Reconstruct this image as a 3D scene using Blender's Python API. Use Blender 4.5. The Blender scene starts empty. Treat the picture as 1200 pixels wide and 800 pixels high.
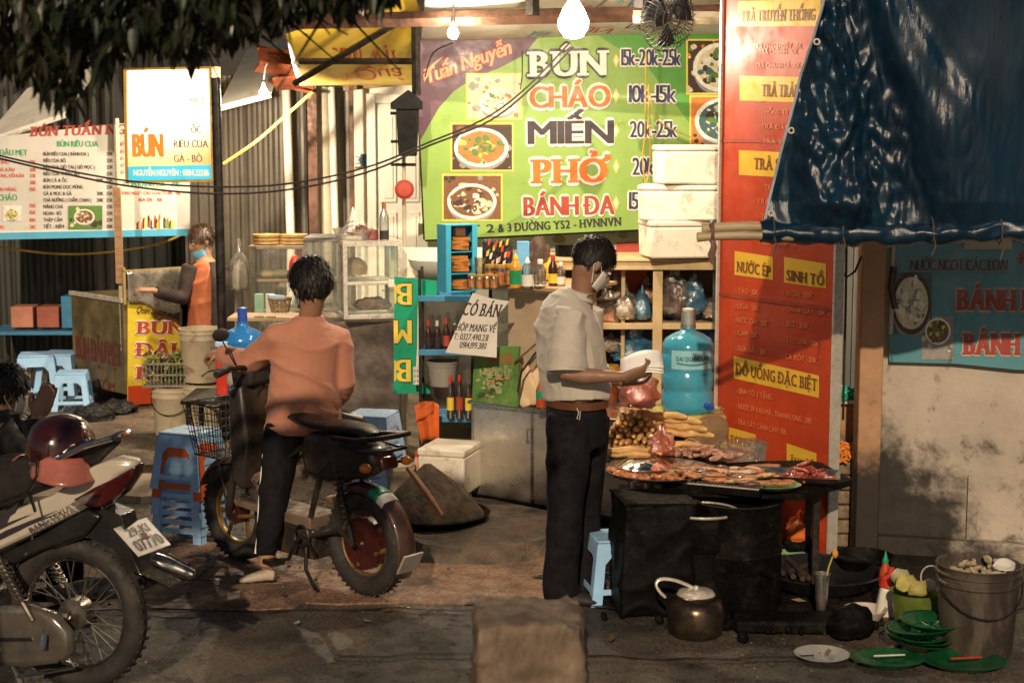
import bpy, bmesh, math, random, unicodedata
from math import sin, cos, pi, radians as R, sqrt, atan2, hypot
from mathutils import Vector as V, Matrix as M, Euler, noise
sc = bpy.context.scene
COL = sc.collection
# ------------------------------------------------------------------ camera, sky, light, exposure
FPX, PITCH, CAMZ = 1900.0, math.atan(245 / 1900.0), 2.1
cam = bpy.data.cameras.new('camera'); camo = bpy.data.objects.new('camera', cam); COL.objects.link(camo)
camo.location = (0, 0, CAMZ); camo.rotation_euler = (pi / 2 - PITCH, 0, 0)
cam.sensor_width = 36; cam.lens = 57; cam.clip_start = .1; cam.clip_end = 500
cam.dof.use_dof = True; cam.dof.focus_distance = 7.8; cam.dof.aperture_fstop = 4.5
sc.camera = camo
w = bpy.data.worlds.new('World'); sc.world = w; w.use_nodes = True
SUN_EL, SUN_AZ = 27.0, 6.0          # light comes from behind the camera, from the left
sky = w.node_tree.nodes.new('ShaderNodeTexSky'); sky.sky_type = 'NISHITA'; sky.sun_disc = False
sky.sun_elevation = R(SUN_EL); sky.sun_rotation = R(180 + SUN_AZ)
bg = w.node_tree.nodes['Background']; bg.inputs['Strength'].default_value = .022
w.node_tree.links.new(sky.outputs[0], bg.inputs[0])
sl = bpy.data.lights.new('street_light', 'SUN'); sl.energy = 2.3; sl.angle = R(.8); sl.color = (1, .78, .54)
slo = bpy.data.objects.new('street_light', sl); COL.objects.link(slo)
_d = V((sin(R(SUN_AZ)) * cos(R(SUN_EL)), cos(R(SUN_AZ)) * cos(R(SUN_EL)), -sin(R(SUN_EL))))
slo.rotation_euler = _d.to_track_quat('-Z', 'Y').to_euler(); slo.location = (-3, -6, 6)
sc.view_settings.view_transform = 'Standard'; sc.view_settings.look = 'None'
sc.view_settings.exposure = 0.32; sc.view_settings.gamma = 1
sc.cycles.max_bounces = 8; sc.cycles.transparent_max_bounces = 16
sc.cycles.sample_clamp_indirect = 4
# ------------------------------------------------------------------ placement
_c, _s = cos(PITCH), sin(PITCH)
def P(px, py, Y):
    """point of the place seen at pixel px,py of the 1200x800 picture, Y metres ahead"""
    a, b = (px - 600) / FPX, (400 - py) / FPX
    d = V((a, _c + b * _s, -_s + b * _c)); t = Y / d.y
    return V((0, 0, CAMZ)) + d * t
def G(px, py, z=0.0):
    a, b = (px - 600) / FPX, (400 - py) / FPX
    d = V((a, _c + b * _s, -_s + b * _c)); t = (z - CAMZ) / d.z
    return V((0, 0, CAMZ)) + d * t
# ------------------------------------------------------------------ materials
def _mx(nt, fac, a, b, bt='MIX'):
    n = nt.nodes.new('ShaderNodeMix'); n.data_type = 'RGBA'; n.blend_type = bt
    for s, v in ((n.inputs[0], fac), (n.inputs[6], a), (n.inputs[7], b)):
        if hasattr(v, 'is_output'): nt.links.new(v, s)
        else: s.default_value = v if isinstance(v, (int, float)) else (*v[:3], 1)
    return n.outputs[2]
def _noise(nt, vec, scale, detail=4, rough=.6, dist=0):
    n = nt.nodes.new('ShaderNodeTexNoise'); n.inputs['Scale'].default_value = scale
    n.inputs['Detail'].default_value = detail; n.inputs['Roughness'].default_value = rough; n.inputs['Distortion'].default_value = dist
    nt.links.new(vec, n.inputs['Vector']); return n.outputs['Fac']
def _map(nt, v, a, b, c=0, d=1):
    n = nt.nodes.new('ShaderNodeMapRange'); n.interpolation_type = 'SMOOTHSTEP'
    nt.links.new(v, n.inputs[0])
    for i, x in enumerate((a, b, c, d)): n.inputs[i + 1].default_value = x
    return n.outputs[0]
MATS = {}
def mt(name, col, r=.6, m=0, var=.18, sc=6, dirt=None, dsc=4, damt=.6, dth=.5, bump=.15, bsc=80, bd=.003, coat=0, tr=0, ior=1.45, em=0, alpha=1, st=(1, 1, 1), spec=.5, sheen=0, sss=0, rv=.15, seed=0, emc=None, gr=None, low=None):
    if name in MATS: return MATS[name]
    ma = bpy.data.materials.new(name); ma.use_nodes = True; nt = ma.node_tree
    p = nt.nodes['Principled BSDF']
    tc = nt.nodes.new('ShaderNodeTexCoord'); mp = nt.nodes.new('ShaderNodeMapping')
    mp.inputs['Scale'].default_value = st; mp.inputs['Location'].default_value = (seed, seed * .7, seed * .3)
    nt.links.new(tc.outputs['Object'], mp.inputs[0]); vec = mp.outputs[0]
    lo = [c * (1 - var) for c in col]; hi = [min(1, c * (1 + var)) for c in col]
    n1 = _noise(nt, vec, sc, 6, .62)
    c = _mx(nt, _map(nt, n1, .32, .68), lo, hi)
    if dirt:
        n2 = _noise(nt, vec, dsc, 8, .7, .4)
        f = _map(nt, n2, dth, dth + .18, 0, damt)
        c = _mx(nt, f, c, dirt)
    if low:                                            # shade painted into the colour near the ground: (height, x where it fades, colour)
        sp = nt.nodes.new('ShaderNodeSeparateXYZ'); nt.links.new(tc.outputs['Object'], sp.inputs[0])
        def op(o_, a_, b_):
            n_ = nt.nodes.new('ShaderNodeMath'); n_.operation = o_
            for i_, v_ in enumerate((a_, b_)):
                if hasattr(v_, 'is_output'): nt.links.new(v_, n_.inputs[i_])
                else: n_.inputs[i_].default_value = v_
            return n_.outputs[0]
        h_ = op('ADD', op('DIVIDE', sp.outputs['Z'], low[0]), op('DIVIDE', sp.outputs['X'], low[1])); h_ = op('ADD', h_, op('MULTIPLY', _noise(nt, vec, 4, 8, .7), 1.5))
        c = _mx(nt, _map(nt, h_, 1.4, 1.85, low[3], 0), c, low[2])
    if gr: c = _mx(nt, gr[1], c, _mx(nt, _map(nt, _noise(nt, tc.outputs['Object'], gr[0], 3, .8), .35, .65), (.1, .1, .1), (1, 1, 1)), 'OVERLAY')
    nt.links.new(c, p.inputs['Base Color'])
    rn = _map(nt, _noise(nt, vec, sc * 3, 5), .3, .7, max(.02, r - rv), min(1, r + rv)); nt.links.new(rn, p.inputs['Roughness'])
    p.inputs['Metallic'].default_value = m; p.inputs['Coat Weight'].default_value = coat; p.inputs['Coat Roughness'].default_value = .08
    p.inputs['Transmission Weight'].default_value = tr; p.inputs['IOR'].default_value = ior; p.inputs['Alpha'].default_value = alpha
    p.inputs['Specular IOR Level'].default_value = spec; p.inputs['Sheen Weight'].default_value = sheen
    if sss: p.inputs['Subsurface Weight'].default_value = sss; p.inputs['Subsurface Radius'].default_value = (.02, .008, .004)
    if em:
        p.inputs['Emission Strength'].default_value = em
        if emc: p.inputs['Emission Color'].default_value = (*emc, 1)
        else: nt.links.new(c, p.inputs['Emission Color'])
    if bump:
        bn = nt.nodes.new('ShaderNodeBump'); bn.inputs['Strength'].default_value = bump; bn.inputs['Distance'].default_value = bd
        nt.links.new(_noise(nt, vec, bsc, 6, .7), bn.inputs['Height']); nt.links.new(bn.outputs[0], p.inputs['Normal'])
    MATS[name] = ma; return ma
def film(name, tint=(.9, .95, .95), gloss=.12, r=.08, haze=0, bump=0, bsc=20):
    """clear pane, bag or film: transparent with a little reflection and dust"""
    if name in MATS: return MATS[name]
    ma = bpy.data.materials.new(name); ma.use_nodes = True; nt = ma.node_tree; nt.nodes.remove(nt.nodes['Principled BSDF'])
    out = nt.nodes['Material Output']
    t = nt.nodes.new('ShaderNodeBsdfTransparent'); t.inputs[0].default_value = (*tint, 1)
    g = nt.nodes.new('ShaderNodeBsdfGlossy'); g.inputs['Roughness'].default_value = r
    d0 = nt.nodes.new('ShaderNodeBsdfDiffuse'); d0.inputs[0].default_value = (*[min(1, x * .85) for x in tint], 1)
    d1 = nt.nodes.new('ShaderNodeBsdfTranslucent'); d1.inputs[0].default_value = (*tint, 1); d = nt.nodes.new('ShaderNodeMixShader'); d.inputs[0].default_value = .45; nt.links.new(d0.outputs[0], d.inputs[1]); nt.links.new(d1.outputs[0], d.inputs[2])
    tc = nt.nodes.new('ShaderNodeTexCoord'); nz = _noise(nt, tc.outputs['Object'], 7, 6, .7, .5)
    m1 = nt.nodes.new('ShaderNodeMixShader'); nt.links.new(_map(nt, nz, .35, .75, haze * .5, min(1, haze * 1.6)), m1.inputs[0])
    nt.links.new(t.outputs[0], m1.inputs[1]); nt.links.new(d.outputs[0], m1.inputs[2])
    lw = nt.nodes.new('ShaderNodeLayerWeight'); lw.inputs[0].default_value = .25
    m2 = nt.nodes.new('ShaderNodeMixShader'); nt.links.new(_map(nt, lw.outputs['Fresnel'], 0, 1, gloss, min(1, gloss * 5)), m2.inputs[0])
    nt.links.new(m1.outputs[0], m2.inputs[1]); nt.links.new(g.outputs[0], m2.inputs[2]); nt.links.new(m2.outputs[0], out.inputs[0])
    if bump:
        bn = nt.nodes.new('ShaderNodeBump'); bn.inputs['Strength'].default_value = bump; bn.inputs['Distance'].default_value = .01
        nt.links.new(_noise(nt, tc.outputs['Object'], bsc, 5, .6, 1), bn.inputs['Height']); nt.links.new(bn.outputs[0], g.inputs['Normal']); nt.links.new(bn.outputs[0], lw.inputs['Normal'])
    MATS[name] = ma; return ma
# ------------------------------------------------------------------ mesh builder
W = {}
def basis(d):
    d = V(d).normalized(); u = V((0, 0, 1)) if abs(d.z) < .95 else V((0, 1, 0))
    x = d.cross(u).normalized(); return x, x.cross(d).normalized(), d
class MB:
    def __init__(s): s.v = []; s.f = []; s.mi = []; s.m = 0; s.T = M.Identity(4)
    def add(s, vs, fs):
        n = len(s.v); s.v += [tuple(s.T @ V(p)) for p in vs]; s.f += [tuple(i + n for i in f) for f in fs]; s.mi += [s.m] * len(fs); return s
    def box(s, c, d, r=(0, 0, 0), tx=1, ty=1):
        a, b, e = d[0] / 2, d[1] / 2, d[2] / 2; q = Euler(r).to_matrix(); c = V(c)
        vs = [c + q @ V((x * a * (tx if z > 0 else 1), y * b * (ty if z > 0 else 1), z * e)) for z in (-1, 1) for x, y in ((-1, -1), (1, -1), (1, 1), (-1, 1))]
        return s.add(vs, [(3, 2, 1, 0), (4, 5, 6, 7), (0, 1, 5, 4), (1, 2, 6, 5), (2, 3, 7, 6), (3, 0, 4, 7)])
    def tube(s, pts, r, n=8, flat=1, cap=True, up=None):
        pts = [V(p) for p in pts]; k = len(pts); rr = list(r) if hasattr(r, '__len__') else [r] * k
        vs = []; px = None
        for i, p in enumerate(pts):
            d = (pts[min(i + 1, k - 1)] - pts[max(i - 1, 0)])
            if d.length < 1e-9: d = V((0, 0, 1))
            d.normalize()
            if px is None: x = (V(up).cross(d).normalized() if up else basis(d)[0])
            else:
                x = px - d * px.dot(d)
                x = x.normalized() if x.length > 1e-6 else basis(d)[0]
            px = x; y = d.cross(x)
            a = rr[i]; a, b = (a if hasattr(a, '__len__') else (a, a * flat))
            vs += [p + x * (cos(2 * pi * j / n) * a) + y * (sin(2 * pi * j / n) * b) for j in range(n)]
        fs = [(i * n + j, i * n + (j + 1) % n, (i + 1) * n + (j + 1) % n, (i + 1) * n + j) for i in range(k - 1) for j in range(n)]
        if cap: fs += [tuple(range(n - 1, -1, -1)), tuple((k - 1) * n + j for j in range(n))]
        return s.add(vs, fs)
    def lathe(s, prof, c=(0, 0, 0), n=20, r=(0, 0, 0), sx=1, sy=1, cap=False):
        q = Euler(r).to_matrix(); c = V(c); k = len(prof)
        vs = [c + q @ V((a * cos(2 * pi * j / n) * sx, a * sin(2 * pi * j / n) * sy, z)) for a, z in prof for j in range(n)]
        fs = [(i * n + j, i * n + (j + 1) % n, (i + 1) * n + (j + 1) % n, (i + 1) * n + j) for i in range(k - 1) for j in range(n)]
        if cap: fs += [tuple(range(n - 1, -1, -1)), tuple((k - 1) * n + j for j in range(n))]
        return s.add(vs, fs)
    def ell(s, c, rad, n=14, m=9, r=(0, 0, 0)):
        if not hasattr(rad, '__len__'): rad = (rad,) * 3
        q = Euler(r).to_matrix(); c = V(c); vs = []
        for i in range(m + 1):
            t = -pi / 2 + pi * i / m
            if i in (0, m): vs.append(c + q @ V((0, 0, rad[2] * sin(t)))); continue
            vs += [c + q @ V((rad[0] * cos(t) * cos(2 * pi * j / n), rad[1] * cos(t) * sin(2 * pi * j / n), rad[2] * sin(t))) for j in range(n)]
        fs = [(0, 1 + (j + 1) % n, 1 + j) for j in range(n)]
        for i in range(m - 2): fs += [(1 + i * n + j, 1 + i * n + (j + 1) % n, 1 + (i + 1) * n + (j + 1) % n, 1 + (i + 1) * n + j) for j in range(n)]
        L = len(vs) - 1; b = 1 + (m - 2) * n
        fs += [(b + j, b + (j + 1) % n, L) for j in range(n)]
        return s.add(vs, fs)
    def prism(s, o, d, r=(0, 0, 0), c=(0, 0, 0)):
        """outline [(x,z)] counter-clockwise seen from -y, thickness d along y, centred"""
        q = Euler(r).to_matrix(); c = V(c); n = len(o)
        vs = [c + q @ V((x, -d / 2, z)) for x, z in o] + [c + q @ V((x, d / 2, z)) for x, z in o]
        fs = [tuple(range(n)), tuple(range(2 * n - 1, n - 1, -1))] + [(i, i + n, (i + 1) % n + n, (i + 1) % n) for i in range(n)]
        return s.add(vs, fs)
    def grid(s, fn, nu, nv, cu=False, th=0):
        vs = [V(fn(i / nu, j / nv)) for j in range(nv + 1) for i in range(nu + 1)]; w_ = nu + 1
        fs = [(j * w_ + i, j * w_ + i + 1, (j + 1) * w_ + i + 1, (j + 1) * w_ + i) for j in range(nv) for i in range(nu)]
        return s.add(vs, fs)
    def torus(s, c, R_, r, r2=None, n=28, m=8, rot=(0, 0, 0)):
        q = Euler(rot).to_matrix(); c = V(c); r2 = r2 or r
        vs = [c + q @ V(((R_ + r * cos(2 * pi * j / m)) * cos(2 * pi * i / n), (R_ + r * cos(2 * pi * j / m)) * sin(2 * pi * i / n), r2 * sin(2 * pi * j / m))) for i in range(n) for j in range(m)]
        fs = [(i * m + j, ((i + 1) % n) * m + j, ((i + 1) % n) * m + (j + 1) % m, i * m + (j + 1) % m) for i in range(n) for j in range(m)]
        return s.add(vs, fs)
    def mesh(s, name, mats, smooth=40):
        me = bpy.data.meshes.new(name); me.from_pydata(s.v, [], s.f)
        for ma in (mats if isinstance(mats, (list, tuple)) else [mats]): me.materials.append(ma)
        me.polygons.foreach_set('material_index', s.mi)
        if smooth:
            me.polygons.foreach_set('use_smooth', [True] * len(s.f)); me.update()
            me.set_sharp_from_angle(angle=R(smooth))
        me.update(); return me
    def build(s, name, mats, parent=None, world=False, smooth=40, bevel=0, label=None, cat=None, group=None, kind=None, loc=None, solid=0, sub=0, remesh=0, sm=0, post=None):
        if parent is None and loc is None:
            xs = [p[0] for p in s.v]; ys = [p[1] for p in s.v]; zs = [p[2] for p in s.v]
            loc = V(((min(xs) + max(xs)) / 2, (min(ys) + max(ys)) / 2, min(zs)))
        if parent is None: mat = M.Translation(loc); inv = mat.inverted()
        else: mat = W.get(parent.name, M.Identity(4)); inv = mat.inverted() if world else None
        if inv is not None: s.v = [tuple(inv @ V(p)) for p in s.v]
        me = s.mesh(name, mats, smooth)
        o = bpy.data.objects.new(name, me); COL.objects.link(o)
        if parent is None: o.location = loc
        else: o.parent = parent
        W[o.name] = mat
        if remesh:
            md = o.modifiers.new('r', 'REMESH'); md.mode = 'VOXEL'; md.voxel_size = remesh; md.use_smooth_shade = True
            if sm: sd = o.modifiers.new('s', 'SMOOTH'); sd.iterations = sm; sd.factor = .6
            dg = bpy.context.evaluated_depsgraph_get(); m2 = bpy.data.meshes.new_from_object(o.evaluated_get(dg))
            o.modifiers.clear(); o.data = m2; m2.name = name
            if post:
                nr = [v.normal.copy() for v in m2.vertices]
                for v, q in zip(m2.vertices, nr): v.co += q * post(v.co)
            m2.polygons.foreach_set('use_smooth', [True] * len(m2.polygons)); m2.update()
            if isinstance(mats, (list, tuple)): pass
        if solid: md = o.modifiers.new('t', 'SOLIDIFY'); md.thickness = solid; md.offset = 0
        if bevel: md = o.modifiers.new('b', 'BEVEL'); md.width = bevel; md.segments = 2; md.limit_method = 'ANGLE'; md.angle_limit = R(50)
        if sub: md = o.modifiers.new('u', 'SUBSURF'); md.levels = sub; md.render_levels = sub
        return tag(o, label, cat, group, kind)
def tag(o, label=None, cat=None, group=None, kind=None):
    if label: o['label'] = label
    if cat: o['category'] = cat
    if group: o['group'] = group
    if kind: o['kind'] = kind
    return o
def T(name, label, cat, loc=(0, 0, 0), rz=0, group=None, rot=None):
    o = bpy.data.objects.new(name, None); COL.objects.link(o); o.empty_display_size = .1
    o.location = loc; o.rotation_euler = rot or (0, 0, rz)
    W[o.name] = M.LocRotScale(V(loc), o.rotation_euler, V((1, 1, 1)))
    return tag(o, label, cat, group)
def clone(root, loc, rz=None, label=None, scale=None, group=None):
    def cp(o, par):
        c = o.copy(); COL.objects.link(c)
        if par: c.parent = par
        for ch in [x for x in bpy.data.objects if x.parent == o]: cp(ch, c)
        return c
    r = cp(root, None); r.location = loc
    if rz is not None: r.rotation_euler = rz if hasattr(rz, '__len__') else (0, 0, rz)
    if scale: r.scale = scale if hasattr(scale, '__len__') else (scale,) * 3
    if label: r['label'] = label
    if group: r['group'] = group
    return r
def inst(me, name, parent, loc=(0, 0, 0), rot=(0, 0, 0), scale=1):
    o = bpy.data.objects.new(name, me); COL.objects.link(o); o.parent = parent; o.location = loc; o.rotation_euler = rot
    o.scale = scale if hasattr(scale, '__len__') else (scale,) * 3
    return o
# ------------------------------------------------------------------ lettering (flat print, a little proud of its board)
_gl = {}
_fc = bpy.data.curves.new('t', 'FONT'); _fc.resolution_u = 3; _fo = bpy.data.objects.new('t', _fc)
def glyph(ch):
    if ch in _gl: return _gl[ch]
    _fc.body = ch; me = bpy.data.meshes.new_from_object(_fo)
    vs = [(v.co.x, v.co.y) for v in me.vertices]; fs = [tuple(p.vertices) for p in me.polygons]
    if vs: x0 = min(v[0] for v in vs); x1 = max(v[0] for v in vs)
    else: x0, x1 = 0, .25
    vs = [(x - x0, y) for x, y in vs]; _gl[ch] = (vs, fs, x1 - x0); bpy.data.meshes.remove(me); return _gl[ch]
CAPH = max(v[1] for v in glyph('H')[0])
SER = {'B': 'lb lt', 'D': 'lb lt', 'P': 'lb lt', 'R': 'lb lt rb', 'H': 'lb lt rb rt', 'N': 'lb lt rt', 'T': 'cb', 'U': 'lt rt', 'I': 'cb ct', 'E': 'lb lt', 'A': 'lb rb', 'K': 'lb lt rb rt', 'M': 'lb lt rb rt', 'X': 'lb lt rb rt', 'F': 'lb lt', 'V': 'lt rt', 'Y': 'lt rt cb'}
def _bar(x0, y0, x1, y1): return [(x0, y0), (x1, y0), (x1, y1), (x0, y1)]
def _stroke(pts, t):
    q = []
    for (a, b), (c, d) in zip(pts, pts[1:]):
        L = hypot(c - a, d - b) or 1; nx, ny = -(d - b) / L * t / 2, (c - a) / L * t / 2
        q.append([(a - nx, b - ny), (c - nx, d - ny), (c + nx, d + ny), (a + nx, b + ny)])
    return q
def layout(s, serif=False, gap=.12, t=.11):
    """polygons of a line of text, cap height 1"""
    out = []; x = 0
    for ch in s:
        if ch == ' ': x += .42; continue
        dj = ch in 'Đđ'; base = {'Đ': 'D', 'đ': 'd'}.get(ch, ch)
        nf = unicodedata.normalize('NFD', base); b, marks = nf[0], nf[1:]
        vs, fs, wd = glyph(b); wd /= CAPH
        layer = [([(vx / CAPH + x, vy / CAPH) for vx, vy in (vs[i] for i in f)], 0) for f in fs]
        top = 1.0 if b.isupper() or b in 'bdhklt' else .72
        if serif and b in SER:
            for k in SER[b].split():
                cx = {'l': .06, 'r': wd - .06, 'c': wd / 2}[k[0]]; y = 0 if k[1] == 'b' else .9
                layer.append((_bar(x + cx - .17, y, x + cx + .17, y + .1), 1))
        if dj: layer.append((_bar(x - .12, .44 if ch == 'Đ' else .8, x + .28 if ch == 'Đ' else x + wd + .05, .56 if ch == 'Đ' else .88), 1))
        cx = x + wd / 2; y0 = top + .07; st = []
        hasc = '\u0302' in marks or '\u0306' in marks; y1 = y0 + (.2 if hasc else 0); sx = .12 if hasc else 0
        for mk in marks:
            if mk == '\u0300': st += _stroke([(cx - .14 + sx, y1 + .2), (cx + .08 + sx, y1)], t)
            if mk == '\u0301': st += _stroke([(cx - .08 + sx, y1), (cx + .14 + sx, y1 + .2)], t)
            if mk == '\u0302': st += _stroke([(cx - .2, y0), (cx, y0 + .17), (cx + .2, y0)], t * .9)
            if mk == '\u0306': st += _stroke([(cx - .2, y0 + .17), (cx - .1, y0 + .02), (cx + .1, y0 + .02), (cx + .2, y0 + .17)], t * .9)
            if mk == '\u0303': st += _stroke([(cx - .2, y1), (cx - .08, y1 + .12), (cx + .08, y1 + .02), (cx + .2, y1 + .14)], t * .9)
            if mk == '\u0309': st += _stroke([(cx - .07, y1 + .2), (cx + .07, y1 + .2), (cx + .07, y1 + .1), (cx, y1)], t * .8)
            if mk == '\u031b': st += _stroke([(x + wd - .12, top - .12), (x + wd + .06, top - .02), (x + wd + .08, top + .16)], t)
            if mk == '\u0323': st += [_bar(cx - .07, -.25, cx + .07, -.11)]
        layer += [(p, 2) for p in st]
        out += layer; x += wd + gap + (.1 if serif else 0)
    return out, x - gap
def text(mb, s, x, z, h, w=None, al='l', mi=0, d=-.002, bold=0, serif=False, shear=0, rot=0, out=None, outt=.1, flip=False, gap=.12, wr=.85):
    """writes s on the xz plane facing -y, baseline z; w fits the width; al l/c/r; out = material index of an outline"""
    polys, W0 = layout(s, serif, gap)
    kx = (w / W0) if w else h * wr
    tw = W0 * kx; ox = {'l': 0, 'c': -tw / 2, 'r': -tw}[al]
    cr, sr = cos(rot), sin(rot)
    def put(dx, dz, dd, mi_):
        vs = []; fs = []
        for pl, lay in polys:
            n = len(vs)
            for a, b in pl:
                u = a * kx + ox + dx + shear * b * h; v_ = b * h + dz
                if flip: u, v_ = -u, -v_
                vs.append((x + u * cr - v_ * sr, dd - lay * .0004, z + u * sr + v_ * cr))
            fs.append(tuple(range(n, len(vs))))
        om = mb.m; mb.m = mi_; mb.add(vs, fs); mb.m = om
    if out is not None:
        for k in range(8): put(cos(k * pi / 4) * outt * h, sin(k * pi / 4) * outt * h, d - .00012 * k, out)
        d -= .0024
    put(0, 0, d, mi)
    for k in range(1, 1 + (3 if bold else 0)): put(bold * h * (k / 3) * 1.0 - bold * h / 2, 0, d - .0003 - .00015 * k, mi)
# ------------------------------------------------------------------ boards: place a plane, then measure on it
def board(name, label, cat, p0, p1, group=None, roll=0):
    p0, p1 = V(p0), V(p1); d = p1 - p0; rz = atan2(d.y, d.x); ry = -atan2(d.z, hypot(d.x, d.y))
    o = T(name, label, cat, p0, group=group, rot=(0, ry, rz)); return o
def onp(t, px, py):
    a, b = (px - 600) / FPX, (400 - py) / FPX
    d = V((a, _c + b * _s, -_s + b * _c)); inv = W[t.name].inverted(); o = inv @ V((0, 0, CAMZ)); q = inv.to_3x3() @ d
    k = -o.y / q.y; r = o + q * k; return r.x, r.z
def pt(t, mb, s, x0, yb, x1, cap, mi=0, slope=0, **k):
    """text between picture columns x0..x1, baseline yb, capitals cap high, on board t"""
    a = onp(t, x0, yb); b = onp(t, x1, yb + slope * (x1 - x0)); c = onp(t, x0, yb - cap)
    text(mb, s, a[0], a[1], abs(c[1] - a[1]), w=hypot(b[0] - a[0], b[1] - a[1]), rot=atan2(b[1] - a[1], b[0] - a[0]), mi=mi, **k)
def pp(t, mb, pts, mi=0, d=-.001):
    q = [onp(t, x, y) for x, y in pts]
    ar = sum(q[i][0] * q[(i + 1) % len(q)][1] - q[(i + 1) % len(q)][0] * q[i][1] for i in range(len(q)))
    if ar < 0: q.reverse()
    om = mb.m; mb.m = mi; mb.add([(x, d, z) for x, z in q], [tuple(range(len(q)))]); mb.m = om
def ellpts(cx, cy, rx, ry, n=28, a0=0, a1=2 * pi): return [(cx + rx * cos(a0 + (a1 - a0) * i / n), cy + ry * sin(a0 + (a1 - a0) * i / n)) for i in range(n)]
FOODC = {}
def fm(name, c): return mt('print_' + name, c, r=.45, var=.12, sc=40, bump=0)
PRN = [fm('white', (.75, .73, .66)), fm('rim', (.85, .8, .7)), fm('broth', (.42, .2, .06)), fm('dark', (.06, .035, .025)), fm('green', (.1, .22, .05)), fm('orange', (.62, .2, .04)), fm('cream', (.7, .6, .4)), fm('brown', (.2, .09, .04)), fm('teal', (.06, .13, .14)), fm('yellow', (.8, .6, .12)), fm('red', (.5, .05, .03)), fm('grey', (.3, .28, .25))]
def pbowl(t, name, x0, y0, x1, y1, backs, bowl, soup, bits, seed, frame=9, rim=1, label=None):
    """a printed food photograph: frame, backdrop, bowl seen at an angle, pieces of food"""
    rnd = random.Random(seed); mb = MB(); D = -.003
    if frame is not None: pp(t, mb, [(x0 - 2, y0 - 2), (x1 + 2, y0 - 2), (x1 + 2, y1 + 2), (x0 - 2, y1 + 2)], frame, D)
    pp(t, mb, [(x0, y0), (x1, y0), (x1, y1), (x0, y1)], backs[0], D - .0006)
    for k in range(26):
        a, b = rnd.uniform(x0, x1), rnd.uniform(y0, y1); r = rnd.uniform(1.5, 6)
        q = [(min(x1, max(x0, a + r * cos(u) * rnd.uniform(.5, 1))), min(y1, max(y0, b + r * sin(u) * rnd.uniform(.4, .9)))) for u in [i * pi / 3.5 for i in range(7)]]
        pp(t, mb, q, rnd.choice(backs), D - .0009 - k * .00003)
    cx, cy, rx, ry = bowl
    cl = lambda pts: [(min(x1, max(x0, a)), min(y1, max(y0, b))) for a, b in pts]
    pp(t, mb, cl(ellpts(cx, cy + ry * .18, rx * .97, ry)), 11, D - .0022)
    pp(t, mb, cl(ellpts(cx, cy, rx, ry)), rim, D - .0025)
    pp(t, mb, cl(ellpts(cx, cy, rx * .86, ry * .83)), soup, D - .0028)
    for k in range(64):
        u, q = rnd.uniform(0, 2 * pi), sqrt(rnd.random()) * .76; a, b = cx + rx * q * cos(u), cy + ry * q * sin(u)
        L = rnd.uniform(.05, .22) * rx; wd = rnd.uniform(.35, .9); th = rnd.uniform(0, pi)
        pts = [(a + L * cos(v) * cos(th) - L * wd * sin(v) * sin(th), b + (L * cos(v) * sin(th) + L * wd * sin(v) * cos(th)) * ry / rx) for v in [i * pi / 3.5 + rnd.uniform(-.2, .2) for i in range(7)]]
        pp(t, mb, cl(pts), rnd.choice(bits), D - .0031 - k * .00003)
    return mb.build(name, PRN, t, smooth=0, label=label)
# ------------------------------------------------------------------ the ground
asph = mt('asphalt', (.062, .055, .046), r=.44, var=.35, gr=(60, .55), sc=3, dirt=(.17, .13, .09), dsc=1.3, damt=.65, dth=.42, bump=.9, bsc=60, bd=.02, rv=.3)
conc = mt('worn_concrete', (.23, .135, .085), gr=(50, .45), r=.72, var=.35, sc=5, dirt=(.06, .045, .035), dsc=2.2, damt=.75, dth=.47, bump=.8, bsc=38, bd=.014, rv=.25)
pave = mt('dusty_pavement', (.17, .125, .085), gr=(45, .5), r=.8, var=.4, sc=3, dirt=(.04, .033, .025), dsc=1.6, damt=.8, dth=.45, bump=.7, bsc=40, bd=.012)
mb = MB(); mb.grid(lambda u, v: (-60 + 120 * u, -20 + 120 * v, 0), 24, 24); mb.build('road', asph, kind='structure', loc=V((0, 0, 0)), smooth=0)
rnd = random.Random(4)
def slab(name, x0, x1, y0, y1, z, th, mat, jag=.03, n=14):
    """a ground slab with slightly uneven edges"""
    mb = MB(); N = n; top = []
    for i in range(N): top.append((x0 + (x1 - x0) * i / N, y0 + rnd.uniform(-jag, jag)))
    for i in range(4): top.append((x1 + rnd.uniform(-jag, jag), y0 + (y1 - y0) * i / 4))
    for i in range(N): top.append((x1 - (x1 - x0) * i / N, y1 + rnd.uniform(-jag, jag)))
    for i in range(4): top.append((x0 + rnd.uniform(-jag, jag), y1 - (y1 - y0) * i / 4))
    k = len(top); mb.add([(a, b, z) for a, b in top] + [(a, b, z - th) for a, b in top], [tuple(range(k))] + [(i, i + k, (i + 1) % k + k, (i + 1) % k) for i in range(k)])
    return mb.build(name, mat, kind='structure', loc=V((x0, y0, z)), smooth=0)
road_parts = [slab('concrete_strip', -3.4, -.95, 7.0, 7.42, .006, .02, conc), slab('concrete_strip', -.93, 1.3, 7.05, 7.5, .008, .02, conc), slab('concrete_strip', -3.6, -1.5, 7.46, 8.15, .01, .02, conc), slab('concrete_strip', -1.48, .2, 7.45, 8.05, .006, .02, conc)]
slab('pavement', -9, 6, 9.75, 16, .075, .12, pave, .04, 40)
slab('pavement_slab', -3.6, -2.0, 9.1, 9.68, .04, .06, mt('pale_slab', (.3, .23, .16), var=.3, sc=4, dirt=(.08, .06, .04), dsc=3, bump=.5, bsc=30, bd=.01), .05)
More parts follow.
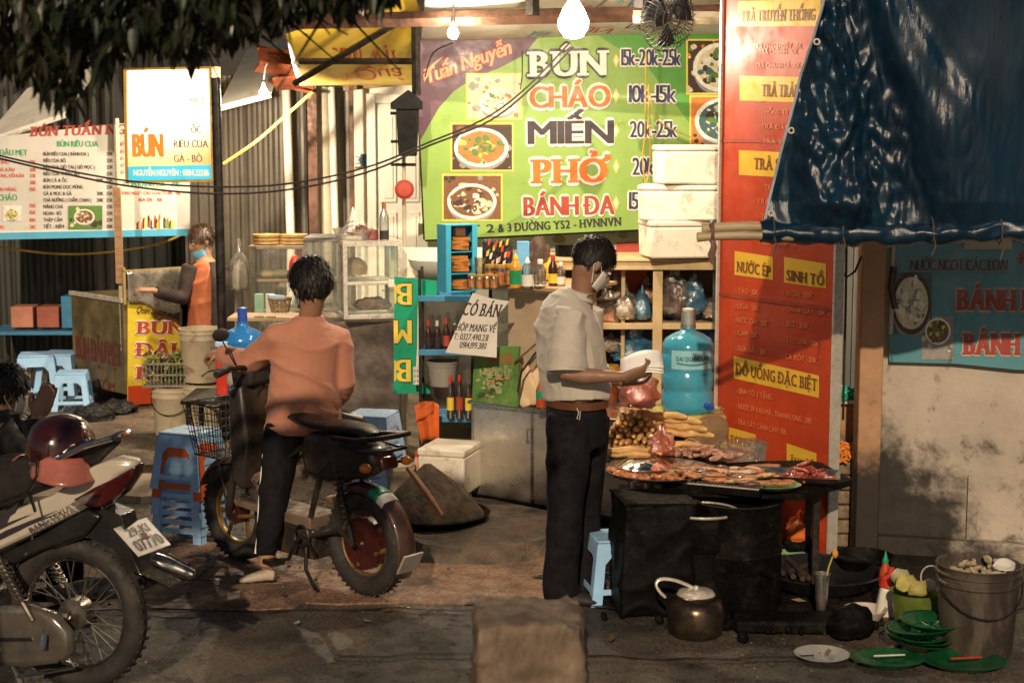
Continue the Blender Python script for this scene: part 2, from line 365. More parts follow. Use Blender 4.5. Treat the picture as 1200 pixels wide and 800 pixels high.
# broken kerb slab in front of the steel cart
mb = MB(); o = [(-.42, 7.62), (-.1, 7.58), (.12, 7.66), (.3, 7.85), (.34, 8.25), (-.1, 8.75), (-.6, 8.8), (-.72, 8.2)]
o = [(x - .02 , y + .18) for x, y in o]; k = len(o)
mb.add([(a, b, .075 + .02 * sin(a * 9)) for a, b in o] + [(a + .03 * sin(i * 2.1), b - .05, 0) for i, (a, b) in enumerate(o)], [tuple(range(k))] + [(i, i + k, (i + 1) % k + k, (i + 1) % k) for i in range(k)])
mb.build('kerb_slab', mt('kerb_concrete', (.13, .1, .075), var=.4, sc=8, dirt=(.3, .16, .1), dsc=5, damt=.5, bump=1, bsc=22, bd=.03), kind='structure', smooth=30)
# small rubble and grit along the kerb
mb = MB(); rn = random.Random(9); stone = mt('grit', (.12, .1, .08), var=.5, sc=30, bump=.3)
for k in range(300):
    if k < 110: x, y = rn.uniform(.9, 2.4), rn.gauss(6.6, .3)
    else: x, y = rn.uniform(-3.2, .6), rn.gauss(8.2, .5)
    r = rn.uniform(.003, .011); mb.ell((x, y, r * .4 + .006), (r, r * rn.uniform(.6, 1), r * .6), 5, 3, r=(0, 0, rn.uniform(0, 3)))
mb.build('gravel', stone, kind='stuff', smooth=0)
# ------------------------------------------------------------------ corrugated walls at the back
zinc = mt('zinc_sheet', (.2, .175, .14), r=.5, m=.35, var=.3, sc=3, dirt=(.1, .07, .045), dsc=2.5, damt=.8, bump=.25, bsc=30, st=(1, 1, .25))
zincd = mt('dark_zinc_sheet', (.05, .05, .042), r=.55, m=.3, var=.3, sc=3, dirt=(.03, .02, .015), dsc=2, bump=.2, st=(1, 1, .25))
rust = mt('rusty_steel', (.12, .06, .04), r=.6, m=.4, var=.4, sc=10, dirt=(.05, .03, .025), bump=.3)
def corr_wall(name, label, x0, x1, y, z0, z1, n, mat, pitch=.085, dep=.012, yaw=0):
    t = T(name, label, 'wall', (x0, y, z0), yaw); wd = (x1 - x0) / n
    k = max(2, int(wd / pitch)) * 4
    def prof(i): return (0, 0, -1, -1)[i % 4] * dep
    for j in range(n):
        mb = MB(); mb.grid(lambda u, v: (j * wd + u * (wd + .02), prof(round(u * k)) + .002 * (j % 2), v * (z1 - z0)), k, 1)
        mb.build('panel', mat, t, smooth=0, solid=.0012)
    mb = MB()
    for z in (.35, (z1 - z0) * .62): mb.box(((x1 - x0) / 2, .035, z), (x1 - x0, .04, .05))
    mb.build('rail', rust, t)
    return t
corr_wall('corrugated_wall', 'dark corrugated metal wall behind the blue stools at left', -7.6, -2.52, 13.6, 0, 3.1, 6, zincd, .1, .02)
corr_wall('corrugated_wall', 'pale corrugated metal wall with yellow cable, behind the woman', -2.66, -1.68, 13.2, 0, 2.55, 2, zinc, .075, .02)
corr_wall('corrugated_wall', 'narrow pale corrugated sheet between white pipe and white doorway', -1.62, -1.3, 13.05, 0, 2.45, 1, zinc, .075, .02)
# dark backing far behind everything, under the roofs
mb = MB(); mb.box((0, 15.2, 2.5), (22, .2, 5)); mb.build('rear_wall', mt('night_wall', (.035, .03, .025), var=.4, sc=1.5, bump=.2), kind='structure')
white = mt('aged_white_paint', (.76, .72, .62), r=.55, var=.1, sc=3, dirt=(.3, .23, .15), dsc=3, damt=.5, dth=.52, bump=.15, bsc=30, st=(1, 1, .4))
cream = mt('cream_paint', (.55, .46, .33), r=.6, var=.15, sc=4, dirt=(.25, .17, .1), dsc=4, damt=.6, bump=.2)
iron = mt('dark_iron', (.03, .026, .024), r=.45, m=.5, var=.4, sc=12, dirt=(.09, .045, .025), dsc=9, damt=.5, bump=.3)
alu = mt('aluminium', (.72, .66, .56), r=.35, m=.45, var=.08, sc=12, dirt=(.4, .32, .22), dsc=8, damt=.3, bump=.1)
steel = mt('stainless_steel', (.5, .47, .42), r=.24, m=.95, var=.15, sc=4, dirt=(.25, .18, .12), dsc=4, damt=.55, bump=.25, bsc=14, bd=.006, rv=.14)
# white doorway wall with panelled door, tilted lintel and a house number plate
t = T('white_house_front', 'white painted house front with panelled door, behind the glass case', 'house', (-1.27, 12.9, 0))
MB().box((.95, .1, 1.35), (1.9, .12, 2.7)).build('wall', white, t, bevel=.004)
MB().box((.44, 0, 2.52), (1.0, .1, .1), (0, -.1, 0)).build('lintel', mt('wood_plank', (.3, .17, .08), r=.6, var=.3, sc=8, st=(1, 6, 6), bump=.3), t, bevel=.004)
mb = MB()
for x in (.16, .6): mb.box((x, .01, 1.2), (.07, .08, 2.4))
mb.box((.38, .012, 2.36), (.5, .07, .07)); fr = mb.build('door_frame', white, t, bevel=.004)
dr = MB().box((.38, .03, 1.17), (.38, .05, 2.3)).build('door', mt('door_paint', (.72, .7, .62), r=.4, var=.08, dirt=(.4, .33, .25), dsc=5, damt=.4, bump=.1), t, bevel=.003)
for z0, z1 in ((1.55, 2.25), (.85, 1.47), (.12, .77)):
    for x in (.29, .47):
        mb = MB(); mb.box((x, .001, (z0 + z1) / 2), (.13, .02, z1 - z0)); mb.box((x, -.011, (z0 + z1) / 2), (.08, .012, z1 - z0 - .06)); mb.build('door_panel', white, dr, bevel=.004)
mb = MB(); mb.box((.07, -.004, 1.88), (.12, .01, .1)); mb.m = 1; text(mb, '31', .03, 1.85, .06, w=.07, mi=1, d=-.0115); mb.box((.11, -.008, 1.88), (.035, .008, .1))
mb.build('number_plate', [white, mt('plate_blue', (.03, .12, .3), bump=0)], t, smooth=0)
# vertical pipes
for x, r, mm, lb in ((P(334, 0, 12.9).x, .035, white, 'thin white pipe standing against the pale corrugated wall'), (P(375, 0, 12.8).x, .05, cream, 'cream pipe left of a thinner one beside the white doorway'), (P(385, 0, 12.75).x, .028, white, 'thin cream pipe beside the white doorway')):
    MB().tube([(x, 12.85, 0), (x + .02, 12.85, 1.2), (x, 12.85, 2.45)], r, 12).build('pipe', mm, label=lb, cat='pipe')
mb = MB(); mb.box((P(364, 0, 12.7).x, 12.7, 1.3), (.07, .07, 2.6)); mb.build('post', rust, label='dark rusty post left of the cream pipes', cat='post')
mb = MB(); mb.box((P(410, 0, 12.7).x, 12.72, 1.25), (.03, .04, 2.5)); mb.build('post', rust, label='slim dark post at the left edge of the white doorway', cat='post')
# roof edges over the pale walls
for a, b, lb in (((256, 128), (318, 112), 'pale metal roof edge above the pale corrugated wall'), ((-20, 168), (76, 136), 'pale roof edge sloping above the white menu board')):
    p, q = P(*a, 12.4), P(*b, 12.4)
    mb = MB(); mb.tube([p, q], .02, 6)
    mb.add([p + V((0, 0, .01)), q + V((0, 0, .01)), q + V((0, 1.4, .5)), p + V((0, 1.4, .5)), p + V((0, 0, .025)), q + V((0, 0, .025)), q + V((0, 1.4, .515)), p + V((0, 1.4, .515))], [(0, 1, 2, 3), (7, 6, 5, 4), (0, 4, 5, 1), (1, 5, 6, 2), (2, 6, 7, 3), (3, 7, 4, 0)])
    mb.build('roof_edge', white, label=lb, cat='roof')
# rusty red roof scraps above the wall
mb = MB(); rn = random.Random(3)
for k in range(9):
    p = P(318 + rn.uniform(0, 40), 62 + k * 5, 12.2 + rn.uniform(0, .4)); mb.box(p, (rn.uniform(.15, .4), .25, .02), (rn.uniform(-.6, .2), rn.uniform(-.3, .3), rn.uniform(-.4, .4)))
mb.build('old_roof_sheet', mt('red_rust', (.35, .09, .035), var=.5, sc=9, dirt=(.08, .04, .03), dsc=9, bump=.4), label='torn rust red roof sheets beside the small lit lamp', cat='roof')
# ------------------------------------------------------------------ right hand wall, post, canopy roof
plas = mt('stained_shaded_plaster', (.46, .39, .32), low=(.75, .75, (.012, .01, .009), .95), r=.8, var=.14, sc=3, dirt=(.05, .035, .028), dsc=5, damt=.85, dth=.53, bump=.45, bsc=22, bd=.01)  # stains, and low paints the shade across the wall foot into the colour
a, b = P(1035, 400, 7.98), P(1420, 400, 7.6)
t = T('plaster_wall', 'stained pale plaster wall at the right under the blue sign', 'wall', (a.x, a.y, 0), atan2(b.y - a.y, b.x - a.x)); WALL = t
wl = (V((b.x, b.y, 0)) - V((a.x, a.y, 0))).length
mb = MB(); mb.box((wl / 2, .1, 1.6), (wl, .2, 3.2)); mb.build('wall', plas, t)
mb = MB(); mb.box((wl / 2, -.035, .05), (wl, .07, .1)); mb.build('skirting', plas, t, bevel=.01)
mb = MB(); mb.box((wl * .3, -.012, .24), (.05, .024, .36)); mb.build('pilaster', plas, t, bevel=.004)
pl = mt('orange_plaster', (.42, .24, .13), low=(.62, 60, (.018, .015, .012), .97), r=.65, var=.15, sc=5, dirt=(.1, .05, .03), dsc=7, damt=.7, dth=.56, bump=.3)  # low darkens the post foot: shade put into the colour
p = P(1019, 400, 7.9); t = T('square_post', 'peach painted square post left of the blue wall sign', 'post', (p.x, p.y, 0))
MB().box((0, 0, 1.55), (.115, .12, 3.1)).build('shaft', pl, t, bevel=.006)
MB().tube([(.1, -.01, 1.12), (.1, -.01, 3.0)], .012, 8).build('pipe', cream, t)
MB().box((-.035, -.075, 1.64), (.05, .03, .1)).build('bracket', rust, t)
MB().tube([(.1, -.03, 1.45), (.085, -.05, 1.35), (.11, -.05, 1.25)], .016, 6).build('iron_hook', rust, t)
# loose cable on the post
q = lambda x, y, Y=7.75: P(x, y, Y)
MB().tube([q(990, 262), q(986, 290), q(985, 315), q(992, 325), q(1002, 318), q(1010, 300)], .006, 6).build('cable', iron, label='black cable looped between orange board and peach post', cat='cable')
MB().tube([q(992, 285), q(991, 360), q(989, 440), q(988, 492)], .006, 6).build('cable', iron, label='dark hanging cord right of the orange board ending at a small bulb holder', cat='cable')
# pale wooden partition seen in the gap between orange board and post
a = P(955, 400, 9.6); mb = MB(); t = T('white_partition', 'white boarded partition in the gap left of the peach post', 'wall', (a.x, a.y, 0))
for k in range(6): MB().box((.06 + k * .105, 0, 1.5), (.1, .03, 2.4)).build('board', white, t, bevel=.004)
# canopy frame over the stall
def beam(a, b, s, lb, mat=None, name='beam', cat='beam', round=False):
    mb = MB(); a, b = V(a), V(b)
    mb.tube([a, b], s, 10 if round else 4, up=(0, 0, 1))
    return mb.build(name, mat or iron, label=lb, cat=cat)
beam(P(335, 26, 9.9), P(872, 14, 9.5), .045, 'dark steel beam crossing above the green menu banner', rust)
beam(P(487, 18, 10.2), P(488, 112, 10.2), .028, 'short dark upright at the left edge of the green banner', iron)
beam(P(350, 72, 10.4), P(488, 72, 10.4), .02, 'thin dark bar below the yellow awning cloth', iron)
beam(P(345, 98, 10.6), P(470, 24, 10.0), .022, 'slanting dark bar across the yellow awning cloth', iron)
beam(P(624, -40, 9.6), P(624, 18, 9.6), .04, 'dark hanger above the steel beam', iron)
beam(P(742, 20, 9.2), P(900, 22, 9.2), .035, 'pale lath behind the fan', cream)
# printed cloth awnings, seen from below
def awning(name, label, A, B, mats, fn):
    """sheet between front edge A0-A1 and rear edge B0-B1"""
    mb = MB(); nu, nv = 24, 8
    mb.grid(lambda u, v: (A[0].lerp(A[1], u)).lerp(B[0].lerp(B[1], u), v) - V((0, 0, .05 * sin(pi * v) * (1 + .4 * sin(u * 9)))), nu, nv)
    o = mb.build(name, mats[0], label=label, cat='awning', smooth=60, solid=.002)
    m2 = MB(); fn(m2); ch = m2.build('lettering', mats[1:], o, world=True, smooth=0)
    return o
wcl = mt('white_cloth', (.66, .63, .55), r=.6, var=.1, sc=3, dirt=(.35, .28, .2), dsc=2, damt=.5, bump=.2)
ycl = mt('yellow_cloth', (.75, .52, .06), r=.55, var=.1, sc=3, dirt=(.4, .25, .05), dsc=3, damt=.4, bump=.2)
redp, bluep, blackp, greenp = mt('red_print', (.5, .05, .03), bump=0), mt('blue_print', (.08, .25, .42), bump=0), mt('black_print', (.025, .02, .02), bump=0), mt('green_print', (.03, .25, .1), bump=0)
A = (P(500, -30, 9.3), P(905, -40, 9.3)); B = (P(492, 52, 10.75), P(905, 42, 10.75))
def onA(u, v, A=A, B=B): return (A[0].lerp(A[1], u)).lerp(B[0].lerp(B[1], u), v) - V((0, 0, .05 * sin(pi * v) + .006))
def sheet_text(m2, s, u0, v0, du, dv, hv, mi, A=A, B=B):
    polys, W0 = layout(s)
    L = hypot(du, dv)
    for pl_, lay in polys:
        vs = []
        for a_, b_ in pl_:
            k = a_ / W0; vs.append(onA(u0 + du * k - dv / L * b_ * hv * .5, v0 + dv * k + du / L * b_ * hv * 2.2, A, B) - V((0, 0, .0006 * lay)))
        om = m2.m; m2.m = mi; m2.add(vs, [tuple(range(len(vs) - 1, -1, -1))]); m2.m = om
def fnw(m2):
    for k, (s, mi) in enumerate((('BÚN', 0), ('MIẾN', 1), ('BÁNH ĐA', 0), ('PHỞ', 1), ('CHÁO', 0), ('BÚN CÁ', 1), ('GÀ TẦN', 1), ('BÚN', 0), ('NGAN', 2), ('CHÁO', 2))):
        u = .06 + (k % 5) * .18; sheet_text(m2, s, u, .28 + .34 * (k // 5), .13, .10 if k % 2 else .14, .06, mi)
    for k in range(6):
        u = .02 + k * .17; vs = [onA(u, .2) , onA(u + .02, .2), onA(u + .12, .95), onA(u + .1, .95)]; om = m2.m; m2.m = 3; m2.add(vs, [(3, 2, 1, 0)]); m2.m = om
awning('cloth_awning', 'white printed cloth awning lit from below over the green banner', A, B, [wcl, redp, bluep, blackp, mt('pale_blue_print', (.4, .58, .62), bump=0)], fnw)
A2 = (P(335, 40, 10.2), P(486, -6, 10.2)); B2 = (P(352, 100, 11.6), P(530, 100, 11.6))
def fny(m2):
    for s, u, v, du, dv in (('Con Vịt', .25, .25, .5, .18), ('Quán', .4, .62, .42, .05), ('Ngon', .1, .6, .25, .1)): sheet_text(m2, s, u, v, du, dv, .1, 0, A2, B2)
awning('cloth_awning', 'yellow cloth awning with red script, behind the dark leaves', A2, B2, [ycl, redp], fny)
p = [P(415, 100, 11.4), P(600, 60, 11.4), P(470, 128, 11.8), P(400, 105, 11.8)]
# roof above everything (outside the frame, shades the stall from the night sky)
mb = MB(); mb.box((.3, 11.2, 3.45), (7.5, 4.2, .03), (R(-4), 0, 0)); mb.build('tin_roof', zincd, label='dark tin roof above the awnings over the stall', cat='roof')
# cables strung across the street
def cable(pts, r, mat, lb, sag=None, name='cable'):
    pts = [V(p) for p in pts]; out = []
    for i in range(len(pts) - 1):
        for k in range(8):
            u = k / 8; p0 = pts[max(i - 1, 0)]; p1, p2 = pts[i], pts[i + 1]; p3 = pts[min(i + 2, len(pts) - 1)]
            out.append(.5 * ((2 * p1) + (p2 - p0) * u + (2 * p0 - 5 * p1 + 4 * p2 - p3) * u * u + (3 * p1 - p0 - 3 * p2 + p3) * u ** 3))
    out.append(pts[-1]); return MB().tube(out, r, 6).build(name, mat, label=lb, cat='cable')
cable([P(-20, 178, 9.2), P(60, 196, 9.3), P(150, 212, 9.3), P(250, 219, 9.3), P(340, 215, 9.3), P(430, 196, 9.3), P(500, 168, 9.3), P(570, 138, 9.3), P(620, 100, 9.3), P(668, 50, 9.3)], .006, blackp, 'upper of the two black cables sagging across the street')
cable([P(-20, 181, 9.25), P(60, 200, 9.3), P(150, 218, 9.3), P(250, 227, 9.3), P(340, 222, 9.3), P(430, 202, 9.3), P(500, 172, 9.3), P(575, 141, 9.3), P(632, 95, 9.3), P(672, 55, 9.3)], .0065, blackp, 'lower of the two black cables sagging across the street')
yel = mt('yellow_cable', (.6, .38, .07), bump=0)
cable([P(262, 192, 11.9), P(300, 166, 11.9), P(330, 140, 12), P(366, 108, 12)], .011, yel, 'yellow cable rising across the pale corrugated wall')
cable([P(-10, 288, 12.6), P(60, 297, 12.6), P(120, 296, 12.6), P(185, 286, 12.6), P(222, 270, 12.6)], .009, yel, 'yellow cable drooping below the white menu board')
cable([P(672, 20, 9.4), P(700, 8, 9.3), P(722, -10, 9.2)], .006, blackp, 'black lamp wire running up from the large bulb')
cable([P(757, 62, 10.2), P(756, 150, 10.3), P(753, 185, 10.3), P(757, 214, 10.3), P(762, 180, 10.3), P(760, 100, 10.2), P(770, 140, 10.3), P(812, 162, 10.3)], .0045, yel, 'thin yellow wire dangling over the prices on the green banner')
cable([P(612, 60, 10.3), P(612, 85, 10.3), P(610, 105, 10.3)], .004, blackp, 'short black wire hanging over the green banner')
for p in ((503, 58), (506, 70)): pass
cable([P(532, 50, 9.9), P(508, 62, 10.2), P(498, 90, 10.3)], .005, blackp, 'black wire hanging from small bulb over the purple corner')

# shade round the stoves, painted as a dark patch on the road; cracks; street litter
mb = MB(); rn = random.Random(14); N = 64
def blob(cx, cy, rx, ry, n, z): return [(cx + rx * (1 + .16 * noise.noise(V((cos(a) * 2.5, sin(a) * 2.5, cx))) + .06 * rn.uniform(-1, 1)) * cos(a), cy + ry * (1 + .2 * noise.noise(V((cos(a) * 2.5, sin(a) * 2.5, 7 + cy)))) * sin(a), z) for a in [2 * pi * i / n for i in range(n)]]
MB().add(blob(1.35, 7.35, 1.15, .62, N, .0145), [tuple(range(N))]).build('shade_patch', mt('road_shade', (.018, .015, .012), r=.4, gr=(60, .8), var=.5, sc=8, bump=.8, bsc=30, bd=.02, rv=.25), kind='structure', smooth=0)
for k, pts in enumerate((((-1.9, 6.93), (-1.2, 6.9), (-.5, 6.95), (.1, 6.91)), ((-1.6, 8.3), (-1.0, 8.22), (-.6, 8.4)), ((-2.9, 8.6), (-2.2, 8.5), (-1.7, 8.62)), ((-.7, 6.3), (0, 6.34), (.7, 6.26), (1.3, 6.3)))):
    mb = MB(); q_ = []
    for i in range(len(pts) - 1):
        for j in range(7): u = j / 7; q_.append((pts[i][0] + (pts[i + 1][0] - pts[i][0]) * u, pts[i][1] + (pts[i + 1][1] - pts[i][1]) * u + rn.uniform(-.02, .02)))
    L_ = len(q_); mb.add([(x, y - rn.uniform(.004, .014), .0165) for x, y in q_] + [(x, y + rn.uniform(.004, .012), .0165) for x, y in q_], [(i, i + 1, L_ + i + 1, L_ + i) for i in range(L_ - 1)]); mb.build('crack', mt('crack_dark', (.012, .01, .008), r=.9), kind='structure', smooth=0)
mb = MB()
for k in range(150):
    x, y = rn.uniform(-3.2, 2.4), rn.uniform(5.6, 9.6); l = rn.uniform(.012, .045); a = rn.uniform(0, 6.3); z = .02 + rn.uniform(0, .008); c_, s_ = cos(a), sin(a); w_ = l * rn.uniform(.25, .6); mb.m = k % 4
    if (-.5 < y - 6.2 < .5 and k % 2): continue
    mb.add([(x - l * c_, y - l * s_, z), (x + w_ * s_, y - w_ * c_, z + rn.uniform(0, .01)), (x + l * c_, y + l * s_, z + rn.uniform(0, .012)), (x - w_ * s_, y + w_ * c_, z)], [(0, 1, 2, 3)])
mb.build('litter', [mt('dry_leaf', (.16, .09, .035)), mt('litter_paper', (.4, .37, .32)), mt('litter_dark', (.03, .025, .02)), mt('litter_tan', (.24, .17, .1))], kind='stuff', smooth=0)
# ------------------------------------------------------------------ signs
def panel(t, name, pts, mat, th=.02, y=0, **k):
    q = [onp(t, a, b) for a, b in pts]
    ar = sum(q[i][0] * q[(i + 1) % len(q)][1] - q[(i + 1) % len(q)][0] * q[i][1] for i in range(len(q)))
    if ar < 0: q.reverse()
    return MB().prism(q, th, c=(0, y + th / 2, 0)).build(name, mat, t, smooth=0, **k)
def pm(name, c, **k): return mt('sign_' + name, c, r=k.pop('r', .42), var=k.pop('var', .07), sc=4, bump=.35, bsc=7, bd=.006, **k)
ban_g = pm('green', (.26, .41, .09), dirt=(.2, .26, .09), dsc=7, damt=.6, dth=.6)
ban_g2 = pm('bright_green', (.1, .31, .05)); ban_p = pm('plum', (.14, .07, .1)); s_red = pm('red', (.62, .07, .03)); s_or = pm('orange', (.8, .16, .02)); s_wh = pm('white', (.8, .77, .68)); s_dk = pm('ink', (.035, .025, .03)); s_pk = pm('peach', (.8, .36, .2)); s_nv = pm('navy', (.04, .035, .1)); s_ye = pm('yellow', (.78, .58, .06)); s_mar = pm('maroon', (.38, .06, .04)); s_te = pm('teal', (.03, .3, .3))
# the big green banner
t = board('menu_banner', 'large green noodle menu banner with bowl photos and prices', 'banner', P(498, 281, 10.6), P(880, 281, 10.6)); GB = t
bo = [(487, 46), (884, 37), (888, 262), (498, 281)]
pn = panel(t, 'banner_sheet', bo, ban_g, .02)
mb = MB(); mats = [ban_g2, ban_p, s_wh]
# brighter green flank, plum corner
pp(t, mb, [(700, 41.5), (884, 38), (886, 262), (830, 265), (812, 150), (760, 80)], 0, -.0006)
arc = [(487, 46.5)] + [(660 + (487 - 660) * 0, 43)][:0] + [(632, 43.5)] + [(629 - 135 * (1 - cos(u)), 43.5 + 105 * sin(u) * 1.15 + 14 * u) for u in [i * .17 for i in range(1, 9)]] + [(491, 165)]
arc = [(487, 46.5), (632, 43), (612, 66), (585, 80), (555, 92), (532, 107), (514, 127), (502, 148), (492, 166)]
pp(t, mb, arc, 1, -.001)
mb.build('printed_field', mats, t, smooth=0)
mb = MB(); lm = [s_wh, s_dk, s_red, s_or, s_nv, s_pk, s_mar, s_ye, blackp]
pt(t, mb, 'BÚN', 622, 90, 711, 29, 0, d=-.006, bold=.2, serif=True, out=1, outt=.11, slope=-.02)
pt(t, mb, 'CHÁO', 621, 127, 714, 25, 3, d=-.006, bold=.17, out=0, outt=.14, slope=-.02)
pt(t, mb, 'MIẾN', 619, 169, 717, 27, 1, d=-.006, bold=.2, out=0, outt=.13, slope=-.01)
pt(t, mb, 'PHỞ', 626, 215, 712, 28, 3, d=-.006, bold=.26, serif=True, out=0, outt=.13, slope=-.02)
pt(t, mb, 'BÁNH ĐA', 614, 253, 719, 22, 6, d=-.006, bold=.18, out=0, outt=.12, slope=-.02)
for s, x0, x1, y, c in (('15k-20k-25k', 728, 797, 77, 19), ('10k-15k', 737, 792, 120, 20), ('20k-25k', 738, 793, 161, 19), ('20k-25k', 741, 796, 205, 20), ('15k-20k', 737, 792, 245, 20)):
    pt(t, mb, s, x0, y, x1, c, 4, d=-.006, bold=.1, out=0, outt=.1, gap=.06)
for y in (71, 112, 153, 195, 238):
    for k in range(2): pp(t, mb, [(722 - 4 + 2 * k, y), (722, y - 9 + 3 * k), (726 - 2 * k, y), (722, y + 9 - 3 * k)], (7, 8)[k] if k == 0 else 0, -.004 - k * .001)
pt(t, mb, 'Tuấn Nguyễn', 499, 99, 599, 17, 5, slope=-.36, d=-.006, bold=.12, shear=.22, out=6, outt=.09, gap=.05)
pp(t, mb, [(497, 97), (496, 88), (508, 74), (520, 66), (508, 78), (500, 92)], 5, -.008)
for s, x0, x1, y in (('KIOT 2', 516, 580, 275.5), ('& 3 ĐƯỜNG YS2 - HVNNVN', 584, 728, 272)):
    pt(t, mb, s, x0, y, x1, 9.5, 1, slope=-.055, d=-.004, bold=.16, serif=True)
mb.build('lettering', lm, t, smooth=0)
pbowl(t, 'food_photo', 548, 88, 610, 139, [6, 5, 11], (584, 120, 22, 16), 6, [6, 4, 5, 1, 0], 1)
pbowl(t, 'food_photo', 530, 146, 600, 199, [3, 8, 8, 7, 11], (564, 173, 32, 23), 2, [5, 4, 9, 4, 6, 2], 2)
pbowl(t, 'food_photo', 520, 206, 587, 257, [7, 3, 11, 6], (553, 236, 29, 21), 7, [3, 7, 7, 6, 0], 3)
pbowl(t, 'food_photo', 806, 48, 880, 109, [3, 6, 5, 4, 6], (845, 79, 33, 29), 6, [4, 3, 6, 0, 8, 4], 4)
pbowl(t, 'food_photo', 810, 114, 882, 170, [5, 6, 3, 10], (848, 142, 34, 27), 8, [4, 3, 0, 8, 6, 8], 5)
mb = MB(); q = [onp(t, *p_) for p_ in bo]
for i in range(4): a, b = q[i], q[(i + 1) % 4]; mb.tube([(a[0], .012, a[1]), (b[0], .012, b[1])], .012, 4)
mb.build('frame', iron, t)
# ---- long white menu board at the left
t = board('menu_signboard', 'long white menu board with red and green lettering, at left', 'sign', P(-60, 281, 12.3), P(222, 277, 12.3))
bo = [(-60, 165), (0, 160), (137, 145), (222, 143), (222, 276), (-60, 282)]
panel(t, 'sign_panel', bo, pm('menu_white', (.6, .57, .52)), .03)
mb = MB(); L = [s_mar, pm('leaf', (.03, .32, .13)), s_dk, s_red, pm('cyan', (.08, .4, .62)), s_wh]
pp(t, mb, [(-60, 274), (222, 268), (222, 276), (-60, 281.6)], 4, -.001); pp(t, mb, [(-60, 272.5), (222, 266.5), (222, 268), (-60, 274)], 5, -.001)
pt(t, mb, 'BÚN TUẤN NGUYỄN', 36, 160, 190, 11.5, 0, bold=.2, shear=.15, serif=True, slope=-.025)
pt(t, mb, 'BÚN RIÊU CUA', 67, 172, 115, 6.5, 1, bold=.16)
pt(t, mb, 'ĐẬU MẸT', 0, 182, 32, 6.5, 1, bold=.14)
pt(t, mb, 'CHÁO', -2, 235, 20, 7, 1, bold=.1)
rows = ['BÚN RIÊU CUA ( BÁNH ĐA )', 'RIÊU CUA BÒ', 'RIÊU CUA GIÒ TAI ( GIÒ MỌC )', 'RIÊU CUA THẬP CẨM', 'BÚN CÁ & ỐC', 'BÚN MỌNG DỌC MÙNG', 'GÀ & MỌC & GÀ', 'CHẢ NƯỚNG ( CHẤM, CHAN )', 'MĂNG CHẢ', 'NGAN - BÒ', 'THẬP CẨM', 'TIẾT - RIÊM']
wid = [53, 26, 60, 42, 28, 46, 33, 56, 23, 21, 22, 24]; pr = ['20K', '25K', '25K', '25K', '20K  25K', '25K', '20K  25K', '20K  25K', '25K', '25K', '25K', '30K']
for k, (s, wd, p_) in enumerate(zip(rows, wid, pr)):
    y = 182.5 + k * 7.72; pt(t, mb, s, 51, y, 51 + wd, 4.1, 2, bold=.12); pw = 7.5 if len(p_) < 4 else 19
    pt(t, mb, p_, 132.5 - pw, y, 132.5, 4.1, 2, bold=.12)
for s, x0, x1, y in (('NƯỚNG', -8, 10, 192), ('CHẢ RÁN', -6, 17, 201), ('NEM, LÒNG, DỒI RÁN', -14, 28, 208), ('BÚN MĂNG', -5, 19, 224), ('LÒNG', -10, 5, 268)): pt(t, mb, s, x0, y, x1, 4, 3, bold=.12)
for k, (y, s) in enumerate(((192, '12K'), (201, '20K'), (208, '25K'), (216, '20K'), (224, '15K'), (243, '15K'), (251, '15K'), (260, '10K'), (268, '5K'))): pt(t, mb, s, 35, y, 42.5, 4.2, 3, bold=.12)
pt(t, mb, 'CƠM RANG 25K - 30K', 145, 218.5, 211, 5.5, 1, bold=.16)
pt(t, mb, 'ĐÙNG NGỌT CÁC LOẠI TỪ 10K - 15K', 141, 228, 212, 3.6, 3, bold=.12); pt(t, mb, 'BIA 12K - 15K', 163, 236, 191, 4, 0, bold=.12)
for k, y in enumerate((171, 180, 188, 196, 204)): pt(t, mb, 'BÒ', 140, y, 145, 4, 3, bold=.12)
mb.build('lettering', L, t, smooth=0)
pbowl(t, 'food_photo', 80, 241, 120, 269, [4, 3, 4, 6], (99, 254, 12, 9), 7, [7, 3, 6], 6, frame=None)
pbowl(t, 'food_photo', 4, 241, 26, 259, [0, 1], (14, 251, 9, 7), 6, [4, 9, 4], 7, frame=None)
mb = MB(); rn = random.Random(8)
for k in range(24):
    x = 158 + k * 1.85; h = rn.uniform(10, 20) * (1 - abs(k - 12) / 22); c = rn.choice([0, 1, 2, 3, 4, 5, 6]); y = 269 - rn.uniform(0, 3)
    pp(t, mb, [(x, y), (x + 3, y), (x + 3, y - h * .7), (x + 2, y - h), (x + 1, y - h), (x, y - h * .7)], c, -.002 - k * .0002)
mb.build('drinks_photo', [s_dk, s_mar, pm('leaf', 0), s_wh, s_or, s_ye, s_dk], t, smooth=0)
panel(t, 'strip', [(136.5, 143), (140, 142.6), (140, 279.5), (136.5, 279.8)], cream, .03, -.04)
